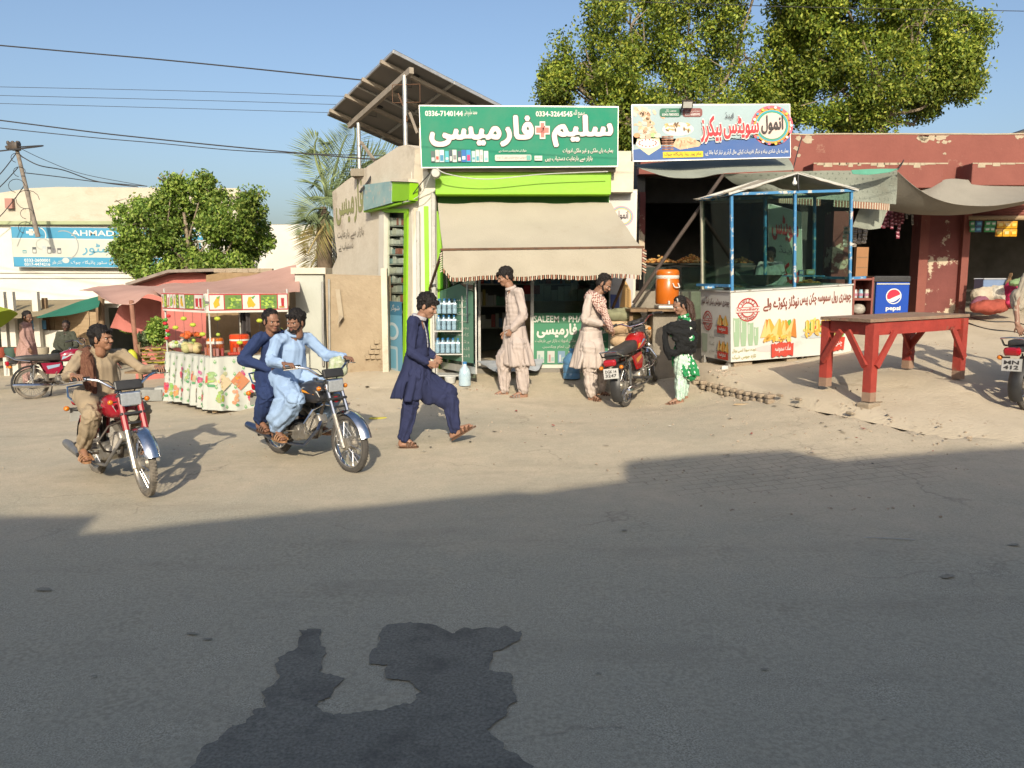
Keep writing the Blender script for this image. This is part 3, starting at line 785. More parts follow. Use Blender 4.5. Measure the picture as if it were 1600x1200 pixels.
 mb = MB(M_GREENP); wquad(mb,[(612,284),(640,285),(639,313),(612,315)],.0,.14); wquad(mb,[(568,329),(638,313),(638,316),(568,332)],.0,.12); mb.build('fascia_panel',t)
 mb = MB(M_PLAST); wquad(mb,[(610,278),(638,279),(638,284),(610,283)],-.02,.17); mb.build('ledge',t)
 # front: pillars, parapet, fascia
 mb = MB(M_WHITE); pbox(mb,645,268,683,600,12.0,.45); mb.build('pillar',t)
 mb = MB(M_GREENP)
 pbox(mb,664,322,671,600,11.975,.03); pbox(mb,683,330,692,600,12.05,.3); mb.build('pillar_stripe',t)
 mb = MB(M_WHITEP); mb.tube([P(653,330,11.93),P(655,590,11.93)],.03); mb.tube([P(677,300,11.9),P(679,590,11.9)],.035); mb.build('drain_pipe',t)
 mb = MB(M_WHITE); pbox(mb,955,296,993,600,12.1,.45); mb.build('pillar',t)
 mb = MB(M_PLAST); pbox(mb,645,236,986,300,12.05,.3); pbox(mb,655,200,760,236,12.3,.25); mb.build('parapet',t)
 mb = MB(M_PLAST); pbox(mb,937,252,990,300,11.85,.2); mb.build('corner_block',t)
 mb = MB(M_GREENP); pbox(mb,680,268,955,304,11.72,.33,bev=.01); mb.build('fascia',t)
 mb = MB(mat('shaded_green',(.03,.10,.02),(.04,.13,.02),3,.8)); pbox(mb,684,304,952,330,11.98,.1); mb.build('shaded_recess',t)  # shade under the fascia, painted in as a darker green
 mb = MB(M_CONC); pbox(mb,668,258,962,268,11.66,.4); mb.build('ledge',t)
 # rooms
 X0 = P(690,450,12.2).x; X1 = P(956,450,12.2).x; XC = (X0 + X1) / 2
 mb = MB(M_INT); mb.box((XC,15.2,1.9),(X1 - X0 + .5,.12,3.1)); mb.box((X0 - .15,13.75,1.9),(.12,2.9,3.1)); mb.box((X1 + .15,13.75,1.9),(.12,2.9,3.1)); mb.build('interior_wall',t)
 mb = MB(M_CONC); mb.box((XC - .1,14.0,3.5),(X1 - X0 + .7,3.0,.14)); mb.box((XC - 1.2,15.4,3.55),(3.4,3.6,.12)); mb.build('roof',t)
 mb = MB(M_TILE); mb.box((XC,13.65,PH_Z - .06),(X1 - X0 + .4,3.2,.14)); mb.build('floor',t)
 # shelving inside
 for k in range(5):
  z = .9 + k*.4; mb = MB(M_WHITEP); mb.box((XC,14.95,z),(X1 - X0,.35,.025)); s = mb.build('shelf',t)
  boxes_on_shelf(s,X0 + .05,X1 - .05,14.85,z + .013,.16,rg,.3)
 mb = MB(M_WOODL); mb.box((.75,13.55,.95),(1.35,.5,.95)); c_ = mb.build('counter',t)
 boxes_on_shelf(c_,.2,1.35,13.45,1.43,.15,rg,.34,cols=((.72,.74,.70),(.7,.72,.69),(.66,.7,.68)),w=(.1,.12))
 mb = MB(mat('red_carton',(.35,.02,.02))); mb.box((.32,13.1,1.62),(.26,.2,.14)); mb.build('carton',t)
 # shop window with the green film
 mb = MB(M_STEEL)
 for (a,b_) in ((829,834),(951,955)): pbox(mb,a,420,b_,578,12.2,.05)
 pbox(mb,829,416,955,421,12.2,.05); pbox(mb,690,410,829,416,12.2,.05); mb.build('window_frame',t)
 mb = MB(M_WHITE); pbox(mb,829,570,955,580,12.15,.14); mb.build('sill',t)
 mb = MB(M_GLASSG); pbox(mb,834,421,951,570,12.22,.006); win = mb.build('window',t)
 w_ = P(951,500,12.2).x - P(834,500,12.2).x; z0 = P(890,570,12.2).z; z1 = P(890,489,12.2).z; H = z1 - z0
 c = Canvas(plane_fn((P(834,500,12.2).x,12.205,z0),(1,0,0),(0,0,1)),M_PRINT)
 c.rect(0,0,w_,H,(.07,.30,.17)).rect(0,H*.80,w_,H,(.04,.20,.11))
 c.text('SALEEM + PHARMACY',.0,H*.82,w_*1.0,H*.95,(.78,.78,.72),bold=.01)
 c.text('فارمیسی',w_*.04,H*.52,w_*.58,H*.80,(.82,.82,.76),bold=.04); c.text('سلیم',w_*.72,H*.52,w_*.99,H*.78,(.82,.82,.76),bold=.04)
 for (a,b2,c2,d2) in ((.61,.64,.69,.68),(.63,.61,.67,.71)): c.rect(w_*a,H*b2,w_*c2,H*d2,(.70,.22,.20))
 c.text('ہمارے ہاں ملکی و غیر ملکی ادویات بازار سے بارعایت',.02,H*.42,w_*.97,H*.50,(.75,.72,.66)); c.text('شوگر کی تمام ویکسین',w_*.12,H*.31,w_*.62,H*.39,(.70,.74,.66))
 for k in range(7): u = .05 + k*.16; c.rect(u,.03,u + .11,H*.27,((.58,.66,.62),(.62,.64,.60),(.20,.36,.52),(.64,.66,.62))[k % 4]); c.rect(u + .02,.05,u + .05,H*.2,((.30,.45,.42),(.5,.3,.3),(.6,.65,.7))[k % 3]); c.rect(u + .06,.06,u + .1,H*.15,(.35,.55,.5))
 c.build('window_film',win)
 mb = MB(M_STEEL); pbox(mb,747,416,751,585,12.2,.05); mb.build('door_frame',t)
 # glass door leaf folded open towards the road
 a = P(684,470,12.12); a.z = PH_Z + .02; b2 = P(744,560,11.25); b2.z = a.z; du = (b2 - a).normalized(); L = (b2 - a).length; Hd = 1.78
 nrm = du.cross(Vector((0,0,1)))
 mb = MB(M_GLASSG); mb.bar(a + Vector((0,0,Hd / 2)),b2 + Vector((0,0,Hd / 2)),.01,Hd,m=M_GLASSG); dr = mb.build('door',t)
 mb = MB(M_STEEL); mb.bar(b2 + Vector((0,0,0)),b2 + Vector((0,0,Hd)),.02,.012); mb.bar(a + Vector((0,0,.05)),b2 + Vector((0,0,.05)),.03,.1); mb.build('frame',dr)
 fn = plane_fn(a + Vector((0,0,.15)) + nrm*.008,du,(0,0,1)); c = Canvas(fn,M_PRINT)
 c.poly([(L*.05,0),(L*.95,0),(L*.95,1.0),(L*.6,1.12),(L*.05,1.0)],(.10,.26,.18))
 for k in range(9): c.text(('ادویات','انسولین','شوگر','کاسمیٹکس','بچوں کا دودھ','سرجیکل','ویکسین','ملکی','ٹیسٹ')[k],L*.2,.06 + k*.1,L*.85,.125 + k*.1,(.55,.6,.52))
 c.build('door_film',dr)
 mb = MB(M_CHROME);
 for s in (-1,1):
  q = a + du*(L - .13) + nrm*.06*s; mb.tube([q + Vector((0,0,.75)),q + Vector((0,0,1.28))],.013)
 for z in (.85,1.17): mb.tube([a + du*(L - .13) - nrm*.06 + Vector((0,0,z)),a + du*(L - .13) + nrm*.06 + Vector((0,0,z))],.009)
 mb.build('handle',dr)
pharmacy()
def mat_on_step():
 # white cloth mat spread on the pharmacy step
 a = [P(745,560,12.0),P(850,552,12.0),P(842,583,11.7),P(775,588,11.5)]
 zz = [PH_Z + .12,PH_Z + .14,PH_Z + .02,PH_Z + .01]
 for q,z in zip(a,zz): q.z = z
 mb = MB(mat('pale_plastic_sheet',(.55,.58,.62),(.40,.45,.52),9,.5,.5,20))
 mb.sheet(lambda u,v: (a[0]*(1 - u) + a[1]*u)*(1 - v) + (a[3]*(1 - u) + a[2]*u)*v + Vector((0,0,.02*noise.noise(Vector((u*6,v*5,1))) + .01)),14,8,.01)
 tag(mb.build('floor_mat'),'pale crumpled plastic sheet spread over the pharmacy doorstep','floor mat')
mat_on_step()
# signs
def board(name,label,corners,d,th,fill,draw,framec=M_STEEL,post=None,dd=(0,0)):
 """signboard between four picked corners (top left, top right, bottom right, bottom left); returns the thing"""
 tl,tr,br,bl = [P(x,y,d + q) for (x,y),q in zip(corners,(0,dd[0],dd[0],0))]
 t = thing(name,label,'sign',((bl + br) / 2))
 n = (tr - tl).cross(tl - bl).normalized()
 if n.y > 0: n = -n
 mb = MB(M_WHITEP); vs = [tl,tr,br,bl]; mb.add([p for p in vs] + [p - n*th for p in vs],[(0,3,2,1),(4,5,6,7),(0,1,5,4),(1,2,6,5),(2,3,7,6),(3,0,4,7)]); mb.build('panel',t)
 mb = MB(framec)
 for a,b in ((tl,tr),(tr,br),(br,bl),(bl,tl)): mb.bar(a + n*.002,b + n*.002,.008,.014)
 mb.build('frame',t)
 W = (br - bl).length; H = (tl - bl).length;
 fn = lambda u,v,off: (bl*(1 - u / W) + br*(u / W))*(1 - v / H) + (tl*(1 - u / W) + tr*(u / W))*(v / H) + n*(off + .003)
 c = Canvas(fn,M_PRINT); c.rect(0,0,W,H,fill); draw(c,W,H); c.build('print',t)
 return t
def d_green(c,W,H):
 Wt = (.86,.85,.78); rg = random.Random(4)
 def T(s,a,b,x,y,col=Wt,bold=.015,**k): c.text(s,a*W,b*H,x*W,y*H,col,bold=bold,**k)
 T('0336-7140144',.028,.83,.218,.92,bold=.03); T('محمد سلیم بھٹی',.225,.82,.29,.945,bold=.01)
 T('0334-3264545',.585,.83,.77,.92,bold=.03); T('سمیع اللہ',.775,.81,.83,.945,bold=.01)
 T('فارمیسی',.045,.335,.575,.85,bold=.045,edge=(.10,.05,.05),ew=.022); T('سلیم',.665,.325,.975,.865,bold=.045,edge=(.10,.05,.05),ew=.022)
 for (a,b2,c2,d2) in ((.581,.535,.655,.675),(.604,.46,.632,.75)): c.rect(a*W,b2*H,c2*W,d2*H,Wt,layer=12)
 for (a,b2,c2,d2) in ((.586,.56,.65,.65),(.609,.485,.627,.725)): c.rect(a*W,b2*H,c2*W,d2*H,(.72,.25,.22),layer=13)
 T('ہمارے ہاں ملکی و غیر ملکی ادویات',.72,.215,.975,.305,(.88,.78,.72)); T('بازار سے بارعایت دستیاب ہیں',.63,.075,.87,.175,(.88,.78,.72))
 T('شوگر کی تمام ویکسین دستیاب ہے',.395,.235,.535,.29)
 c.rrect(.375*W,.10*H,.56*W,.20*H,.02,(.66,.68,.60)); c.text('انسولین سرنج سٹرپس بچوں کا دودھ',.385*W,.12*H,.535*W,.18*H,(.25,.22,.2)); c.rect(.536*W,.11*H,.556*W,.19*H,(.15,.5,.42))
 c.rect(.576*W,.10*H,.615*W,.18*H,(.75,.78,.72)); c.text('سلیم',.58*W,.11*H,.61*W,.17*H,(.05,.3,.2))
 x = .05
 for k,(w_,c1,c2) in enumerate(((.022,(.1,.16,.16),(.7,.74,.72)),(.02,(.72,.70,.66),(.6,.12,.1)),(.026,(.6,.75,.8),(.06,.3,.5)),(.02,(.1,.5,.6),(.8,.8,.8)),(.017,(.08,.12,.15),(.7,.7,.68)),(.022,(.75,.75,.72),(.3,.3,.32)),(.02,(.08,.1,.15),(.75,.75,.72)),
         (.024,(.04,.18,.52),(.7,.75,.8)),(.024,(.05,.35,.7),(.6,.05,.2)),(.02,(.5,.7,.7),(.1,.4,.5)),(.02,(.72,.74,.7),(.1,.4,.5)),(.018,(.7,.72,.7),(.5,.5,.5)),(.024,(.8,.82,.8),(.3,.6,.65)))):
  h = .2 if k % 3 else .18; c.rect(x*W,.085*H,(x + w_*.92)*W,(.085 + h)*H,c1,layer=14); c.rect((x + .003)*W,(.105 + .02*(k % 2))*H,(x + w_*.8)*W,(.16 + .02*(k % 3))*H,c2,layer=15); x += w_ + (.003 if k % 3 == 2 else .0005)
board('signboard','large green pharmacy signboard with white lettering and a pale red cross',[(655,165),(966,167),(965,260),(659,262)],11.55,.12,(.004,.27,.16),d_green)
def bakery_art(c,W,H):
 rg = random.Random(9)
 def sky_wave():
  n = 24; c.poly([(0,0),(W,0)] + [(W*(1 - k / n),H*(.22 + .24*(1 - k / n) ** 1.3*(1 if k < n else 0) + .02*math.sin(k*.7))) for k in range(n + 1)],(.06,.15,.42),layer=2)
  c.poly([(W,H*.22)] + [(W*(1 - k / n),H*(.25 + .25*(1 - k / n) ** 1.3)) for k in range(n + 1)][::1] + [(0,H*.45),(0,H*.30)],(.30,.50,.66),layer=1)
 sky_wave()
 # platter photographs: biscuits, cakes, rolls
 for k in range(60):
  u = rg.gauss(.085,.035)*W; v = H*rg.uniform(.50,.95) - (u - .08*W)*.35; r = rg.uniform(.02,.04); col = rg.choice(((.74,.52,.34),(.80,.62,.46),(.70,.42,.26),(.85,.72,.58)))
  c.oval(max(u,.035),min(v,H*.93),r*1.3,r*.8,col,layer=3 + (k % 3),n=10,a=rg.uniform(0,3))
 for (u,v,col) in ((.02,.46,(.85,.42,.22)),(.055,.44,(.82,.70,.55)),(.09,.43,(.75,.50,.38)),(.125,.46,(.45,.68,.30)),(.15,.45,(.85,.75,.6))): c.oval(u*W + .02,v*H,.05,.035,col,layer=7,n=12)
 c.poly([(.02*W,.28*H),(.10*W,.10*H),(.18*W,.24*H),(.17*W,.40*H),(.03*W,.40*H)],(.84,.80,.52),3); c.oval(.095*W,.31*H,.075*W,.09*H,(.88,.86,.82),6)
 for k in range(14): c.oval((.095 + .055*math.cos(k*.45))*W,(.32 + .06*math.sin(k*.45))*H,.011,.011,(.42,.10,.10),7,n=8)
 c.oval(.29*W,.56*H,.10*W,.12*H,(.82,.80,.74),3)
 for k in range(26): c.oval((.29 + rg.uniform(-.075,.075))*W,(.59 + rg.uniform(-.07,.07))*H,.03,.014,rg.choice(((.75,.55,.22),(.20,.13,.08),(.85,.80,.70),(.62,.40,.2))),4 + k % 3,n=8,a=rg.uniform(0,3))
 for k in range(24): c.oval((.195 + .018*(k % 4))*W,(.20 + .045*(k // 4))*H,.028,.013,((.24,.10,.06),(.42,.22,.14))[k % 2],4 + k % 2,n=9)
 c.poly([(.25*W,.26*H),(.30*W,.19*H),(.42*W,.24*H),(.44*W,.30*H),(.36*W,.42*H),(.28*W,.40*H)],(.72,.52,.34),3)
 for k in range(34): c.oval((.335 + rg.uniform(-.06,.06))*W,(.30 + rg.uniform(-.07,.07))*H,.026,.012,rg.choice(((.68,.46,.28),(.80,.62,.42),(.50,.30,.18))),4 + k % 3,n=7,a=rg.uniform(0,3))
 c.rrect(.175*W,.78*H,.31*W,.935*H,.04,(.04,.20,.13),8); c.text('محمد بلال',.21*W,.86*H,.28*W,.92*H,(.8,.8,.8),layer=9); c.text('0343-7803032',.19*W,.80*H,.295*W,.845*H,(.8,.8,.8),bold=.02,layer=9)
 c.rrect(.32*W,.78*H,.445*W,.935*H,.04,(.28,.10,.10),8); c.text('سویٹس بیکرز',.335*W,.86*H,.43*W,.91*H,(.75,.7,.7),layer=9); c.text('0307-6889995',.335*W,.80*H,.43*W,.845*H,(.75,.7,.7),bold=.02,layer=9)
 # round emblem
 U,V = .885*W,.60*H; r = .335*H
 for q,col in ((1.13,(.72,.16,.20)),(.98,(.75,.38,.06)),(.88,(.05,.42,.55)),(.80,(.08,.36,.20)),(.73,(.80,.66,.60))): c.oval(U,V,r*q*1.02,r*q,col,n=32)
 for k in range(18): c.oval(U + r*1.03*math.cos(k*PI / 9),V + r*1.02*math.sin(k*PI / 9),.022,.022,((.9,.85,.8),(.85,.2,.35),(.85,.6,.1),(.1,.4,.6))[k % 4],layer=18,n=8)
 c.text('انمول',U - r*.60,V - r*.45,U + r*.60,V + r*.58,(.05,.045,.05),bold=.025,layer=19)
 # title
 c.text('سویٹس',.575*W,.36*H,.80*W,.78*H,(.62,.05,.07),bold=.04,edge=(.85,.84,.82),ew=.05,layer=21); c.text('بیکرز',.43*W,.30*H,.565*W,.80*H,(.62,.05,.07),bold=.04,edge=(.85,.84,.82),ew=.05,layer=21)
 c.text('اینڈ',.585*W,.72*H,.64*W,.86*H,(.06,.06,.08),bold=.01,layer=23)
 c.rect(.19*W,.045*H,.445*W,.155*H,(.82,.62,.04),8); c.text('جام پور روڈ پائیگاہ چوک',.20*W,.06*H,.435*W,.145*H,(.10,.09,.05),bold=.01,layer=9)
 c.text('ہمارے ہاں شادی بیاہ و دیگر تقریبات کیلئے مال آرڈر پر تیار کیا جاتا ہے۔',.455*W,.065*H,.985*W,.18*H,(.82,.84,.86),bold=.01,layer=9)
board('signboard','pale blue bakery signboard with red lettering, food pictures and a round emblem',[(987,164),(1234,163),(1235,246),(989,252)],12.3,.1,(.42,.56,.60),bakery_art)
def d_ahmad(c,W,H):
 B = (.06,.34,.56)
 c.rect(0,.72*H,W,H,B,2).rect(0,0,W,.25*H,B,2).rect(0,.69*H,W,.715*H,(.75,.76,.7),2)
 c.text('AHMAD MEDICAL STORE',.30*W,.79*H,.98*W,.93*H,(.80,.80,.74),bold=.01,layer=4)
 c.rect(.075*W,.835*H,.125*W,.895*H,(.8,.8,.74),4).rect(.09*W,.79*H,.11*W,.94*H,(.8,.8,.74),4)
 c.text('میڈیکل سٹور',.35*W,.30*H,.75*W,.66*H,(.14,.40,.55),bold=.02,layer=4); c.text('احمد',.78*W,.32*H,.95*W,.66*H,(.14,.40,.55),bold=.02,layer=4)
 for k,(u,h,col) in enumerate(((.05,.08,(.1,.35,.4)),(.1,.16,(.12,.14,.15)),(.15,.2,(.5,.58,.6)),(.175,.17,(.12,.13,.14)),(.2,.13,(.5,.5,.5)),(.225,.14,(.14,.15,.16)))): c.rect(u*W,.34*H,(u + .02)*W,(.34 + h)*H,col,4); c.rect((u + .003)*W,.36*H,(u + .017)*W,(.34 + h*.6)*H,(.62,.64,.6),5)
 c.ring(.26*W,.55*H,.07*W,.075*W,(.35,.38,.38),layer=5,a0=-70,a1=110); c.oval(.265*W,.17*H,.018*W,.07*H,(.6,.66,.66),5); c.ring(.135*W,.80*H,.035*W,.04*W,(.7,.74,.72),layer=5,a0=-40,a1=70)
 c.text('0333-2600001',.055*W,.13*H,.185*W,.21*H,(.78,.80,.78),bold=.02,layer=4); c.text('0317-4474216',.055*W,.03*H,.185*W,.11*H,(.78,.80,.78),bold=.02,layer=4)
 c.text('ڈاکٹر طاہر',.195*W,.06*H,.245*W,.18*H,(.75,.78,.76),layer=4); c.text('احمد میڈیکل سٹور پائیگاہ چوک',.29*W,.06*H,.62*W,.18*H,(.75,.78,.76),layer=4); c.text('بازار سے بارعایت',.66*W,.06*H,.95*W,.18*H,(.75,.78,.76),layer=4)
board('signboard','faded blue and white medical store signboard on the white building at left',[(17,354),(330,358),(330,419),(22,417)],21.75,.08,(.62,.65,.58),d_ahmad)
def d_banner(c,W,H):
 c.rect(0,0,W,H*.42,(.62,.62,.64),2); U,V,r = W*.48,H*.80,W*.40
 for q,col in ((1.1,(.78,.36,.44)),(1.0,(.18,.5,.62)),(.9,(.78,.55,.18)),(.8,(.80,.74,.70))): c.oval(U,V,r*q,r*q,col,n=24)
 c.text('انمول',U - r*.6,V - r*.5,U + r*.6,V + r*.6,(.06,.05,.06),bold=.03)
 c.text('سویٹس',W*.25,H*.48,W*.98,H*.57,(.5,.05,.06),bold=.04)
 c.oval(W*.35,H*.28,W*.3,H*.06,(.45,.46,.47)).oval(W*.35,H*.26,W*.26,H*.045,(.6,.6,.6)).rect(W*.02,H*.05,W*.4,H*.16,(.08,.12,.35)); c.poly([(W*.4,.02),(W*.95,H*.05),(W*.9,H*.2),(W*.6,H*.3)],(.72,.45,.18))
board('wall_banner','tall white bakery banner with round emblem on the pillar right of the beige awning',[(952,298),(994,300),(988,492),(953,490)],12.06,.02,(.74,.73,.70),d_banner)
# beige awning over the pharmacy
M_AWN = mat('beige_canvas',(.48,.44,.35),(.44,.40,.32),1.2,.9,.25,60,stain=(.37,.32,.24),ssc=1.2,sthr=.60,swid=.25)
def awning():
 t = thing('shop_awning','beige canvas awning with striped fringe over the pharmacy front','awning',(0.3,11.9,2.2))
 tl,tr = P(684,318,11.93),P(955,316,11.93); fl,fr = P(692,390,10.95),P(1003,386,10.95)
 zt = (tl.z + tr.z) / 2; tl.z = tr.z = zt
 def f(u,v):
  p = (tl*(1 - u) + tr*u)*(1 - v) + (fl*(1 - u) + fr*u)*v
  p.z -= .035*math.sin(PI*v)*(1 + .3*math.sin(u*9)) + .03*noise.noise(Vector((u*5,v*3,0))) + .006*noise.noise(Vector((u*22,v*7,3))); return p
 mb = MB(M_AWN); mb.sheet(lambda u,v: f(u,1 - v),40,12,.006); mb.build('canvas',t)
 def hang(u,v):
  p = fl*(1 - u) + fr*u; p.z -= .02 + v*(.345 + .012*math.sin(u*20)); p.y += .015*math.sin(u*38)*v + .02*noise.noise(Vector((u*9,v*2,4)))*v - .012
  if u < .04: p.z += (.04 - u) / .04*v*.12
  return p
 mb = MB(M_AWN); mb.sheet(lambda u,v: hang(u,1 - v),110,8,.004); vl = mb.build('valance',t)
 mb = MB(mat('fringe_brown',(.28,.13,.08))); mw = mat('fringe_cream',(.60,.54,.42))
 for k in range(92):
  u = (k + .2) / 92; a = hang(u,1); b = hang(u + .55 / 92,1); h = .05 + .012*rnd.random(); o = Vector((rnd.uniform(-.006,.006),rnd.uniform(-.006,.006),-h))
  mb.add([a + Vector((0,-.003,0)),b + Vector((0,-.003,0)),b + o,a + o,a + Vector((0,.003,0)),b + Vector((0,.003,0)),b + o + Vector((0,.004,0)),a + o + Vector((0,.004,0))],[(0,3,2,1),(4,5,6,7),(0,1,5,4),(3,7,6,2),(1,2,6,5),(0,4,7,3)],m=(mw if k % 2 else None))
 for k in range(9):   # loose fringe up the right edge
  z = fr + Vector((.01,-.01,-.03 - k*.036)); mb.bar(z,z + Vector((.05,-.01,-.03)),.008,.016,m=mw if k % 2 else None)
  z = fl + Vector((-.01,-.01,-.04 - k*.03)); mb.bar(z,z + Vector((-.03,-.01,-.02)),.008,.014,m=mw)
 mb.build('fringe',vl)
 mb = MB(M_RUST); mb.bar(fl + Vector((-.03,0,.0)),fr + Vector((.03,0,.0)),.03,.03)
 mb.build('front_rail',t)
 for (a,b) in ((fl,P(671,452,11.95)),(fr + Vector((-.12,.1,-.2)),P(957,482,11.9))):
  mb = MB(M_RUST); mb.bar(a,b,.03,.035); mb.build('strut',t)
awning()
# round fitting, floodlight
def wall_lamp():
 t = thing('wall_lamp','round pale bulkhead lamp at the left end of the green fascia','lamp',P(681,271,11.6))
 p = P(681,271,11.5); mb = MB(mat('pale_lamp_body',(.55,.55,.50),(.42,.42,.38),8,.5)); mb.lathe([(0,-.05),(.055,-.048),(.068,-.02),(.07,.02),(.06,.05),(0,.05)],p,(0,1,0)); mb.build('body',t)
 mb = MB(M_STEEL); mb.lathe([(.074,-.01),(.078,0),(.074,.012)],p,(0,1,0),cap=False); mb.build('rim',t)
wall_lamp()
def flood():
 p = P(1074,163,12.15); t = thing('floodlight','small grey floodlight clamped on top of the bakery signboard','lamp',p)
 mb = MB(M_DKMET); M3 = Matrix.Rotation(.5,3,'X'); mb.box(p,(.16,.05,.11),rot=M3,bev=.01); mb.build('housing',t)
 mb = MB(mat('lamp_lens',(.55,.55,.52),rough=.2)); mb.box(p + M3 @ Vector((0,-.028,0)),(.13,.006,.085),rot=M3); mb.build('lens',t)
 mb = MB(M_DKMET); mb.bar(p + Vector((-.07,.02,-.02)),p + Vector((-.07,.15,-.08)),.015,.015); mb.bar(p + Vector((.07,.02,-.02)),p + Vector((.07,.15,-.08)),.015,.015); mb.build('bracket',t)
flood()
# solar array
def solar():
 A = P(511,178,15.0); B = P(614,79,12.7); u = (A - B); Lu = u.length; u.normalize()
 v = Vector((.82,.57,-.29)); v = (v - u*v.dot(u)*.0).normalized(); Lv = 3.35
 n = u.cross(v).normalized(); n = n if n.z > 0 else -n
 t = thing('solar_array','tilted rack of solar panels on steel posts above the pharmacy roof','solar panels',(-1.7,12.6,3.6))
 pw = Lv / 3; ph = Lu / 2
 for i in range(3):
  for j in range(2):
   o = B + v*(pw*i + .012) + u*(ph*j + .012); a = v*(pw - .024); b = u*(ph - .024)
   mb = MB(M_SOLAR); c = [o,o + a,o + a + b,o + b]
   mb.add([q for q in c] + [q + n*.03 for q in c],[(0,1,2,3),(7,6,5,4),(0,4,5,1),(1,5,6,2),(2,6,7,3),(3,7,4,0)]); p_ = mb.build('solar_panel',t)
   mb = MB(M_SOLARF); mb.add([q + n*.033 for q in c],[(0,1,2,3)]); mb.build('cell_face',p_)
   mb = MB(M_STEEL)
   for q in range(4): mb.bar(c[q] - n*.006,c[(q + 1) % 4] - n*.006,.02,.05,up=n)
   mb.build('frame',p_)
   mb = MB(M_BLACK); q = o + a*.5 + b*.22 - n*.015; mb.bar(q - v*.07,q + v*.07,.05,.02,up=n); mb.tube([q,q - n*.05 + u*.1,q - n*.05 + u*.3 + v*.1,q + u*.45],.005,seg=5); mb.build('junction_box',p_)
 for k in range(4):
  o = B + u*(Lu*(.12 + .26*k)) - n*.06 - v*.05; mb = MB(M_CONC if False else mat('purlin_steel',(.30,.26,.21),(.22,.19,.15),9,.6)); mb.bar(o,o + v*(Lv + .1),.05,.06,up=n); mb.build('purlin',t)
 q1 = P(643,110,12.35); q2 = P(546,197,14.9); mb = MB('purlin_steel'); mb.bar(q1,q2,.07,.09); mb.build('main_beam',t)
 off = v*2.0; mb = MB('purlin_steel'); mb.bar(q1 + off,q2 + off,.07,.09); mb.build('main_beam',t)
 for (x,y0,y1,d) in ((632,118,236,12.5),(560,192,275,14.5)):
  a = P(x,y0,d); b = P(x + 2,y1,d); mb = MB(M_STEEL); mb.tube([a,b],.035,seg=10); mb.build('post',t)
  mb = MB(M_STEEL); mb.tube([a + off,b + off - Vector((0,0,.3))],.035,seg=10); mb.build('post',t)
 mb = MB(M_RUST); a = P(634,150,12.5); c = [a + Vector((-.2,0,.16)),a + Vector((.22,-.05,.16)),a + Vector((.22,-.05,-.1)),a + Vector((-.2,0,-.1))]
 for i in range(4): mb.tube([c[i],c[(i + 1) % 4]],.006,seg=5)
 mb.tube([P(622,146,12.5),P(634,176,12.5),P(636,190,12.45)],.012); mb.build('bracket',t)
 mb = MB('purlin_steel'); mb.bar(P(564,222,14.5),P(589,256,14.0),.04,.04); mb.bar(P(640,176,12.5),P(652,208,12.4),.03,.03); mb.build('brace',t)
 mb = MB(M_BLACK); mb.tube([P(x,y,d) for x,y,d in ((600,245,13.6),(588,262,13.5),(575,285,13.3),(563,300,13.1))],.022); mb.build('cable_duct',t)
solar()
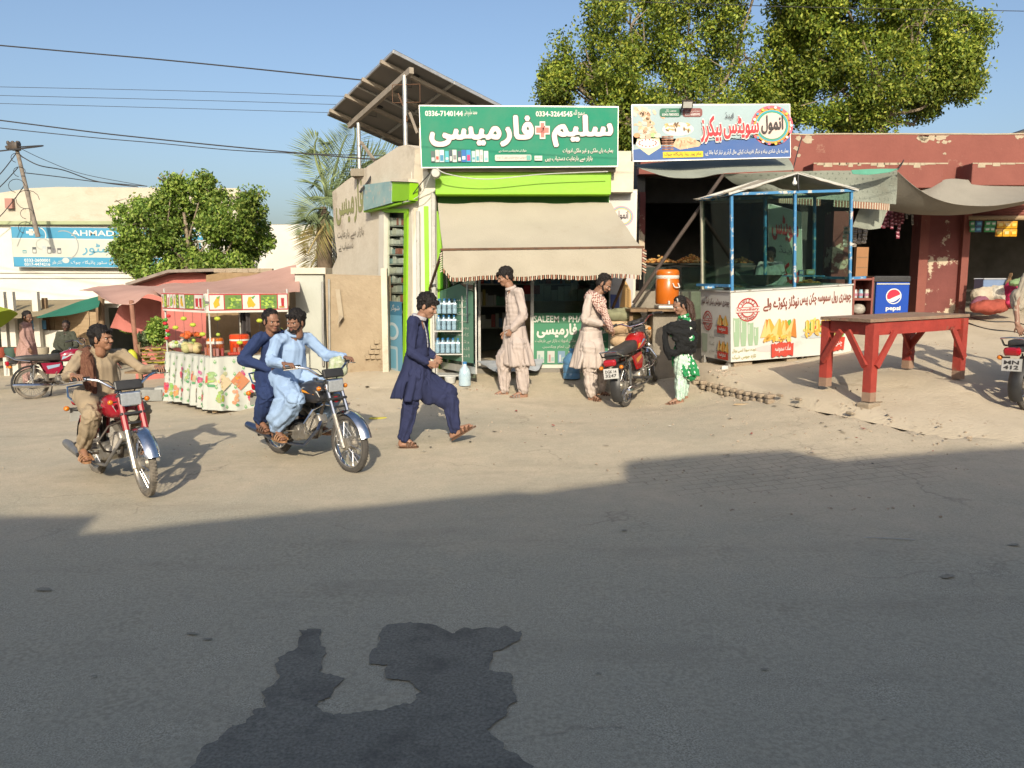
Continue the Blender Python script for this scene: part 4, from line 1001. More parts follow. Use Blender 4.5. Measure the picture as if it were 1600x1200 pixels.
# the red row of shops
def red_building():
 t = thing('shop_row','low oxide red row of open fronted shops with flaking paint and a long parapet','building',(7,14,1.1))
 D = 14.0; rg = random.Random(31)
 Xl = P(998,400,D).x; Xr = 13.2; zt = P(1400,210,D).z
 # parapet with a broken top edge
 n = 90; top = []
 for k in range(n + 1):
  x = Xl + (Xr - Xl)*k / n; h = zt + .015*noise.noise(Vector((x*1.3,0,0))) - (.05*max(0,noise.noise(Vector((x*3.7,5,0))) - .25))
  top.append((x,h))
 zb = P(1400,262,D).z
 mb = MB(M_RED); M = Matrix.Translation((0,D + .28,0)) @ Matrix.Rotation(PI / 2,4,'X'); mb.prism([(Xl,zb),(Xr,zb)] + list(reversed(top)),M,.28); mb.build('parapet',t)
 mb = MB(mat('bare_plaster_cap',(.50,.43,.31),(.40,.33,.24),9,.9,.4,30))
 for k in range(n): mb.box(((top[k][0] + top[k + 1][0]) / 2,D + .14,(top[k][1] + top[k + 1][1]) / 2 + .008),(top[1][0] - top[0][0],.30,.022))
 for (cx,cy,r) in ((1248,216,6),(1262,218,9),(1442,214,10),(1450,212,16),(1470,211,13),(1476,222,5),(1484,221,3),(1466,222,3),(1244,232,5),(1592,212,8),(1248,243,4),(1476,240,3)):
  m = 14; pts = [P(cx + r*math.cos(2*PI*k / m)*rg.uniform(.6,1.15),max(cy + r*.7*math.sin(2*PI*k / m)*rg.uniform(.5,1.2),211.5),D - .003) for k in range(m)]
  mb.add(pts,[tuple(range(m))])
 mb.build('bare_patches',t)
 # band below the parapet with deep slots, then the concrete ledges
 mb = MB(M_RED)
 z0 = P(1400,300,D).z; xs = [(998,1254),(1276,1505),(1524,1900)]
 for (a,b) in xs: zz = z0 if a > 1000 else P(1100,272,D).z; mb.box(((P(a,280,D).x + P(b,280,D).x) / 2,D + .15,(zb + zz) / 2),(P(b,280,D).x - P(a,280,D).x,.3,zb - zz))
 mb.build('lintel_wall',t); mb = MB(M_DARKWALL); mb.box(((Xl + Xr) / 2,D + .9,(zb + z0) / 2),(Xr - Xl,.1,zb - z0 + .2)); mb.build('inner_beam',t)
 for (x0,x1,y0,y1) in ((1272,1476,254,292),(1521,1830,254,288)):
  mb = MB(M_RED); a = P(x0,y0,13.5); b = P(x1,y0,13.5); c = P(x1,y1,13.35)
  mb.box(((a.x + b.x) / 2,D - .24,(a.z + c.z) / 2),(b.x - a.x,.48,a.z - c.z),bev=.015)
  l = mb.build('ledge',t); mb = MB('bare_plaster_cap')
  x = a.x
  while x < b.x:
   w_ = rg.uniform(.04,.16); h = rg.uniform(.01,.05)*(1.6 if rg.random() < .2 else 1); mb.box((x + w_ / 2,D - .482,a.z - h / 2),(w_,.006,h)); x += w_*rg.uniform(.8,1.1)
  mb.build('flaked_edge',l)
 # piers
 for (x0,x1,y0,d,dep,m_) in ((998,1007,300,D - .1,.5,M_REDW),(1205,1243,330,D,.4,M_REDW),(1300,1330,330,D,.4,M_REDW),(1436,1450,300,D - .1,.3,M_RED),(1450,1503,300,D,.4,M_REDW),(1503,1514,300,D - .1,.4,M_RED),(1700,1760,300,D,.4,M_REDW)):
  mb = MB(m_); a = P(x0,400,d); b = P(x1,400,d); z1 = P(x0,y0,d).z; mb.box(((a.x + b.x) / 2,d + dep / 2,(z1 + .4) / 2),(b.x - a.x,dep,z1 - .4)); mb.build('pier',t)
 # rooms behind
 zf = 1.15
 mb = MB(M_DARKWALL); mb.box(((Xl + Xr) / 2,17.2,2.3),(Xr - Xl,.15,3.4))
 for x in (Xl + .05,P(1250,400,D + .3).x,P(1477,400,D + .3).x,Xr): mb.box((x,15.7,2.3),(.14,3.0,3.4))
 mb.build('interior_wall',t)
 mb = MB(M_CONC); mb.box(((Xl + Xr) / 2,15.7,zt - .55),(Xr - Xl,3.3,.14)); mb.build('roof',t)
 mb = MB(M_TILE); mb.box(((Xl + Xr) / 2,15.6,zf - .3),(Xr - Xl,3.4,.6)); mb.build('floor',t)
 # rolled shutter over the right shop
 mb = MB(M_RED); a = P(1514,330,D - .05); b = P(1800,330,D - .05)
 for k in range(5): mb.tube([(a.x,D + .02,a.z + .1 - k*.045),(b.x,D + .02,a.z + .1 - k*.045)],.025,seg=6)
 mb.build('shutter',t)
 mb = MB(M_WOODL); mb.tube([(a.x - .03,D - .08,P(1550,341,D).z),(b.x,D - .08,P(1550,341,D).z)],.04,seg=8); mb.build('shutter_rail',t)
red_building()
def far_hill():
 t = thing('tin_roof','dark corner of a far roof above the red parapet at the right edge','roof',(13.4,20,5))
 mb = MB(M_DKMET); a = P(1578,212,20); mb.add([a,P(1640,188,20),P(1800,185,20),P(1800,215,20),a + Vector((0,2,0)),P(1640,188,22),P(1800,185,22),P(1800,215,22)],[(0,3,2,1),(0,1,5,4),(1,2,6,5),(4,5,6,7)]); mb.build('sheet',t)
 mb = MB(M_CONC); mb.box((14.2,21,3.2),(2.2,1.6,3.2)); mb.build('wall',t)
far_hill()
# bakery shop: plinth, glass counters and heaps of sweets in the dark
def bakery():
 zf = P(1050,455,12.9).z
 t = thing('display_counter','dark glass fronted sweet counter on the raised floor of the bakery','counter',(P(1050,455,13.2).x,13.2,zf))
 mb = MB(M_CONC); x0 = P(990,455,12.8).x; x1 = P(1300,455,12.8).x; mb.box(((x0 + x1) / 2,13.5,zf / 2 + .15),(x1 - x0,1.3,zf - .3),bev=.02); mb.build('plinth',t)
 mb = MB(M_DKMET); x0 = P(1008,430,13.1).x; x1 = P(1240,430,13.1).x; zt = P(1050,414,13.1).z
 mb.box(((x0 + x1) / 2,13.5,(zf + zt) / 2),(x1 - x0,.5,zt - zf)); mb.build('cabinet',t)
 mb = MB(M_GLASSC)
 for k in range(4): w_ = (x1 - x0) / 4; mb.box((x0 + w_*(k + .5),13.23,(zf + zt) / 2),(w_*.94,.008,(zt - zf)*.86))
 mb.build('pane',t)
 rg = random.Random(8)
 for (x,w_,h) in ((1032,30,.14),(1082,28,.17),(1160,22,.12)):
  p = P(x,413,13.35); r = w_ / 1250*13.3
  tt = thing('sweet_heap',{1032: 'low dark heap of fried sweets on the bakery counter',1082: 'tallest golden heap of fried sweets on the bakery counter',1160: 'heap of snacks on the bakery counter seen through the cart glass'}[x],'sweets',(p.x,13.45,zt))
  mb = MB(M_STEEL); mb.lathe([(r,.03),(r*.9,.005),(0,.005)],(p.x,13.45,zt)); mb.build('tray',tt)
  mb = MB(vcol_mat('food_colours',.6,.02,bump=.3))
  for _ in range(130):
   q = rg.random() ** .5*r*.9; a = rg.uniform(0,6.28); z = h*(1 - q / r)*rg.random() ** .3
   mb.ell((p.x + q*math.cos(a),13.45 + q*math.sin(a)*.8,zt + .03 + z),(.03,.02,.017),Matrix.Rotation(rg.uniform(0,3),3,'Z'),seg=6,rings=4,col=rg.choice(((.55,.25,.06),(.62,.32,.08),(.48,.18,.05),(.6,.4,.14))))
  mb.build('sweets',tt)
bakery()
def hanging_strip(name,label,group,x,y0,y1,d,wpx,n,c1,c2,per=3):
 t = thing(name,label,'sachets',P(x,y0,d),group=group)
 mb = MB(vcol_mat('sachet_foil',.3,.04,coat=.2)); a = P(x,y0,d); b = P(x,y1,d); w_ = wpx / 1250*d; H = (a.z - b.z) / n
 for k in range(n):
  z = a.z - H*(k + .5); j = rnd.uniform(-.01,.01)
  vs = []
  for (zz,dep) in ((H*.46,0),(H*.25,.012),(-H*.25,.014),(-H*.46,0)):
   vs += [(a.x - w_ / 2 + j,d,z + zz),(a.x,d - dep,z + zz),(a.x + w_ / 2 + j,d,z + zz)]
  fs = [(3*i + q,3*i + q + 3,3*i + q + 4,3*i + q + 1) for i in range(3) for q in range(2)]
  mb.add(vs,fs,col=c1,smooth=True); mb.add([(p[0],p[1] + .006,p[2]) for p in vs],[tuple(reversed(f)) for f in fs],col=c1)
  c = c2 if isinstance(c2,tuple) else c2
  mb.add([(a.x - w_*.32 + j,d - .013,z + H*.16),(a.x - w_*.32 + j,d - .016,z - H*.2),(a.x + w_*.3 + j,d - .016,z - H*.16),(a.x + w_*.3 + j,d - .013,z + H*.2)],[(0,1,2,3)],col=c)
 mb.build('packets',t)
 mb = MB(M_WIRE); mb.tube([a + Vector((0,.004,.03)),b + Vector((0,.004,0))],.003,seg=4); mb.build('string',t)
 return t
for k in range(7):
 x = 1378 + k*5.6; y1 = (356,357,355,358,352,373,350)[k]
 hanging_strip('sachet_strip','strip of maroon sachets hanging under the dark tarpaulin' if k != 5 else 'longest maroon sachet strip with a bright pink end hanging under the tarpaulin','maroon sachet strips hanging in the shop front',x,322,y1,13.0 + (k % 3)*.05,5.0,6 if k != 5 else 8,(.25,.035,.07),(.55,.25,.3))
for k in range(5):
 x = 1322 + k*7.5; hanging_strip('sachet_strip','pale sachet strip hanging beside the right post of the glass cart','pale sachet strips hanging beside the cart',x,354,(386,384,386,382,381)[k],13.05 + (k % 2)*.05,6.5,5,(.42,.38,.32),(.22,.18,.15))
for (x,w_,c1,c2,lab) in ((1520,8,(.06,.32,.12),(.5,.6,.4),'green sachet pair hanging at the left end under the shutter rail'),(1530,10,(.05,.17,.35),(.1,.5,.7),'blue sachet pair hanging under the shutter rail'),(1543,9,(.05,.36,.10),(.7,.75,.6),'green sachets hanging left of the orange ones'),(1552,8,(.04,.32,.10),(.6,.7,.5),'green sachets hanging right beside the orange ones'),
        (1563,10.5,(.75,.36,.02),(.85,.65,.1),'orange sachet packet hanging nearest the green ones'),(1574,10.5,(.78,.42,.02),(.8,.6,.25),'middle orange sachet packet under the shutter rail'),(1585,10.5,(.78,.36,.01),(.85,.6,.1),'rightmost orange sachet packet under the shutter rail')):
 hanging_strip('sachet_packet',lab,'bright sachets hanging under the shutter rail',x,345,370 if c1[0] > .5 else 363,13.85,w_,2,c1,c2)
for k in range(3): hanging_strip('sachet_strip','narrow pale sachet strip hanging in the dark doorway beside the maroon ones','narrow pale strips hanging in the doorway',1418 + k*4.5,326,(342,336,352)[k],13.6,3,4,(.45,.42,.36),(.2,.2,.18))
# tarpaulins
def tarp(name,label,fn,nu,nv,m,th=.006,cat='tarpaulin'):
 mb = MB(m); mb.sheet(fn,nu,nv,th); o = mb.build(name); tag(o,label,cat); return o
def lerp_pts(pts,u):
 k = u*(len(pts) - 1); i = min(int(k),len(pts) - 2); f = k - i
 p0 = pts[max(i - 1,0)]; p1 = pts[i]; p2 = pts[i + 1]; p3 = pts[min(i + 2,len(pts) - 1)]
 return .5*((2*p1) + (p2 - p0)*f + (2*p0 - 5*p1 + 4*p2 - p3)*f*f + (3*p1 - p0 - 3*p2 + p3)*f ** 3)
def rows_fn(rows,wr=.02,ws=3.0,seed=0):
 """surface through rows of picked points"""
 R_ = [[P(*q) for q in r] for r in rows]
 def fn(u,v):
  col = [lerp_pts(r,u) for r in R_]; p = lerp_pts(col,v)
  e = min(1,6*min(u,1 - u) + .3)
  return p + Vector((0,1,.4))*(wr*noise.noise(Vector((p.x*ws,p.z*ws*1.3 + v,seed))) + wr*.35*noise.noise(Vector((p.x*ws*3.3,p.z*ws*2 + v*2,seed + 4))))*e
 return fn
def wire(label,pts,r=.008,sag=0.0,group='overhead wires across the sky'):
 A = [P(*q) for q in pts]; out = []
 n = 26
 for k in range(n + 1): out.append(lerp_pts(A,k / n) - Vector((0,0,sag*math.sin(PI*k / n))))
 mb = MB(M_WHITEP if 'white' in label else M_WIRE); mb.tube(out,r,seg=5); o = mb.build('overhead_wire'); tag(o,label,'wire',group)
M_GREYT = mat('grey_green_canvas',(.36,.39,.33),(.29,.32,.27),1.8,.9,.3,40,stain=(.24,.24,.19),ssc=1.6,sthr=.57,swid=.2)
M_DARKT = mat('brown_grey_canvas',(.33,.31,.26),(.27,.25,.21),1.5,.9,.3,40)
tarp('awning_sheet','faded grey canvas sheet sagging below the bakery signboard',rows_fn([[(992,258,12.9),(1060,252,12.9),(1140,250,12.9),(1232,248,12.9)],[(997,262,12.5),(1060,268,12.5),(1130,262,12.5),(1238,258,12.5)],[(1002,264,12.2),(1045,277,12.15),(1092,278,12.1),(1128,271,11.9),(1190,268,12.2),(1240,266,12.4)]],.02,2.5,1),50,14,M_GREYT)
def pattern_tarp():
 f = rows_fn([[(1128,272,11.95),(1240,268,12.3),(1330,266,12.35),(1402,265,12.05)],[(1150,288,12.2),(1240,288,12.4),(1330,288,12.4),(1402,290,12.1)],[(1188,302,12.5),(1240,309,12.45),(1330,314,12.4),(1400,319,12.15)]],.02,2.6,7)
 t = thing('patterned_tarp','pale green tarpaulin with grey diamond print and striped fringe behind the cart roof','tarpaulin',f(.5,1))
 mb = MB(M_GREYT); mb.sheet(f,60,16,.006); mb.build('canvas',t)
 def nrm(u,v):
  a = f(u + .01,v) - f(u - .01,v); b = f(u,v + .02) - f(u,v - .02); n = a.cross(b).normalized(); return n if n.y < 0 else -n
 mb = MB(mat('diamond_print',(.15,.17,.14),None,rough=.9))
 for j in range(5):
  for i in range(26):
   u = .12 + (i + .5*(j % 2)) / 30; v = .14 + j*.18
   if u > .97 or v > .9: continue
   q = [(u - .009,v),(u,v - .055),(u + .009,v),(u,v + .055)]; mb.add([f(a,b) + nrm(a,b)*.006 for a,b in q],[(0,1,2,3)])
 mb.build('diamonds',t)
 mb = MB('fringe_brown')
 for k in range(90):
  if 32 < k < 41: continue
  u = .22 + k*.0085
  if u > .93: break
  a = f(u,1); mb.bar(a,a + Vector((0,0,-.10 - .02*noise.noise(Vector((k,0,0))))),.014,.006,m=('fringe_cream' if k % 2 else None) and (MATS['fringe_cream'] if k % 2 else None))
 mb.build('fringe',t)
pattern_tarp()
tarp('green_tarp_strip','strip of bright green tarpaulin along the top of the patterned one',rows_fn([[(1330,266,12.0),(1365,264,12.0),(1404,264,11.95)],[(1332,272,11.98),(1360,273,11.98),(1390,269,11.95)]],.01,3,3),16,4,mat('sea_green_tarp',(.07,.26,.18),(.05,.20,.14),5,.7))
tarp('hanging_tarp','torn green grey canvas flap hanging behind the right post of the cart',rows_fn([[(1345,322,12.6),(1368,318,12.6),(1392,314,12.55)],[(1338,338,12.65),(1362,338,12.6),(1386,330,12.6)],[(1332,354,12.7),(1356,358,12.65),(1376,357,12.6)]],.03,5,5),20,16,M_GREYT)
tarp('dark_tarp','big grey brown tarpaulin sagging between a pole and the red parapet',rows_fn([[(1403,268,12.0),(1432,293,12.1),(1465,311,12.2),(1505,320,12.3),(1560,320,12.35),(1630,308,12.2)],
  [(1388,328,12.7),(1425,334,12.75),(1465,335,12.8),(1505,333,12.85),(1560,325,12.8),(1630,312,12.6)],
  [(1420,305,13.6),(1450,293,13.6),(1478,280,13.55),(1512,281,13.6),(1560,288,13.6),(1640,294,13.5)]],.015,1.6,9),70,26,M_DARKT)
def bamboo(name,label,pts,r,m,cat='pole'):
 mb = MB(m); mb.tube([P(*q) for q in pts],r,seg=9); o = mb.build(name); tag(o,label,cat); return o
bamboo('prop_pole','long dark slanting pole that props up the bakery canvas corner',[(1130,273,11.85),(1060,372,11.8),(990,474,11.75)],[.026,.028,.03],mat('tarred_pole',(.07,.05,.04),(.045,.035,.03),8,.8))
wire('rope from the patterned tarpaulin corner up to the red parapet',[(1403,265,12.05),(1408,258,12.8),(1412,250,13.9)],.01,group='ropes holding the tarpaulins')
# samosa cart
def cart():
 FL,FR,BL = P(1142,566,10.9),P(1330,551,11.32),P(1089,554,11.75); FLt = P(1141,457,10.9)
 ux = (FR - FL); W = ux.length; ux.normalize(); vy = BL - FL; vy = (vy - ux*vy.dot(ux)); vy.z *= .4; Dp = (BL - FL).length; vy.normalize(); uz = ux.cross(vy).normalized()
 if uz.z < 0: uz = -uz
 H = (FLt - FL).length
 M = Matrix((ux.to_4d(),vy.to_4d(),uz.to_4d(),FL.to_4d())).transposed(); M[3] = (0,0,0,1)
 t = thing('food_cart','white samosa cart with a blue framed glass box, gabled roof and printed panels','food cart',M=M)
 L = dict(local=True)
 white = mat('white_vinyl_panel',(.70,.70,.66),(.64,.63,.58),2,.5,stain=(.42,.38,.30),ssc=1.6,sthr=.66,swid=.2)
 mb = MB(white); mb.box((W / 2,Dp / 2,H / 2),(W,Dp,H)); mb.build('body',t,**L)
 mb = MB(M_WHITEP); mb.box((W / 2,Dp / 2,H + .012),(W + .03,Dp + .03,.02)); mb.build('counter_top',t,**L)
 # posts, roof frame
 ph = 1.30
 def post(x,y,m_,h=ph,r=.018):
  mb = MB(m_); mb.box((x,y,H + h / 2),(.035,.035,h)); mb.build('post',t,**L)
 post(.03,.02,M_BLUEP); post(W*.52,.02,M_BLUEP); post(W - .03,.02,M_BLUEP); post(.02,Dp - .02,mat('cream_paint',(.55,.52,.40),(.4,.38,.3),8,.6)); post(W - .03,Dp - .02,M_BLUEP); post(W*.55,Dp - .02,M_BLUEP)
 mb = MB(M_BLUEP)
 zt = H + ph
 for (a,b) in (((0,0,zt),(W,0,zt)),((0,Dp,zt),(W,Dp,zt)),((0,0,zt),(0,Dp,zt)),((W,0,zt),(W,Dp,zt)),((-.05,Dp*1.0,H + .09),(.0,0.02,H + .09)),((W,0,H + .10),(W,Dp,H + .1)),((W + .0,.02,H + .10),(W + .22,.02,H + .10)),((-.16,Dp*.5,H + .07),(.0,Dp*.45,H + .07))): mb.bar(a,b,.035,.035)
 mb.build('frame',t,**L)
 rz = zt + .25
 mb = MB(M_WHITEP)
 for y in (-.03,Dp + .03):
  mb = MB(M_WHITEP); mb.bar((-.04,y,zt),(W*.52,y,rz),.03,.03); mb.bar((W + .04,y,zt),(W*.52,y,rz),.03,.03); mb.build('gable_frame',t,**L)
 rf = mat('dusty_roof_cloth',(.42,.38,.30),(.33,.30,.24),4,.9,.3,30)
 def rfn(u,v,s=0):
  x = W*.52*u if s == 0 else W - W*.48*u; z = zt + (rz - zt)*u
  return Vector((x + (-.07*(1 - u) if s == 0 else .05*(1 - u)),-.05 + (Dp + .12)*v,z + .018 - .035*math.sin(PI*v) - .03*math.sin(PI*u) + .03*noise.noise(Vector((u*4,v*4,s)))))
 mb = MB(rf); mb.sheet(lambda u,v: rfn(u,v,0),14,10,.006); mb.sheet(lambda u,v: rfn(1 - u,v,1),14,10,.006); mb.build('roof',t,**L)
 mb = MB(M_GLASSG)
 for (x0,x1) in ((.05,W*.52 - .02),(W*.52 + .02,W - .05)): mb.box(((x0 + x1) / 2,.02,H + .66),(x1 - x0,.006,1.24))
 mb.box((.03,Dp / 2,H + .66),(.006,Dp - .06,1.2)); mb.build('pane',t,**L)
 # bulb under the gable
 mb = MB(mat('milk_glass',(.75,.75,.72),rough=.2)); mb.lathe([(0,-.06),(.03,-.04),(.032,-.015),(.014,.02),(.013,.05),(0,.05)],(W*.50,-.03,zt + .14)); b_ = mb.build('light_bulb',t,**L)
 mb = MB(M_BLACK); mb.lathe([(.016,.05),(.018,.09),(0,.09)],(W*.50,-.03,zt + .14)); mb.tube([(W*.53,-.04,zt + .02),(W*.52,-.05,zt + .12),(W*.53,-.03,zt + .24)],.012,seg=6); mb.build('socket',b_,**L)
 # wheels and brick chocks
 for (x,y) in ((.02,.1),(W*.62,.12),(W - .12,.12),(.0,Dp - .1)):
  mb = MB(M_RUBBER); mb.lathe([(.02,-.02),(.055,-.02),(.062,0),(.055,.02),(.02,.02)],(x,y,-.07),(0,1,0),seg=16); wh = mb.build('wheel',t,**L)
  mb = MB(M_STEEL); mb.lathe([(0,-.024),(.02,-.024),(.02,.024),(0,.024)],(x,y,-.07),(0,1,0),seg=12); mb.bar((x,y,-.07),(x,y,.02),.03,.05); mb.build('bracket',wh,**L)
 for (x,w_) in ((.22,.28),(W*.52,.16),(W*.70,.2),(W*.90,.26)):
  mb = MB(M_BRICK); mb.box((x,.16,-.06),(w_,.2,.10),bev=.012); mb.build('chock',t,**L)
 # print: front
 fn = lambda u,v,off: M @ Vector((u,-off - .002,v)); c = Canvas(fn,M_PRINT); rg = random.Random(3)
 RD = (.42,.05,.05); BR = (.22,.07,.05)
 c.text('چوہدری رول سموسہ چکن پیس',W*.56,H*.74,W*.99,H*.93,BR,bold=.022,edge=(.70,.30,.26),ew=.02); c.text('نوڈلز پکوڑے والے',W*.26,H*.70,W*.55,H*.91,BR,bold=.022,edge=(.70,.30,.26),ew=.02)
 def stamp(c,U,V,r):
  c.ring(U,V,r*.92,r*1.03,(.50,.03,.03),5).ring(U,V,r*.56,r*.66,(.50,.03,.03),5)
  c.rect(U - r*1.12,V - r*.22,U + r*1.12,V + r*.22,(.72,.70,.66),6); c.rect(U - r*1.12,V + r*.19,U + r*1.12,V + r*.24,(.55,.06,.06),7).rect(U - r*1.12,V - r*.24,U + r*1.12,V - r*.19,(.55,.06,.06),7)
  c.text('Choudhary',U - r*1.05,V - r*.16,U + r*1.05,V + r*.17,(.5,.06,.06),bold=.03,layer=7)
  for word,a0,a1 in (('SWEETS',150,30),('SUPERMART',205,335)):
   for k,ch in enumerate(word):
    a = R(a0 + (a1 - a0)*(k + .5) / len(word)); x,y = U + r*.79*math.cos(a),V + r*.79*math.sin(a); s = r*.1; up = 1 if a0 == 150 else -1
    ca,sa = math.cos(a),math.sin(a)
    V0,F0,(bx0,by0,bx1,by1) = text_mesh(ch,.02); sc_ = 2*s / .7
    pts = []
    for (px_,py_) in V0:
     lx = (px_ - (bx0 + bx1) / 2)*sc_; ly = (py_ - .35)*sc_
     if up < 0: lx,ly = -lx,-ly
     pts.append(c.fn(x + lx*sa + ly*ca,y - lx*ca + ly*sa,6*c.step))
    c.mb.add(pts,F0,col=(.5,.06,.06))
 stamp(c,W*.135,H*.74,H*.165)
 # glasses of milk drink
 for (x,w_,h) in ((.02,.05,.42),(.075,.05,.40),(.135,.045,.34),(.185,.036,.27)):
  u = x*W; z = H*.22; c.poly([(u,z + h*H*.35),(u + .012,z),(u + w_*W - .012,z),(u + w_*W,z + h*H*.35),(u + w_*W,z + h*H),(u,z + h*H)],(.36,.52,.34),4); c.oval(u + w_*W / 2,z + h*H,w_*W / 2,.012,(.78,.78,.70),5); c.rect(u + .01,z + h*H*.5,u + .022,z + h*H*.9,(.72,.76,.68),5)
 for k in range(2): c.text(('دودھ سوڈا لسی بوتل','تازہ جوس شیک')[k],W*.01,H*(.13 - .1*k),W*.2,H*(.2 - .1*k),(.45,.42,.12),bold=.01,layer=6)
 c.oval(W*.33,H*.16,W*.14,H*.05,(.70,.62,.60),2)
 def samosa(c,U,V,s,rg,col=None,lay=8):
  a = rg.uniform(-.35,.35); p = [(-.5,0),(.5,-.05),(.12,1.0),(-.02,1.05)]; q = [(U + (x*math.cos(a) - y*math.sin(a))*s,V + (x*math.sin(a) + y*math.cos(a))*s*1.15) for x,y in p]
  c.poly(q,col or rg.choice(((.72,.30,.03),(.80,.42,.06),(.62,.22,.03))),lay); c.poly([q[0],((q[0][0] + q[1][0]) / 2,(q[0][1] + q[1][1]) / 2),q[3]],(.85,.60,.22),lay + 1)
 def heap(c,U0,U1,V,s,n,rg,roll=False):
  for k in range(26): c.oval(rg.uniform(U0,U1),V + s*rg.uniform(.1,.9),s*.3,s*.16,rg.choice(((.16,.42,.06),(.30,.55,.12),(.7,.1,.05),(.75,.68,.2))),5 + k % 3,n=7,a=rg.uniform(0,3))
  for k in range(n):
   U = U0 + (U1 - U0)*(k + .5) / n
   if roll: c.poly([(U - s*.16,V - s*.1),(U + s*.16,V - s*.1),(U + s*.18,V + s*.85),(U,V + s*1.0),(U - s*.18,V + s*.85)],rg.choice(((.80,.50,.08),(.85,.55,.10),(.78,.44,.06))),8 + k % 4); c.poly([(U - s*.16,V - s*.1),(U - s*.02,V - s*.1),(U - s*.04,V + s*.9),(U - s*.18,V + s*.8)],(.88,.66,.2),13)
   else: samosa(c,U,V + rg.uniform(0,.02),s*rg.uniform(.85,1.1),rg,lay=8 + 2*(k % 3))
  for k in range(18): c.oval(rg.uniform(U0,U1),V + rg.uniform(-.05,.02),s*.26,s*.12,rg.choice(((.82,.50,.08),(.75,.40,.06),(.88,.62,.18),(.8,.45,.1))),15 + k % 3,n=8,a=rg.uniform(0,3))
 heap(c,W*.27,W*.50,H*.32,.20,6,rg); heap(c,W*.60,W*.86,H*.36,.17,6,rg,True); heap(c,W*.72,W*.93,H*.25,.14,3,rg,True)
 c.oval(W*.70,H*.30,W*.13,H*.04,(.55,.60,.62),4)
 for (U,V,tx,w_) in ((.32,.04,'سادہ سموسہ',.18),(.76,.06,'چکن رول',.17)):
  p = []
  for k in range(14): p.append((U + w_*k / 13 + rg.uniform(-.006,.006),V + rg.uniform(-.02,.01)))
  for k in range(14): p.append((U + w_*(13 - k) / 13 + rg.uniform(-.006,.006),V + .19 + rg.uniform(-.02,.03)))
  c.poly([(x*W,y*H) for x,y in p],(.62,.05,.03),19); c.text(tx,(U + .03)*W,(V + .05)*H,(U + w_ - .02)*W,(V + .16)*H,(.84,.82,.78),bold=.015,layer=20)
 c.build('front_print',t)
 # print: side
 fn = lambda u,v,off: M @ Vector((-off - .002,Dp - u,v)); c = Canvas(fn,M_PRINT)
 c.text('چوہدری سویٹس بیکرز اینڈ سپر',Dp*.05,H*.78,Dp*.97,H*.92,(.10,.06,.06),bold=.012,edge=(.6,.35,.3),ew=.006); stamp(c,Dp*.26,H*.56,H*.145)
 c.poly([(Dp*.07,H*.08),(Dp*.22,H*.08),(Dp*.25,H*.36),(Dp*.04,H*.36)],(.42,.50,.40),4)
 for k,s_ in enumerate(('دودھ سوڈا','ٹھنڈا','دستیاب ہے')): c.text(s_,Dp*.30,H*(.30 - .11*k),Dp*.48,H*(.36 - .11*k),(.12,.12,.10),layer=5)
 for (V) in (.52,.14):
  for k in range(14): c.oval(Dp*rg.uniform(.62,.9),H*(V + rg.uniform(.0,.1)),.03,.015,(.2,.42,.08),5,n=7)
  for k in range(4): samosa(c,Dp*(.65 + .08*k),H*V,.12,rg,lay=8 + 2*(k % 2))
  c.rect(Dp*.6,H*(V - .12),Dp*.95,H*(V - .01),(.60,.05,.03),14); c.text('سموسہ',Dp*.66,H*(V - .1),Dp*.88,H*(V - .03),(.8,.78,.72),bold=.01,layer=15)
 c.build('side_print',t)
 return t,M,W,H,Dp
CART,CM,CW,CH,CDp = cart()
FOOD = vcol_mat('food_colours',.6,.02,bump=.3)
def on_cart(x,y,z=0.0): return CM @ Vector((x,y,CH + .023 + z))
def wok():
 o = on_cart(CW*.36,.42); t = thing('wok','large black iron wok on the cart counter behind the glass','wok',o)
 mb = MB(M_DKMET); pr = [(.06,.0),(.16,.03),(.25,.085),(.30,.15),(.31,.155),(.245,.095),(.15,.04),(0,.015)]; mb.lathe(pr,o + Vector((0,0,.02)),seg=30); mb.build('bowl',t)
 for s in (-1,1):
  mb = MB(M_STEEL); c = o + Vector((s*.30,0,.17)); mb.tube([c + Vector((s*.05*math.sin(a),.0 + .05*math.cos(a),.05*math.sin(a))) for a in [PI*k / 8 for k in range(9)]],.007,seg=6); mb.build('handle',t)
wok()
def tray(x,y,r,label,cols,n,z=.02,hh=.07):
 o = on_cart(x,y); t = thing('tray',label,'tray of food',o); rg = random.Random(int(x*100))
 mb = MB(M_STEEL); mb.lathe([(r*.8,.0),(r,.03),(r*1.02,.032),(r*.8,.008),(0,.008)],o,seg=24); mb.build('dish',t)
 mb = MB(FOOD)
 for _ in range(n):
  q = rg.random() ** .5*r*.75; a = rg.uniform(0,6.28); h = hh*(1 - q / r)*rg.random()
  mb.ell(o + Vector((q*math.cos(a),q*math.sin(a),.02 + h)),(.028,.018,.014),Matrix.Rotation(rg.uniform(0,3),3,'Z'),seg=6,rings=4,col=rg.choice(cols))
 mb.build('snacks',t)
tray(CW*.72,.25,.2,'steel tray of orange fried snacks behind the right glass pane',((.6,.25,.05),(.5,.18,.04),(.65,.35,.1)),80)
tray(CW*.10,.25,.16,'dark shallow tray left of the wok on the cart counter',((.16,.08,.04),(.3,.16,.08),(.5,.45,.35)),40)
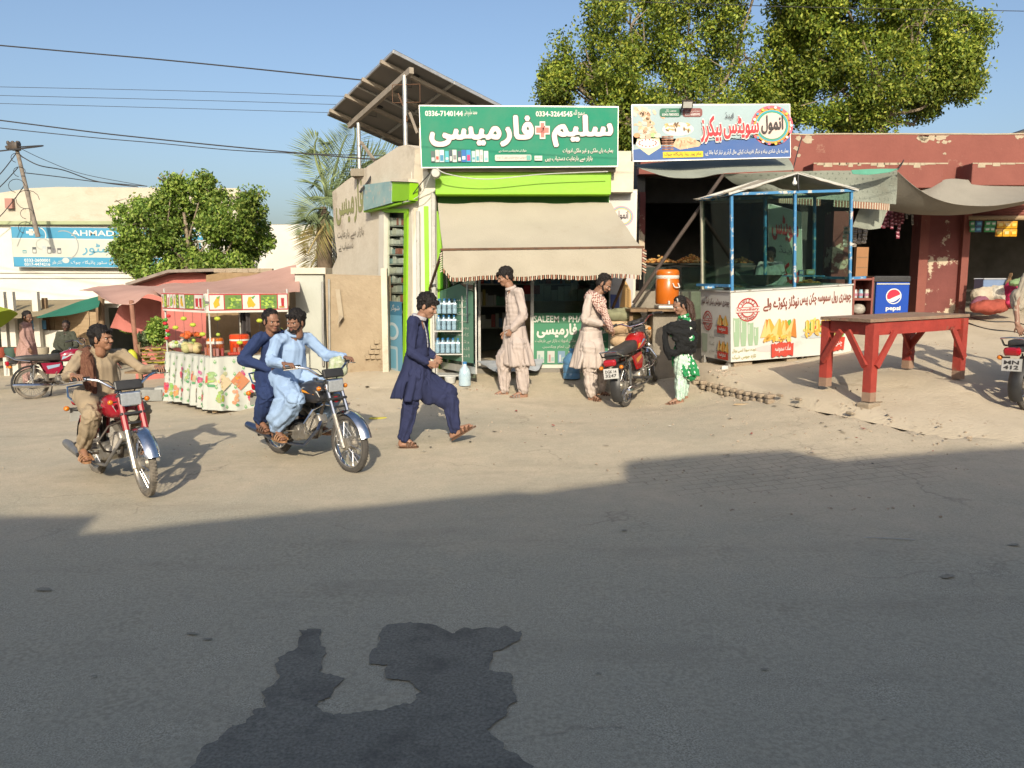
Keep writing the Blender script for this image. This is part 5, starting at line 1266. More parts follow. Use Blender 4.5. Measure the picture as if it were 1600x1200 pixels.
def packs_on_cart():
 rg = random.Random(5)
 for k,(x,col,lab,s) in enumerate(((CW*.72,(.6,.08,.12),'flat red packet on the rear shelf of the cart',(.16,.1,.03)),(CW*.82,(.25,.28,.5),'small blue packet on the rear shelf of the cart',(.07,.06,.08)),(CW*.90,(.62,.52,.32),'pale yellow packet on the rear shelf of the cart',(.13,.1,.08)))):
  p = CM @ Vector((x,CDp - .15,CH + .17)); mb = MB(M_GLOSSP); mb.box(p + Vector((0,0,s[2] / 2 - .02)),s,bev=.01,col=col); mb.box(p + Vector((0,-s[1] / 2 - .001,s[2] / 2 - .02)),(s[0]*.6,.002,s[2]*.5),col=(.7,.68,.62)); o = mb.build('food_packet'); tag(o,lab,'packet')
 p = CM @ Vector((CW*.82,CDp - .15,CH + .14)); mb = MB(M_BLUEP); mb.box(p,(CW*.34,.22,.015));
 o = mb.build('rear_shelf',CART);
packs_on_cart()
def d_inner(c,W,H):
 c.text('بیکرز',W*.1,H*.12,W*.9,H*.42,(.5,.04,.05),bold=.03); c.text('اینڈ',W*.3,H*.5,W*.7,H*.60,(.12,.12,.14)); c.text('سویٹس',W*.1,H*.64,W*.9,H*.92,(.5,.04,.05),bold=.03)
board('shop_banner','pale green bakery banner seen through the glass of the cart behind the wok',[(1200,318),(1252,332),(1254,470),(1202,470)],13.25,.03,(.42,.52,.42),d_inner)
# red workbench table
def table():
 feet = {'A': (1357,627,8.5),'B': (1289,603,9.15),'D': (1496,599,9.35),'C': (1417,588,10.0)}
 tops = {'A': (1357,507),'B': (1289,504),'D': (1496,494),'C': (1417,492)}
 t = thing('work_table','heavy red painted wooden table with braced square legs on the dirt verge','table',P(1380,610,9.2))
 mr = mat('scarlet_wood_paint',(.46,.062,.045),(.33,.045,.034),5,.6,.25,30,stain=(.24,.15,.10),ssc=4.0,sthr=.60,swid=.12)
 ml = mat('muddy_leg_wood',(.30,.20,.14),(.22,.14,.10),8,.85)
 F = {k: P(*v) for k,v in feet.items()}; T = {}
 for k in feet: T[k] = P(tops[k][0],tops[k][1],feet[k][2])
 zt = sum(v.z for v in T.values()) / 4
 e1 = (T['D'] - T['A']).normalized(); rot = math.atan2(e1.y,e1.x)
 for k in 'ABCD':
  f = F[k]; zb = g(f.x,f.y) ; top = T[k].copy(); top.z = zt + (T[k].z - zt)*.35
  mb = MB(mr); q = f.copy(); q.z = max(f.z,zb + .02); w_ = .10
  mb.bar(q + Vector((0,0,.10)),(top.x*.0 + q.x,q.y,top.z),w_,w_,up=e1); mb.bar(q,q + Vector((0,0,.101)),w_*1.0,w_*1.0,up=e1,m=ml); mb.build('leg',t)
 def mid(a,b,s,z): return (F[a]*(1 - s) + F[b]*s).xy.to_3d() + Vector((0,0,z))
 za = {k: zt + (T[k].z - zt)*.35 for k in T}
 for a,b in (('A','D'),('A','B'),('B','C'),('D','C')):
  p = Vector((F[a].x,F[a].y,za[a] - .065)); q = Vector((F[b].x,F[b].y,za[b] - .065)); o = (q - p).normalized().cross(Vector((0,0,1)))*.0
  mb = MB(mr); mb.bar(p,q,.04,.13); mb.build('apron',t)
 for a,b in (('A','D'),('D','A'),('A','B'),('B','A'),('C','D'),('C','B')):
  d = (F[b] - F[a]); d.z = 0; d.normalize(); n = d.cross(Vector((0,0,1))); n = n if n.y < 0 or abs(n.y) < .2 and n.x < 0 else -n
  p = Vector((F[a].x,F[a].y,za[a] - .46)) + n*.065 + d*.01; q = Vector((F[a].x,F[a].y,za[a] - .10)) + d*.29 + n*.065
  mb = MB(mr); mb.bar(p,q,.03,.07); mb.build('brace',t)
 ctr = sum((T[k].xy.to_3d() for k in T),Vector()) / 4
 c4 = []
 for k in ('A','D','C','B'):
  o = Vector((F[k].x,F[k].y,0)); d = (o - Vector((ctr.x,ctr.y,0))).normalized(); c4.append(o + d*.10 + Vector((0,0,za[k] + .012)))
 mt = mat('worn_plank_top',(.29,.20,.14),(.19,.13,.09),4,.8,.4,40,stretch=(1,1,1),stain=(.28,.12,.08),ssc=6,sthr=.5,swid=.2)
 for k in range(5):
  s0 = k / 5 + .006; s1 = (k + 1) / 5 - .006
  a = c4[0].lerp(c4[3],s0); b = c4[1].lerp(c4[2],s0); c = c4[1].lerp(c4[2],s1); d = c4[0].lerp(c4[3],s1); h = Vector((0,0,.035))
  mb = MB(mt); mb.add([a,b,c,d,a + h,b + h,c + h,d + h],[(3,2,1,0),(4,5,6,7),(0,1,5,4),(1,2,6,5),(2,3,7,6),(3,0,4,7)]); mb.build('top_plank',t)
 return F,e1
TF,TE = table()
for k,lab in (('A','brick block under the nearest leg of the red table'),('D','flat stone slab under the right leg of the red table')):
 f = TF[k]; mb = MB(M_BRICK); z = g(f.x,f.y); mb.box((f.x,f.y,z + (f.z - z) / 2 - .03),(.2 if k == 'A' else .3,.16 if k == 'A' else .26,max(.05,f.z - z + .04)),rot=math.atan2(TE.y,TE.x),bev=.015); o = mb.build('leg_block'); tag(o,lab,'block')
# drinks cooler, red cabinet
def cooler():
 x0,x1 = P(1364,460,12.6).x,P(1421,460,12.6).x; zt = P(1390,431,12.6).z; zb = g((x0 + x1) / 2,12.8) - .01; W = x1 - x0; H = zt - zb
 t = thing('drinks_cooler','blue drinks cooler with a dark lid and a round red white and blue emblem','cooler',((x0 + x1) / 2,12.9,zb))
 blue = mat('cooler_blue',(.012,.07,.42),(.015,.08,.46),2,.35,stain=(.2,.2,.3),ssc=4,sthr=.7,swid=.1)
 mb = MB(blue); mb.box(((x0 + x1) / 2 + .02,12.9,zb + H*.46),(W*.92,.6,H*.9),bev=.015); mb.build('body',t)
 mb = MB(M_BLACK); mb.box(((x0 + x1) / 2,12.9,zt - .05),(W*1.02,.64,.1),bev=.02); mb.box((x0 + .005,12.9,zb + H*.45),(.04,.6,H*.88)); mb.build('lid',t)
 mb = MB(M_WHITEP); mb.box(((x0 + x1) / 2 + .02,12.594,zt - .125),(W*.9,.01,.018)); mb.build('trim',t)
 c = Canvas(plane_fn((x0 + .04,12.598,zb),(1,0,0),(0,0,1)),M_PRINT); U,V,r = W*.50,H*.63,W*.185
 Wh = (.82,.82,.82); c.oval(U,V,r*1.15,r*1.15,Wh,1,n=36)
 up = [(U + r*math.cos(R(a)),V + r*math.sin(R(a))) for a in range(20,206,8)]
 up += [(U - r*.62 + r*1.5*s,V + r*(-.44 + .05*s + .62*s*s + .18*math.sin(s*3.1))) for s in [k / 10 for k in range(0,11)]]
 c.poly(up,(.58,.03,.07),2)
 dn = [(U + r*math.cos(R(a)),V + r*math.sin(R(a))) for a in range(222,352,8)]
 dn += [(U + r*.95 - r*1.7*s,V + r*(-.16 - .50*math.sin(s*PI*.85)*.8 - .45*s)) for s in [k / 10 for k in range(0,10)]]
 c.poly(dn,(.01,.07,.40),2)
 c.text('pepsi',U - r*1.1,V - r*2.25,U + r*1.1,V - r*1.45,Wh,bold=.035,layer=3); c.build('emblem',t)
cooler()
def cabinet():
 x0,x1 = P(1334,460,12.45).x,P(1363,460,12.45).x; zt = P(1345,433,12.45).z; zb = g((x0 + x1) / 2,12.6) - .01; W = x1 - x0; H = zt - zb
 t = thing('wall_cabinet','small open red cabinet of jars between the cart and the blue cooler','cabinet',((x0 + x1) / 2,12.6,zb))
 mb = MB(M_RED); d = 12.45
 for z in (zb + .02,zb + H*.33,zb + H*.62,zt - .03): mb.box(((x0 + x1) / 2,d + .16,z),(W,.32,.035))
 for x in (x0 - .0,x1): mb.box((x,d + .16,(zb + zt) / 2),(.03,.33,H))
 mb.box(((x0 + x1) / 2,d + .33,(zb + zt) / 2),(W,.02,H)); mb.build('carcass',t)
 rg = random.Random(2)
 for k in range(3):
  x = x0 + .06 + k*.09; mb = MB(M_GLOSSP); z = zb + H*.62 + .02; col = ((.55,.6,.6),(.3,.5,.6),(.6,.55,.5))[k]
  mb.lathe([(0,0),(.033,0),(.035,.09),(.028,.11),(.028,.13),(0,.13)],(x,d + .1,z),col=col,seg=12); mb.lathe([(.0355,.03),(.0355,.07)],(x,d + .1,z),cap=False,col=(.5,.25,.35),seg=12); o = mb.build('jar'); tag(o,('left pale jar on the upper shelf of the red cabinet','blue jar in the middle of the upper shelf of the red cabinet','right cream jar on the upper shelf of the red cabinet')[k],'jar','jars in the red cabinet')
 mb = MB(mat('clear_bag',(.5,.48,.42),(.35,.33,.28),20,.4,.6,20)); mb.ell(((x0 + x1) / 2,d + .15,zb + H*.33 + .10),(.11,.1,.09)); o = mb.build('plastic_bag'); tag(o,'clear bag of goods on the lower shelf of the red cabinet','bag')
 mb = MB(mat('brown_plywood',(.30,.15,.07),(.24,.12,.05),3,.8,stretch=(1,1,.3))); a = P(1347,410,12.9); mb.box((a.x,12.95,a.z - .02),(.19,.1,.52)); mb.box((a.x,12.897,a.z + .08),(.17,.004,.01),m=M_WOOD); mb.box((a.x,12.897,a.z - .08),(.17,.004,.01),m=M_WOOD); o = mb.build('carton_stack'); tag(o,'tall stack of brown cartons standing behind the red cabinet','cartons')
cabinet()
# orange water cooler on its crate stand
def jug(px,py0,py1,d,r,label,m,parent=None):
 b = P(px,py1,d); tp = P(px,py0,d); H = tp.z - b.z
 t = thing('water_cooler',label,'water cooler',b)
 mb = MB(m); mb.lathe([(0,0),(r*.93,0),(r,.02),(r*1.0,H*.68),(r*.96,H*.70),(r*.96,H*.76)],b,seg=30); mb.build('body',t)
 mb = MB(mat('cooler_white_band',(.72,.70,.64),rough=.4)); mb.lathe([(r*1.0,H*.765),(r*1.0,H*.83),(0,H*.83)],b,seg=30); mb.lathe([(r*.3,0),(r*.3,.001),(r*.985,H*.762),(0,H*.762)],b,seg=30); mb.build('band',t)
 mb = MB(m); mb.lathe([(0,H*.831),(r*.99,H*.832),(r*1.01,H*.9),(r*.93,H*.97),(r*.8,H*1.0),(0,H*1.0)],b,seg=30); mb.build('lid',t)
 mb = MB(MATS['cooler_white_band']); a = R(-58); q = b + Vector((r*math.cos(a),r*math.sin(a),0)); tt = Vector((-math.sin(a),math.cos(a),0)); nn_ = Vector((math.cos(a),math.sin(a),0))
 mb.tube([q - tt*.05 + Vector((0,0,H*.6)),q - tt*.05 + nn_*.03 + Vector((0,0,H*.5)),q - tt*.03 + nn_*.04 + Vector((0,0,H*.48)),q + tt*.03 + nn_*.04 + Vector((0,0,H*.48)),q + tt*.05 + nn_*.03 + Vector((0,0,H*.5)),q + tt*.05 + Vector((0,0,H*.6))],.009); mb.build('handle',t)
 mb = MB(MATS['cooler_white_band']); q = b + Vector((-.01,-r,.04)); mb.tube([q,q + Vector((0,-.04,0)),q + Vector((0,-.05,-.04))],.012); mb.build('tap',t)
 return t
M_ORANGE = mat('orange_plastic',(.62,.16,.012),(.55,.13,.01),3,.3,coat=.2)
jug(1042,421,475,11.45,.165,'large orange water cooler with a white band on the stone stand beside the girl',M_ORANGE)
def jug_stand():
 b = P(1040,476,11.4); zg = g(b.x,b.y); t = thing('cooler_stand','rough stone and plank stand under the orange water cooler','stand',(b.x,11.6,zg))
 mb = MB(M_CONC); mb.box((b.x + .02,11.62,(b.z + zg) / 2 - .06),(.40,.5,b.z - zg - .1),bev=.02); mb.build('block',t)
 mb = MB(M_WOOD); mb.box((b.x - .02,11.5,b.z - .075),(.52,.6,.03)); mb.build('plank',t)
 mb = MB(M_STEEL); mb.box((b.x + .03,11.36,b.z - .03),(.34,.34,.045),bev=.01); mb.build('drip_tray',t)
 mb = MB(M_WOOD); c = b + Vector((-.33,.25,-.06)); mb.add([c + Vector((-.18,-.35,0)),c + Vector((.15,-.42,0)),c + Vector((.15,.35,0)),c + Vector((-.25,.35,0))] + [c + Vector((x,y,-.04)) for x,y in ((-.18,-.35),(.15,-.42),(.15,.35),(-.25,.35))],[(0,1,2,3),(7,6,5,4),(0,4,5,1),(1,5,6,2),(2,6,7,3),(3,7,4,0)]); mb.bar(c + Vector((-.15,-.2,-.04)),Vector((c.x - .15,c.y - .2,zg)),.05,.05); mb.build('shelf',t)
jug_stand()
def clutter_by_bakery():
 # tan boulders / sacks and folded cloth in front of the bakery plinth
 M_S = mat('sandstone_sack',(.50,.36,.22),(.40,.28,.17),6,.9,.4,25)
 for k,(x,y,d,rx,rz,lab) in enumerate(((968,508,11.75,.26,.15,'tan sack slumped on the ground left of the girl, behind the scarfed man'),(1000,520,11.6,.24,.13,'flat tan sack lying right of the larger one behind the parked motorcycle'),(985,533,11.45,.3,.12,'lowest tan sack lying on the ground behind the parked motorcycle'))):
  p = P(x,y,d); mb = MB(M_S); mb.ell(p,(rx,.18,rz),seg=14,rings=9); V,F,N = fuse(mb,.02,6)
  V = V + N*np.array([[.02*noise.noise(Vector(v)*6)] for v in V]); o = mesh_np_poly('sack',V,F,M_S); tag(o,lab,'sack')
 p = P(972,492,11.7); mb = MB(M_S); mb.ell(p,(.3,.18,.10)); V,F,N = fuse(mb,.015,3); V = V + N*np.array([[.035*noise.noise(Vector(v)*9)] for v in V]); o = mesh_np_poly('folded_cloth',V,F,mat('olive_cloth',(.32,.33,.20),(.25,.25,.15),8,.9)); tag(o,'crumpled olive cloth heaped on the sack beside the bakery pillar','cloth')
def mesh_np_poly(name,V,F,m,parent=None,smooth=True):
 me = bpy.data.meshes.new(name)
 V = np.asarray(V)
 if parent is not None:
  Mi = np.array(wm(parent).inverted()); V = V @ Mi[:3,:3].T + Mi[:3,3]
 me.from_pydata([tuple(map(float,v)) for v in V],[],[tuple(f) for f in F]); me.materials.append(m if isinstance(m,bpy.types.Material) else MATS[m])
 me.polygons.foreach_set('use_smooth',[smooth]*len(F)); o = bpy.data.objects.new(name,me); COL.objects.link(o)
 if parent is not None: o.parent = parent
 return o
clutter_by_bakery()
# bottled water by the door
M_BOTTLE = mat('blue_bottle',(.50,.68,.80),(.62,.78,.86),8,.12,trans=.15,spec=.7)
M_CAPB = mat('blue_cap',(.05,.22,.5),rough=.4)
def bottle_mb(mb,x,y,z,r=.033,h=.21,seg=10): mb.lathe([(0,0),(r,.004),(r,h*.3),(r*.88,h*.35),(r,h*.4),(r,h*.66),(r*.4,h*.86),(r*.4,h*.93),(0,h*.93)],(x,y,z),seg=seg)
def water():
 t = thing('bottle_rack','narrow metal rack holding shrink wrapped water packs beside the open glass door','rack',P(700,590,11.7))
 zs = [P(700,516,11.6).z,P(700,552,11.6).z,P(700,585,11.6).z]; x0,x1 = P(679,530,11.6).x,P(723,530,11.6).x
 mb = MB(M_STEEL)
 for x in (x0,x1):
  for y in (11.52,11.86): mb.bar((x,y,g(x,y)),(x,y,zs[0] + .5),.015,.015)
 mb.build('frame',t)
 for z in zs: mb = MB(M_WHITEP); mb.box(((x0 + x1) / 2,11.69,z - .01),(x1 - x0,.36,.015)); mb.build('shelf',t)
 rg = random.Random(2)
 labs = ('upper shrink wrapped pack of water bottles on the top shelf of the rack','lower shrink wrapped water pack standing on the top shelf of the rack','wide shrink wrapped water pack on the middle shelf of the rack')
 for k,(z,x0_,n) in enumerate(((zs[0] + .235,x0 + .02,4),(zs[0],x0 + .01,4),(zs[1],x0 - .01,5))):
  t2 = thing('water_pack',labs[k],'water bottles',(x0_ + .15,11.69,z),group='water packs by the pharmacy door')
  mb = MB(M_BOTTLE); cp = MB(M_CAPB)
  for i in range(n):
   for j in range(3):
    x = x0_ + .05 + i*.075; y = 11.6 + j*.075; bottle_mb(mb,x,y,z + .004); cp.lathe([(.014,.19),(.015,.215),(0,.215)],(x,y,z + .004),seg=8)
  mb.build('bottles',t2); cp.build('caps',t2)
  mb = MB(glass('shrink_wrap',(.86,.93,.97),.12,.15)); w_ = n*.075 + .03
  def wrap(u,v):
   a = 2*PI*u; cx = x0_ + .012 + w_ / 2; sx = w_ / 2*(abs(math.cos(a)) ** .25)*(1 if math.cos(a) >= 0 else -1); sy = .125*(abs(math.sin(a)) ** .25)*(1 if math.sin(a) >= 0 else -1)
   q = 1 - .25*max(0,v - .8) / .2; return Vector((cx + sx*q + .004*noise.noise(Vector((a*3,v*8,k))),11.675 + sy*q + .006*noise.noise(Vector((a*4,v*9,k + 3))),z + v*.2))
  mb.sheet(wrap,48,8); mb.build('wrap',t2)
 p = ghit(729,590); z = g(p.x,11.35)
 t3 = thing('water_jug','big clear plastic water bottle standing at the foot of the glass door','bottle',(p.x,11.35,z)); mb = MB(M_BOTTLE); mb.lathe([(0,0),(.085,.005),(.09,.03),(.085,.09),(.09,.12),(.085,.18),(.07,.24),(.03,.29),(.03,.33),(0,.33)],(p.x,11.35,z),seg=20); mb.build('body',t3); mb = MB(M_CAPB); mb.lathe([(.032,.315),(.033,.345),(0,.345)],(p.x,11.35,z)); mb.build('cap',t3)
 mb = MB(M_WHITEP); q = P(703,578,11.45); q.z = g(q.x,11.5); mb.lathe([(0,0),(.07,0),(.085,.09),(.075,.1),(0,.1)],q + Vector((0,.05,0))); o = mb.build('white_tub'); tag(o,'small white tub on the ground under the bottle rack','tub')
 # big blue dispenser bottle behind the scarfed man
 p = ghit(893,592); z = g(p.x,p.y); r = .13; t4 = thing('dispenser_bottle','large blue water dispenser bottle lying upright behind the scarfed man','bottle',(p.x,p.y,z)); mb = MB(mat('deep_blue_bottle',(.09,.22,.40),(.14,.32,.52),5,.15,trans=.1)); mb.lathe([(0,0),(r,.01),(r,.08),(r*.94,.095),(r,.11),(r,.2),(r*.94,.215),(r,.23),(r,.29),(r*.5,.37),(.03,.39),(.03,.43),(0,.43)],(p.x,p.y,z),seg=26); mb.build('body',t4); mb = MB(M_CAPB); mb.lathe([(.034,.42),(.034,.45),(0,.45)],(p.x,p.y,z)); mb.build('cap',t4)
water()
# sacks of waste at the right shop
def sacks():
 specs = ((1540,462,13.4,.26,.15,.15,(.60,.52,.40),'cream sack slumped in the doorway of the right shop'),(1568,460,13.3,.22,.14,.14,(.66,.62,.52),'white sack right of the cream one in the right shop doorway'),(1545,480,13.1,.30,.17,.12,(.42,.09,.06),'red net sack lying in front of the cream sack'),(1583,457,13.2,.16,.12,.20,(.58,.03,.12),'shiny crimson bag beside the sacks at the right'),
    (1588,474,13.0,.2,.12,.07,(.62,.04,.12),'flat crimson plastic spilling below the crimson bag'),(1590,442,12.9,.12,.1,.07,(.30,.45,.22),'pale green bag on top of the heap at the right edge'),(1530,474,13.3,.14,.1,.12,(.22,.08,.12),'small purple bag at the left end of the sack heap'))
 for k,(x,y,d,rx,ry,rz,col,lab) in enumerate(specs):
  p = P(x,y,d); mb = MB(); mb.cm = M_CONC; mb.ell(p,(rx,ry,rz),seg=16,rings=10); mb.ell(p + Vector((rx*.5,0,rz*.3)),(rx*.5,ry*.8,rz*.8)); V,F,N = fuse(mb,.018,3)
  V = V + N*np.array([[.03*noise.noise(Vector(v)*7) + .012*noise.noise(Vector(v)*22)] for v in V]); m = mat('sack_%d' % k,col,tuple(c*.75 for c in col),6,.6 if k in (3,4) else .9,.3,60); o = mesh_np_poly('sack',V,F,m); tag(o,lab,'sack')
 p = P(1549,446,13.5); t = thing('plastic_crate','translucent blue plastic crate behind the cream sacks','crate',p); mc = mat('blue_crate',(.12,.18,.30),(.16,.22,.34),5,.4); mb = MB(mc)
 for (c,s) in (((0,-.13,0),(.42,.012,.22)),((0,.13,0),(.42,.012,.22)),((-.21,0,0),(.012,.26,.22)),((.21,0,0),(.012,.26,.22)),((0,0,-.11),(.42,.26,.012))): mb.box(p + Vector(c),s)
 mb.build('shell',t); mb = MB(mat('crate_rim',(.45,.48,.52),rough=.4)); mb.bar(p + Vector((-.22,-.14,.11)),p + Vector((.22,-.14,.11)),.02,.02); mb.bar(p + Vector((-.22,.14,.11)),p + Vector((.22,.14,.11)),.02,.02); mb.build('rim',t)
 p = P(1574,440,13.3); mb = MB(mat('brown_paper',(.34,.22,.12),(.24,.15,.08),9,.9,.3,20)); mb.sheet(lambda u,v: p + Vector(((u - .5)*.14*(1 - v*.8) + v*.05,.05*noise.noise(Vector((u*5,v*5,1))),-.16 + v*.30)),10,14,.01); o = mb.build('paper_scrap'); tag(o,'upright torn brown paper sticking out of the sack heap','paper')
 for (x0,y0,x1,y1,lab) in ((1512,497,1605,512,'upper black hose snaking over the dirt at the right'),(1512,507,1610,530,'lower black hose curving over the dirt at the right')):
  pts = []
  for k in range(14):
   u = k / 13; q = ghit(x0 + (x1 - x0)*u,y0 + (y1 - y0)*u + 2.5*math.sin(u*6)); q.z = g(q.x,q.y) + .025; pts.append(q)
  mb = MB(M_BLACK); mb.tube(pts,.012,seg=6); o = mb.build('hose'); tag(o,lab,'hose')
sacks()
# white and beige building at the left
M_CREAMW = mat('cream_limewash',(.76,.75,.68),(.68,.66,.58),1.2,.9,.2,12,stain=(.42,.38,.28),ssc=.8,sthr=.62,swid=.2)
M_BEIGEW = mat('weathered_beige_wall',(.62,.58,.48),(.50,.46,.37),1.0,.95,.35,12,stain=(.38,.32,.22),ssc=.9,sthr=.56,swid=.22,stretch=(1,1,2.2),c2w=.5)
def left_building():
 D = 22.0; t = thing('market_building','cream washed market building with a weathered beige upper wall at the left','building',(-12,23,-.6))
 X0 = P(-900,400,D).x; X1 = P(520,400,D).x; zt = P(100,351,D).z; zb = P(100,474,D).z
 mb = MB(M_CREAMW); mb.box(((X0 + X1) / 2,D + .2,(zt + zb) / 2),(X1 - X0,.4,zt - zb)); mb.build('wall',t)
 mb = MB(mat('pale_green_coping',(.40,.46,.28),(.34,.38,.22),5,.9)); xm = P(395,400,D).x; mb.box(((X0 + xm) / 2,D + .15,zt + .04),(xm - X0,.6,.09)); mb.build('coping',t)
 mb = MB(M_CREAMW)
 for y in (425,433,467): z = P(100,y,D).z; mb.box(((X0 + X1) / 2,D - .02,z),(X1 - X0,.06,.05))
 mb.box(((X0 + X1) / 2,D - .3,zb - .04),(X1 - X0,.9,.1)); mb.build('moulding',t)
 D2 = 25.0; poly = [P(x,y,D2) for x,y in ((-900,330),(-10,303),(45,294),(90,292),(370,294),(375,300),(376,360),(-900,360))]
 mb = MB(M_BEIGEW); n = len(poly); mb.add([(p.x,D2,p.z) for p in poly] + [(p.x,D2 + .3,p.z) for p in poly],[tuple(reversed(range(n))),tuple(range(n,2*n))] + [(i,(i + 1) % n,n + (i + 1) % n,n + i) for i in range(n)]);
 a = P(47,330,D2); mb.box((a.x,D2 - .06,a.z),(.1,.1,1.2)); mb.build('upper_wall',t)
 mb = MB(mat('pink_box',(.42,.22,.18),rough=.8)); a = P(15,318,D2 - .1); mb.box((a.x,D2 - .1,a.z),(.22,.12,.3)); mb.build('meter_box',t)
 mb = MB(M_INT); mb.box(((X0 + X1) / 2,26.5,.6),(X1 - X0,.2,6)); mb.build('rear_wall',t)
 mb = MB(M_CONC); mb.box(((X0 + X1) / 2,24.4,zt - .15),(X1 - X0,4.2,.15)); mb.build('roof',t)
 # piers and plank shutters at street level
 for x in (-40,64,150,232,330,420): mb = MB(M_CREAMW); a = P(x,500,D); zg = g(a.x,D) - .3; mb.box((a.x,D + .2,(zb + zg) / 2),(.35,.35,zb - zg)); mb.build('pier',t)
left_building()
def plank_wall():
 D = 20.4; t = thing('plank_partition','pale plank partition standing behind the seated man in the shade','partition',P(115,560,D)); rg = random.Random(3)
 x0,x1 = P(68,520,D).x,P(160,520,D).x; zt = P(110,487,D).z; zb = P(110,580,D).z
 n = 5
 for k in range(n):
  w_ = (x1 - x0) / n; mb = MB(M_WOODL); mb.box((x0 + w_*(k + .5),D + rg.uniform(0,.03),(zt + zb) / 2),(w_*.96,.04,zt - zb + rg.uniform(-.03,.05))); mb.build('plank',t)
 for x in (72,155): mb = MB(M_WOOD); a = P(x,500,D - .1); mb.box((a.x,D - .1,(zt + zb) / 2 + .1),(.1,.1,zt - zb + .5)); mb.build('stud',t)
plank_wall()
def white_stall():
 D = 20.0; t = thing('market_stall','white painted market stall with blue stripe behind the man in the pink shirt','stall',P(40,560,D))
 mb = MB(M_WHITE)
 for x in (8,22,60): a = P(x,520,D); mb.box((a.x,D,.3),(.14,.12,2.4))
 a = P(48,520,D); mb.box((a.x,D + .2,P(48,545,D).z),(1.7,.05,.9)); mb.build('frame',t)
 mb = MB(mat('sky_blue_stripe',(.12,.32,.55),rough=.7)); a = P(55,508,D - .05); mb.box((a.x,D + .1,a.z),(.35,.04,.22)); mb.build('stripe',t)
 for k in range(5):
  a = P(2 + 16*k,552,D - .5); mb = MB(vcol_mat('pots',.6,.1)); mb.lathe([(0,0),(.10,0),(.15,.12),(.16,.24),(.13,.25),(0,.22)],(a.x,a.y,a.z - .1),col=((.35,.07,.04),(.05,.12,.10),(.4,.08,.05),(.30,.10,.06),(.45,.40,.3))[k]); o = mb.build('pot'); tag(o,('dark red pot nearest the left edge on the stall bench','dark teal pot left of the man in pink','second dark red pot just left of the man in pink','brown pot hidden beside the man in pink','pale clay pot right of the man in pink')[k],'pot','pots on the white stall')
white_stall()
def tarp_mat(n,c,c2): return mat(n,c,c2,2.0,.9,.3,30)
M_TAN = tarp_mat('tan_sackcloth',(.38,.31,.19),(.30,.24,.14)); M_DKG = tarp_mat('dark_green_tarp',(.015,.14,.09),(.012,.11,.07)); M_ROSE = tarp_mat('dusty_rose_cloth',(.62,.38,.31),(.52,.31,.25)); M_PINK = tarp_mat('faded_pink_cloth',(.58,.20,.17),(.50,.17,.14))
tarp('sackcloth_awning','tan sackcloth awning hanging below the white building at far left',rows_fn([[(-80,470,21.4),(60,470,21.4),(150,467,21.4),(210,462,21.4)],[(-80,486,20.2),(60,484,20.2),(120,476,20.4),(170,468,20.8)],[(-80,496,19.2),(10,497,19.2),(56,494,19.3),(100,484,19.6)]],.05,1.2,3),40,14,M_TAN,.01)
tarp('green_tarp','dark green tarpaulin pulled into a point over the seated man',rows_fn([[(56,496,19.0),(90,484,19.1),(125,471,19.2),(155,463,19.3)],[(58,497,18.8),(95,489,18.8),(128,480,18.8),(156,472,18.8)],[(60,497,18.6),(95,494,18.5),(125,489,18.4),(154,480,18.4)]],.03,2,5),24,10,M_DKG)
tarp('rose_tarp','dusty rose cloth awning with a peak at the left of the juice stall',rows_fn([[(124,454,15.0),(165,447,14.8),(215,446,14.6),(262,446,14.2)],[(143,455,13.6),(175,460,13.4),(215,452,13.6),(262,452,13.6)],[(146,456,13.0),(180,472,12.8),(206,477,12.6),(232,460,12.9),(262,468,12.8)]],.07,2.4,8),40,16,M_ROSE)
tarp('rose_tarp','large dusty rose cloth spread as a roof over the juice stall',rows_fn([[(255,444,14.2),(330,440,14.2),(400,428,14.2),(462,414,14.0)],[(240,452,13.0),(325,448,13.0),(400,444,13.0),(468,440,13.0)],[(252,461,12.2),(327,459,11.6),(400,458,11.8),(468,457,12.3)]],.10,2.6,12),50,18,M_ROSE)
tarp('pink_cloth','faded pink cloth hung as a side curtain left of the juice stall',rows_fn([[(186,478,13.6),(215,466,13.6),(252,472,13.6)],[(178,498,13.6),(212,500,13.7),(252,505,13.6)],[(172,512,13.6),(210,520,13.7),(250,528,13.6)]],.05,2.5,4),24,20,M_PINK)
bamboo('stall_pole','leaning brown wooden pole at the front of the fruit stall',[(205,470,12.7),(210,520,12.55),(216,575,12.4)],.035,mat('red_brown_pole',(.25,.12,.08),(.17,.08,.05),9,.8))
bamboo('stall_pole','dark upright post beside the plank partition',[(158,462,19.0),(160,575,19.0)],.07,M_WOOD)
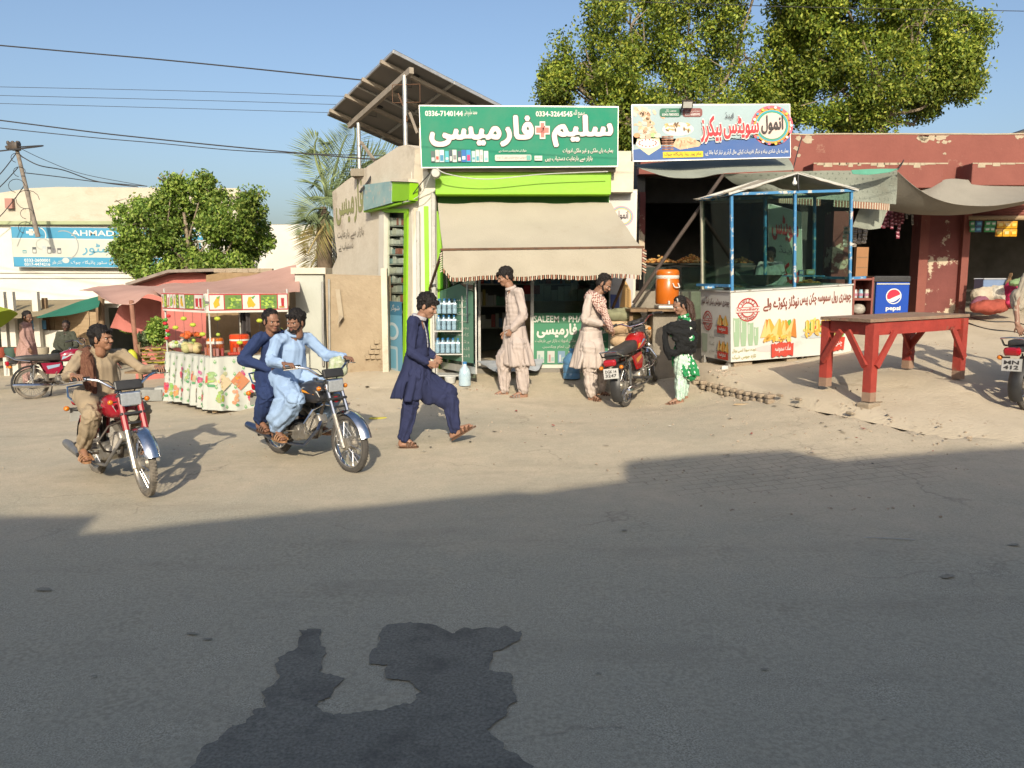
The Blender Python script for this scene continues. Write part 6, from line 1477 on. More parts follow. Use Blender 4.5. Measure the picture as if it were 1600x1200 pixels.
def shack():
 D = 16.5; t = thing('pink_shack','small pink walled shack with a rusty sheet roof behind the juice stall','shack',P(285,560,D))
 mb = MB(mat('pink_wall_paint',(.60,.20,.17),(.52,.17,.14),2,.9,.2,20)); pts = [P(x,y,D) for x,y in ((212,446),(262,430),(290,424),(322,428),(335,446),(335,600),(212,600))]; n = len(pts)
 mb.add([(p.x,D,p.z) for p in pts] + [(p.x,D + 2.5,p.z) for p in pts],[tuple(reversed(range(n))),tuple(range(n,2*n))] + [(i,(i + 1) % n,n + (i + 1) % n,n + i) for i in range(n)]); mb.build('wall',t)
 mb = MB(mat('old_sheet_roof',(.16,.13,.11),(.24,.20,.17),8,.8,.3,30));
 for (a,b) in (((196,447),(262,426)),((262,426),(345,424))):
  p,q = P(a[0],a[1],D - .3),P(b[0],b[1],D - .3); mb.add([p,q,q + Vector((0,3,0)),p + Vector((0,3,0))] + [v + Vector((0,0,.06)) for v in (p,q,q + Vector((0,3,0)),p + Vector((0,3,0)))],[(0,1,2,3),(7,6,5,4),(0,4,5,1),(1,5,6,2),(2,6,7,3),(3,7,4,0)])
 mb.build('roof',t)
 t2 = thing('mud_hut','brown mud walled hut with loose bricks along its top edge behind the juice stall','hut',P(370,560,15.5))
 mb = MB(mat('mud_wall',(.36,.25,.14),(.28,.19,.10),4,.95,.6,14)); pts = [P(x,y,15.5) for x,y in ((322,430),(345,426),(400,426),(452,430),(452,600),(322,600))]; n = len(pts)
 mb.add([(p.x,15.5,p.z) for p in pts] + [(p.x,17,p.z) for p in pts],[tuple(reversed(range(n))),tuple(range(n,2*n))] + [(i,(i + 1) % n,n + (i + 1) % n,n + i) for i in range(n)]); mb.build('wall',t2)
 mb = MB(M_BRICK);
 for k in range(9): a = P(345 + k*9,423 + .6*math.sin(k*2),15.6); mb.box(a,(.24,.12,.08),rot=rnd.uniform(-.2,.2),bev=.01)
 mb.build('loose_bricks',t2)
shack()
# juice stall
def juice():
 rg = random.Random(17)
 K = P(330,560,11.05); Lc = P(262,556,12.0); Rc = P(452,558,11.55); zc = K.z; zb = g(K.x,K.y) + .02; H = zc - zb
 for p in (K,Lc,Rc): p.z = zc
 BLc = Lc + (Rc - K)
 t = thing('juice_stall','juice stall with a fruit banner, hanging limes and a printed cloth skirt','juice stall',(K.x,K.y,zb))
 mb = MB(M_WOODL); c = [Lc,K,Rc,BLc]; mb.add([q for q in c] + [q - Vector((0,0,.05)) for q in c],[(0,1,2,3),(7,6,5,4),(0,4,5,1),(1,5,6,2),(2,6,7,3),(3,7,4,0)])
 for q in c: qq = q.lerp(sum(c,Vector()) / 4,.08); mb.bar(qq - Vector((0,0,.05)),Vector((qq.x,qq.y,zb)),.06,.06)
 mb.build('table',t)
 # skirt: one cloth round two sides, pleated
 LL = (K - Lc).length; LR = (Rc - K).length; tot = LL + LR
 def path(s):
  if s < LL: p = Lc.lerp(K,s / LL); d = (K - Lc).normalized()
  else: p = K.lerp(Rc,(s - LL) / LR); d = (Rc - K).normalized()
  n = d.cross(Vector((0,0,1))); return p,n
 def skirt(s,v,off=0.0):
  p,n = path(max(0,min(tot,s))); k = 1 - v; side = 1.0 if s < LL + .1 else max(.25,1 - (s - LL - .1)*2)
  w_ = (.030*math.sin(s*30 + 1.5*math.sin(s*5))*(.25 + .75*k))*side + .03*noise.noise(Vector((s*2.2,v*1.5,2)))*k
  o = n*(.03 + w_ + k*.07 + off); hem = .03*math.sin(s*2.1)*k*1.3
  return Vector((p.x,p.y,zc + .012 - H*(1 - v)*.96 + hem*(1 - v)*1.0)) + o
 cloth = mat('white_print_cloth',(.66,.68,.62),(.60,.63,.57),3,.85,.15,60,trl=.15)
 mb = MB(cloth); mb.sheet(lambda u,v: skirt(u*tot,v),220,26,.004); sk = mb.build('skirt',t)
 mb = MB(cloth); mb.sheet(lambda u,v: skirt(u*tot,.995 - (1 - v)*.0,.0) + Vector((0,0,v*.0)) if v < .5 else (path(u*tot)[0] - path(u*tot)[1]*.08 + Vector((0,0,.018))),80,2,0); mb.build('table_edge',sk)
 c = Canvas(lambda u,v,off: skirt(u,v / H,.006 + off),M_CLOTHP,step=.0012); G1 = (.30,.48,.18);
 def leaf(u,v,r,col): c.poly([(u,v - r),(u + r*.7,v - r*.2),(u + r*.35,v + r*.6),(u,v + r),(u - r*.35,v + r*.6),(u - r*.7,v - r*.2)],col)
 k0 = c.k
 for i in range(19):
  for j in range(4):
   u = .04 + i*(tot - .06) / 19; v = H*(.12 + .24*j) + (.06 if i % 2 else -.04); c.k = 1; leaf(u,v,.032,(.22,.42,.22)); c.k = 2; c.oval(u,v + .01,.012,.012,(.5,.66,.4),n=8)
 # net of pale lines with fruit pictures in the lozenges
 for i in range(10):
  for j in range(2):
   u = .07 + i*.2 + (.0 if j == 0 else .1); v = H*(.60 if j else .24)
   if u > tot - .08: continue
   c.k = 1; col = ((.55,.08,.08),(.50,.10,.22),(.30,.42,.10),(.35,.50,.20),(.62,.30,.12),(.50,.48,.25))[(i*2 + j*3) % 6]
   for q in range(9): c.k = 3 + q % 3; c.oval(u + rg.uniform(-.035,.035),v + rg.uniform(-.08,.09),.018 + .012*rg.random(),.022 + .01*rg.random(),tuple(max(0,x + rg.uniform(-.06,.1)) for x in col),n=9)
   c.k = 6; c.oval(u + .02,v - .10,.028,.02,(.10,.36,.16),n=10)
   if j and i % 2 == 0: c.k = 7; c.rect(u - .03,v - .06,u + .0,v + .07,(.62,.10,.08)); c.rect(u - .028,v + .04,u - .002,v + .068,(.72,.5,.45))
 for (cu,cv,r,col) in ((LL + .13,.26,.12,(.72,.60,.38)),(LL + .36,.27,.13,(.66,.26,.12))):
  c.k = 8; c.poly([(cu,cv*H / .5 - r),(cu + r,cv*H / .5),(cu,cv*H / .5 + r*1.1),(cu - r,cv*H / .5)],tuple(x*.85 for x in col))
  for q in range(60):
   a = rg.uniform(-1,1); b = rg.uniform(-1,1)
   if abs(a) + abs(b) > .9: continue
   c.k = 9 + q % 3; c.oval(cu + a*r,cv*H / .5 + b*r,.017,.013,tuple(min(.9,max(0,x + rg.uniform(-.15,.15))) for x in col),n=7,a=rg.uniform(0,3))
 c.build('print',sk)
 # posts and banner
 zt = P(330,459,11.05).z; zl = P(330,489,11.05).z
 for q in c and [Lc,K,Rc,BLc]: mb = MB(M_WHITEP); mb.tube([q,Vector((q.x,q.y,zt + .06))],.012); mb.build('post',t)
 Hb = zt - zl
 def ban(s,v,off=0.0):
  p,n = path(max(0,min(tot,s))); return Vector((p.x,p.y,zl + v*Hb)) + n*(.035 + .008*math.sin(s*9 + v) + off)
 mb = MB(mat('banner_white',(.72,.71,.66),(.66,.64,.58),4,.6)); mb.sheet(lambda u,v: ban(u*tot,v),90,4,.004); bn = mb.build('banner',t)
 c = Canvas(lambda u,v,off: ban(u,v / Hb,.002 + off),M_PRINT); RDc = (.55,.03,.05)
 def strip(u0,u1,v0,v1,col,layer):
  n = max(1,int((u1 - u0) / .08))
  for k in range(n): c.rect(u0 + (u1 - u0)*k / n,v0,u0 + (u1 - u0)*(k + 1) / n,v1,col,layer)
 strip(0,tot,Hb*.12,Hb*.99,RDc,1)
 np_ = 12; u = .01; ws = [.09]*5 + [.10] + [.215,.27,.26,.25,.2][:5];
 i = 0
 while u < tot - .05:
  w_ = ws[i] if i < len(ws) else .24; u1 = min(u + w_ - .015,tot - .01);
  if u < LL < u1: u1 = LL - .008
  strip(u,u1,Hb*.18,Hb*.93,(.74,.75,.70),3); kind = i % 6; cu = (u + u1) / 2; hw = (u1 - u) / 2; cv = Hb*.55
  if kind in (0,4):
   for q in range(4): c.poly([(cu + rg.uniform(-.5,.5)*hw,Hb*.25),(cu + rg.uniform(0,.6)*hw,Hb*.4),(cu + rg.uniform(-.3,.5)*hw,Hb*.85),(cu - .5*hw,Hb*.5)],(.80,.48,.03),4 + q)
   c.poly([(cu,Hb*.8),(cu + hw*.5,Hb*.9),(cu + hw*.2,Hb*.7)],(.12,.40,.08),9)
  elif kind in (1,5):
   strip(u,u1,Hb*.18,Hb*.93,(.16,.28,.08),4)
   for q in range(26): c.oval(cu + rg.uniform(-.8,.8)*hw,cv + rg.uniform(-.3,.3)*Hb,.02,.015,rg.choice(((.42,.62,.08),(.3,.5,.06),(.1,.24,.05),(.55,.70,.15))),5 + q % 3,n=7)
  elif kind == 2:
   for s_ in (-1,1) if hw > .08 else (0,): c.poly([(cu + s_*hw*.45 - hw*.35,Hb*.75),(cu + s_*hw*.45 - hw*.28,Hb*.3),(cu + s_*hw*.45 + hw*.28,Hb*.3),(cu + s_*hw*.45 + hw*.35,Hb*.75)],(.52,.02,.04),5)
   for q in range(8): c.oval(cu + rg.uniform(-.7,.7)*hw,Hb*.27,.016,.012,(.6,.3,.06),7,n=7)
  elif kind == 3:
   for q in range(10): c.oval(cu + rg.uniform(-.5,.5)*hw,cv + rg.uniform(-.2,.15)*Hb,.028,.022,rg.choice(((.25,.52,.08),(.36,.62,.14),(.5,.7,.3))),5 + q % 3,n=9)
   c.ring(cu + hw*.5,cv,.025,.032,(.2,.2,.2),8); c.poly([(cu - hw*.2,Hb*.7),(cu + hw*.3,Hb*.9),(cu + hw*.5,Hb*.75)],(.08,.36,.12),9)
  u = u1 + .015; i += 1
  if i == 9:
   pass
 # lemons picture
 c.build('print',bn)
 # hanging limes on strings
 for k in range(9):
  s = .08 + k*(tot - .2) / 8; p,n = path(s); q = Vector((p.x,p.y,zl)) + n*.02
  L_ = (.33,.24,.10,.18,.30,.08,.42,.12,.26)[k]; m_ = MB(M_WIRE); m_.tube([q,q - Vector((0,0,L_ + .3))],.0025,seg=4)
  tt = thing('hanging_lime',('red plastic flower garland hanging at the left end of the juice stall','lime on a string, second from the left under the fruit banner','high lime on a string near the left corner of the stall','pale lime on a string beside the middle post','lime hanging above the orange drum','high lime just right of the middle post','lowest lime on its string behind the riders','bright lime under the lemon picture of the banner','last lime on a string at the right end')[k],'hanging fruit',q,group='fruit strung under the juice stall banner')
  m_.build('string',tt); m_ = MB(FOOD)
  if k == 0:
   for j in range(7): m_.ell(q - Vector((rg.uniform(-.03,.03),0,.08 + j*.055)),(.035,.03,.025),seg=8,rings=5,col=((.65,.03,.04),(.1,.35,.05))[j % 2])
  else:
   m_.ell(q - Vector((0,0,L_)),(.045,.035,.03),seg=12,rings=7,col=(.50,.58,.06))
   if k % 2: m_.ell(q - Vector((0,0,L_ + .22)),(.03,.025,.025),seg=10,rings=6,col=(.40,.52,.08))
  m_.build('fruit',tt)
 # drinks on the counter
 def onc(s,back,dz=0): p,n = path(s); return Vector((p.x,p.y,zc + .02 + dz)) - n*back
 bcl = MB(mat('dark_cloth_backdrop',(.05,.045,.05),(.08,.07,.07),4,.95)); a = BLc + Vector((0,0,-.3)); b_ = Rc + (Lc - K)*.8 + Vector((0,0,-.3))
 bcl.sheet(lambda u,v: a.lerp(b_,u) + Vector((0,.05*math.sin(u*14),v*(zt - zc + .2))),30,6,.01); bcl.build('backdrop',t)
 p = onc(LL + .42,.22); r = .135
 tt = thing('drink_drum','red orange drink drum with a white band on the juice counter','drink drum',p)
 md = mat('red_orange_plastic',(.70,.07,.015),(.62,.06,.012),3,.3,coat=.3); mb = MB(md); mb.lathe([(0,0),(r*.9,0),(r,.05),(r,.20),(0,.20)],p); mb.build('body',tt); mb = MB(MATS['cooler_white_band']); mb.lathe([(r*1.01,.20),(r*1.02,.225),(0,.225)],p); mb.build('band',tt); mb = MB(md); mb.lathe([(r*1.03,.226),(r*1.03,.27),(r*.9,.29),(0,.29)],p); mb.build('lid',tt)
 p = onc(LL + .10,.3); tt = thing('drink_drum','squat orange and white drink drum left of the red one','drink drum',p); mb = MB(M_ORANGE); mb.lathe([(0,0),(.11,0),(.12,.16),(0,.16)],p); mb.build('body',tt); mb = MB(MATS['cooler_white_band']); mb.lathe([(.122,.161),(.12,.2),(0,.2)],p); mb.build('band',tt); mb = MB(M_ORANGE); mb.lathe([(.123,.201),(.11,.24),(0,.245)],p); mb.build('lid',tt)
 mj = glass('tumbler_glass',(.9,.85,.85),.08)
 for k in range(14):
  s = LL - .28 + k*.055 + (.12 if k > 8 else 0); p = onc(s,.07 + .03*(k % 2)); tt = thing('juice_glass','tall juice glass with pink drink in the front row of the counter','glass',p,group='juice glasses lined up on the juice counter')
  mb = MB(vcol_mat('juice',.3,.02)); mb.lathe([(0,.004),(.022,.004),(.025,.11),(0,.11)],p,seg=10,col=rg.choice(((.50,.10,.10),(.60,.25,.18),(.62,.50,.45),(.55,.30,.28)))); mb.build('drink',tt)
  mb = MB(mj); mb.lathe([(.024,0),(.03,.17)],p,seg=12,cap=False); mb.build('tumbler',tt)
 for k in range(22):
  p = onc(LL + .26 + (k % 11)*.03,.06 + .04*(k // 11)); mb = MB(FOOD); mb.ell(p + Vector((0,0,.025)),(.028,.028,.026),seg=10,rings=6,col=(.45,.05,.03)); o = mb.build('plum'); tag(o,'dark red plum in the double row before the red drum','plum','plums before the red orange drum')
 # fruit heaps at the left end of the counter
 for (s,bk,n,col,r,lab,h) in ((.35,.2,26,(.62,.12,.03),.035,'heap of orange red fruit high at the left of the counter',.20),(.12,.15,22,(.62,.62,.50),.05,'heap of white wrapped produce at the left corner of the counter',.06),(.52,.12,12,(.55,.50,.22),.07,'pile of yellow green melons beside the juice glasses',.04)):
  tt = thing('fruit_pile',lab,'fruit',onc(s,bk)); mb = MB(FOOD)
  for _ in range(n):
   a = rg.uniform(0,6.28); q = rg.random() ** .5*.15; mb.ell(onc(s,bk) + Vector((q*math.cos(a),q*math.sin(a),h + .03 + (.15 - q)*rg.random()*.6)),r*rg.uniform(.8,1.1),seg=10,rings=6,col=tuple(x*rg.uniform(.8,1.2) for x in col))
  mb.build('fruit',tt)
  if h > .1: mb = MB(M_STEEL); mb.lathe([(.12,h),(.16,h + .03),(.03,h - .01),(.02,0),(.08,0)],onc(s,bk),seg=16); mb.build('stand',tt)
juice()
def fruit_rack():
 t = thing('fruit_rack','slatted wooden rack of bananas and produce left of the juice stall','rack',P(240,590,12.6)); D = 12.5
 for k in range(6):
  y = 543 + k*7; a,b = P(214,y + 1.5,D),P(270,y - 1,D - .1); mb = MB(M_WOOD); mb.bar(a,b,.03,.022); mb.build('slat',t)
 for x in (217,266): a = P(x,538,D); mb = MB(M_WOOD); mb.bar(a,Vector((a.x,a.y,g(a.x,a.y))),.05,.05); mb.build('leg',t)
 mb = MB(M_WOOD); a = P(242,578,D + .4); mb.box(a,(.6,.8,.03)); mb.build('shelf',t)
 rg = random.Random(12)
 for k in range(7):
  x = 222 + k*6.6; y = 548 + (k % 3)*9; p = P(x,y,D + .08); mb = MB(FOOD)
  for j in range(6):
   a = rg.uniform(-.5,.5); q = p + Vector((rg.uniform(-.05,.05),rg.uniform(-.03,.05),rg.uniform(-.03,.03))); mb.tube([q + Vector((-.07,0,.015)),q + Vector((-.03,0,-.01)),q + Vector((.03,0,-.012)),q + Vector((.07,0,.012))],[.006,.016,.016,.006],seg=7,col=(.55*rg.uniform(.85,1.1),.50*rg.uniform(.85,1.1),.05))
  o = mb.build('banana_bunch'); tag(o,'small yellow green banana bunch in the slatted rack','bananas','banana bunches in the slatted rack')
 p = P(206,560,12.3); mb = MB(FOOD); mb.ell(p,(.09,.07,.14),col=(.6,.6,.05)); o = mb.build('yellow_bag'); tag(o,'bright yellow bag hanging left of the leaning stall pole','bag')
 # crates and bags under the rack
 for k,(x,y,s,c_,lab) in enumerate(((238,592,(.4,.3,.18),(.35,.36,.34),'grey crate on the ground under the fruit rack'),(256,585,(.25,.25,.2),(.5,.52,.5),'pale box on the ground beside the juice stall skirt'))):
  p = P(x,y,12.4); mb = MB(mat('under_box_%d' % k,c_,tuple(q*.7 for q in c_),6,.8,.2)); mb.box((p.x,p.y,g(p.x,p.y) + s[2] / 2 + .01),s,rot=.2*k,bev=.01); o = mb.build('crate'); tag(o,lab,'crate')
fruit_rack()
def leaves_np(rng,centers,radii,n,size,squash=(1,1,1),aspect=.5):
 """n small leaf quads scattered through lumpy clumps; returns arrays"""
 k = rng.integers(0,len(centers),n); C = np.asarray(centers)[k]; Rr = np.asarray(radii)[k]
 d = rng.normal(size=(n,3)); d /= np.linalg.norm(d,axis=1)[:,None]; rad = rng.random(n) ** .45
 p = C + d*(rad[:,None]*Rr[:,None])*np.array(squash)
 a = rng.normal(size=(n,3)) + np.array([0,0,-.4]); a /= np.linalg.norm(a,axis=1)[:,None]
 nn_ = rng.normal(size=(n,3))*.8 + d*.7 + np.array([0,0,.5]); b = np.cross(a,nn_); b /= np.linalg.norm(b,axis=1)[:,None] + 1e-9
 s = size*rng.uniform(.6,1.35,n)[:,None]
 V = np.stack([p - a*s,p + b*s*aspect,p + a*s,p - b*s*aspect],1).reshape(-1,3); F = np.arange(4*n).reshape(-1,4)
 return V,F
def leaf_mat(name,cols,trl=.3):
 if name in MATS: return MATS[name]
 m = bpy.data.materials.new(name); m.use_nodes = True; nt = m.node_tree; L = nt.links; b = nt.nodes['Principled BSDF']
 gi = nn(nt,'ShaderNodeNewGeometry'); cr = nn(nt,'ShaderNodeValToRGB'); L.new(gi.outputs['Random Per Island'],cr.inputs[0])
 e = cr.color_ramp.elements; e[0].position = 0; e[0].color = (*cols[0],1); e[1].position = 1; e[1].color = (*cols[-1],1)
 for i,c in enumerate(cols[1:-1]): q = e.new((i + 1) / (len(cols) - 1)); q.color = (*c,1)
 # clump-scale change of tone
 tc = nn(nt,'ShaderNodeTexCoord'); n = nn(nt,'ShaderNodeTexNoise'); n.inputs['Scale'].default_value = .9; n.inputs['Detail'].default_value = 3; L.new(tc.outputs['Object'],n.inputs['Vector'])
 hs = nn(nt,'ShaderNodeHueSaturation'); r = nn(nt,'ShaderNodeMapRange'); r.inputs[1].default_value = .35; r.inputs[2].default_value = .65; r.inputs[3].default_value = .7; r.inputs[4].default_value = 1.35; L.new(n.outputs[0],r.inputs[0]); L.new(r.outputs[0],hs.inputs['Value']); L.new(cr.outputs[0],hs.inputs['Color'])
 L.new(hs.outputs[0],b.inputs['Base Color']); b.inputs['Roughness'].default_value = .55; b.inputs['Specular IOR Level'].default_value = .35
 t = nn(nt,'ShaderNodeBsdfTranslucent'); L.new(hs.outputs[0],t.inputs[0]); ms = nn(nt,'ShaderNodeMixShader'); ms.inputs[0].default_value = trl
 L.new(b.outputs[0],ms.inputs[1]); L.new(t.outputs[0],ms.inputs[2]); L.new(ms.outputs[0],nt.nodes['Material Output'].inputs[0]); MATS[name] = m; return m
M_LEAF1 = leaf_mat('tall_tree_leaves',[(.05,.09,.015),(.12,.18,.022),(.22,.28,.035),(.36,.37,.06)])
M_LEAF2 = leaf_mat('bush_leaves',[(.06,.115,.02),(.12,.20,.03),(.20,.29,.05),(.32,.38,.09)])
M_BARK = mat('pale_bark',(.26,.21,.15),(.16,.13,.09),8,.9,.5,30)
M_PALM = leaf_mat('palm_leaflets',[(.09,.13,.06),(.13,.18,.09),(.18,.23,.11),(.22,.27,.12)],.2)
M_PALMD = leaf_mat('dry_palm_leaflets',[(.20,.16,.06),(.30,.24,.09),(.22,.22,.09),(.36,.28,.12)],.2)
def crown_clumps(blobs,rng,per,rr):
 """lumpy clumps on and inside a few big lobes"""
 C = []; Q = []
 for (c,r,k) in blobs:
  m = int(per*k); d = rng.normal(size=(m,3)); d /= np.linalg.norm(d,axis=1)[:,None]; rad = rng.uniform(.45,1.0,m) ** .6
  pts = np.asarray(c) + d*rad[:,None]*np.asarray(r)*rng.uniform(.92,1.16,m)[:,None]; C.append(pts); Q.append(rng.uniform(.6,1.3,m)*rr)
 return np.concatenate(C),np.concatenate(Q)
def big_tree(name,label,base,D,blobs_px,n,seed,size,trunk_r,group=None,leafm=None,per=26,rr=.55,dy=1.0):
 rng = np.random.default_rng(seed); bl = []
 for (x,y,rx,ry,k) in blobs_px:
  c = P(x,y,D + rng.uniform(-.6,.6)*dy); s = D / FPX; bl.append(((c.x,c.y,c.z),(rx*s*.84,max(rx,ry)*s*.8*dy,ry*s*.84),k))
 C,Q = crown_clumps(bl,rng,per,rr); kp = np.array([noise.noise(Vector(c_)*(.9 if rr > .3 else 1.6)) > -.38 for c_ in C]); C = C[kp]; Q = Q[kp]; V,F = leaves_np(rng,C,Q,n,size)
 # stray twig tips outside the outline
 b = P(*base,D); zg = float(gzn(b.x,min(b.y,21))) if D < 21 else -.2
 t = thing(name,label,'tree',(b.x,D,zg),group=group); mesh_np('crown',V,F,leafm or M_LEAF1,t)
 rg = random.Random(seed); mb = MB(M_BARK); zc = min(c[0][2] for c in bl); top = Vector((b.x,D,zc))
 mb.tube([Vector((b.x,D,zg - .2)),Vector((b.x + .1,D,(zg + zc) / 2)),top,Vector((b.x - .1,D,zc + 1.2))],[trunk_r*1.3,trunk_r,trunk_r*.8,trunk_r*.5],seg=12); tr = mb.build('trunk',t)
 mb = MB(M_BARK)
 for (c,r,k) in bl:
  c = Vector(c); m = top.lerp(c,.5) + Vector((rg.uniform(-.4,.4),rg.uniform(-.4,.4),-.3)); mb.tube([top,m,c,c + Vector((rg.uniform(-.6,.6),rg.uniform(-.6,.6),r[2]*.7))],[trunk_r*.5,trunk_r*.32,trunk_r*.18,.02],seg=7)
  for _ in range(7):
   e = c + Vector((rg.uniform(-1,1)*r[0],rg.uniform(-1,1)*r[1],rg.uniform(-1,1)*r[2]))*.95; q = c.lerp(e,.5) + Vector((rg.uniform(-.2,.2),rg.uniform(-.2,.2),rg.uniform(0,.3))); mb.tube([c,q,e],[trunk_r*.14,trunk_r*.09,.012],seg=5)
 mb.build('limbs',t); return t
big_tree('broadleaf_tree','broad leafy tree rising behind the gap between the two big signboards',(1060,300),21.0,
   [(925,112,84,58,1.1),(905,138,62,36,.8),(965,190,60,60,.8),(885,125,36,26,.5),(985,40,95,70,1.3),(960,170,80,50,1),(1075,60,90,90,1.3),(1075,160,85,60,1.1),(1165,90,70,100,1.2),(1180,-10,90,60,1),(1060,-50,110,60,1),(1010,215,40,36,.6),(1180,190,60,45,.8),(880,128,40,30,.5),(870,150,26,16,.3),(1000,200,60,50,.8),(1090,215,70,40,.8),(1240,100,50,80,.9),(1235,30,60,60,1.3),(1235,150,40,50,.9)],125000,3,.046,.12,'tall trees behind the shops',per=66,rr=.34)
big_tree('broadleaf_tree','right hand leafy tree whose crown hangs over the red parapet',(1370,300),20.0,
   [(1300,150,75,60,1.2),(1280,60,80,80,1.2),(1370,20,90,70,1.2),(1370,120,85,80,1.3),(1440,40,60,55,1),(1440,120,50,50,.8),(1500,60,42,42,.9),(1495,105,38,38,.7),(1420,-40,80,50,1),(1440,165,25,22,.35),(1340,185,60,26,.7),(1300,-40,80,50,1),(1505,128,22,20,.3)],100000,5,.045,.11,'tall trees behind the shops',per=62,rr=.33)
big_tree('small_tree','bushy roadside tree standing in front of the white building at left',(300,440),17.5,
   [(225,350,48,42,1),(290,320,55,38,1.1),(355,340,55,45,1.1),(300,380,75,45,1.3),(390,375,38,40,.9),(205,395,32,32,.6),(268,290,16,14,.3),(318,290,14,12,.25),(396,318,14,22,.3),(240,420,40,20,.6),(350,415,50,22,.7)],46000,8,.042,.06,None,M_LEAF2,per=44,rr=.21)
def stall_greens():
 rng = np.random.default_rng(4)
 for (x,y,rx,ry,D,n,lab,m) in ((246,518,17,24,12.9,1500,'bunches of leafy greens piled high behind the fruit rack','bush_leaves'),(208,515,20,7,14.2,500,'low row of green herbs on the pale shelf left of the leaning pole','bush_leaves'),(225,530,10,14,12.9,500,'pale flowering greens beside the leaning pole','palm_leaflets')):
  c = P(x,y,D); s = D / FPX; V,F = leaves_np(rng,[(c.x,c.y,c.z)],[1.0],n,.03,squash=(rx*s,.2,ry*s)); o = mesh_np('herb_bunch',V,F,m); tag(o,lab,'greens')
stall_greens()
def palm():
 D = 17.0; base = P(505,330,D); zc = P(505,300,D).z
 t = thing('palm_tree','grey green date palm rising behind the painted side wall of the pharmacy','palm',(base.x,D,-.2)); rg = random.Random(6)
 mb = MB(mat('palm_trunk',(.20,.15,.10),(.13,.10,.07),9,.95,.8,12));
 mb.lathe([(.24,0)] + [(.15 + .02*(k % 2),.2 + k*.14) for k in range(int((zc + .2) / .14) - 4)] + [(.06,zc - .1)],(base.x,D,-.2),seg=14); mb.build('trunk',t)
 fronds = [((505,300),(488,235),(484,220)),((505,290),(520,215),(533,196)),((510,290),(556,232),(592,232)),((508,288),(590,210),(640,225)),((505,290),(540,262),(600,262)),((500,300),(500,262),(482,268)),((500,305),(512,285),(487,302)),((500,320),(496,322),(478,345)),
    ((505,295),(560,200),(540,178)),((505,320),(480,300),(466,330)),((505,300),(600,250),(650,285)),((505,330),(485,350),(470,385)),((508,335),(505,370),(490,415)),((505,335),(492,375),(468,418)),((508,330),(520,360),(518,412)),((500,280),(470,215),(488,200)),((505,325),(470,318),(462,360))]
 for i,(a,b,c) in enumerate(fronds):
  dry = 11 <= i <= 14; d0 = D + rg.uniform(-.8,.2); A = P(a[0] + 10,a[1] + 14,D); B = P(b[0] + 10,b[1] + 14,D + rg.uniform(-.8,.8)); Cc = P(c[0] + 10,c[1] + 14,d0); n = 34
  pts = [A*(1 - s) ** 2 + B*2*s*(1 - s) + Cc*s*s for s in [k / n for k in range(n + 1)]]
  mb = MB(M_PALMD if dry else M_PALM); mb.tube(pts[::3],[.03*(1 - k / 15) + .006 for k in range(len(pts[::3]))],seg=5)
  for k in range(3,n):
   tn = (pts[k + 1] - pts[k - 1]).normalized(); sd = tn.cross(Vector((0,-1,.25))).normalized(); L_ = .62*math.sin(PI*(k / n) ** .7)*.85 + .10
   for s in (-1,1):
    tip = pts[k] + (sd*s*.8 + tn*.62 + Vector((0,rg.uniform(-.35,.35),-.18))).normalized()*L_*rg.uniform(.85,1.1); w_ = tn.cross(sd).normalized()*.011 + tn*.009; m_ = (pts[k] + tip) / 2 + Vector((0,0,.02))
    mb.add([pts[k] - w_*.5,m_ - w_,tip,m_ + w_],[(0,1,2,3)],smooth=False)
  mb.build('frond',t)
palm()
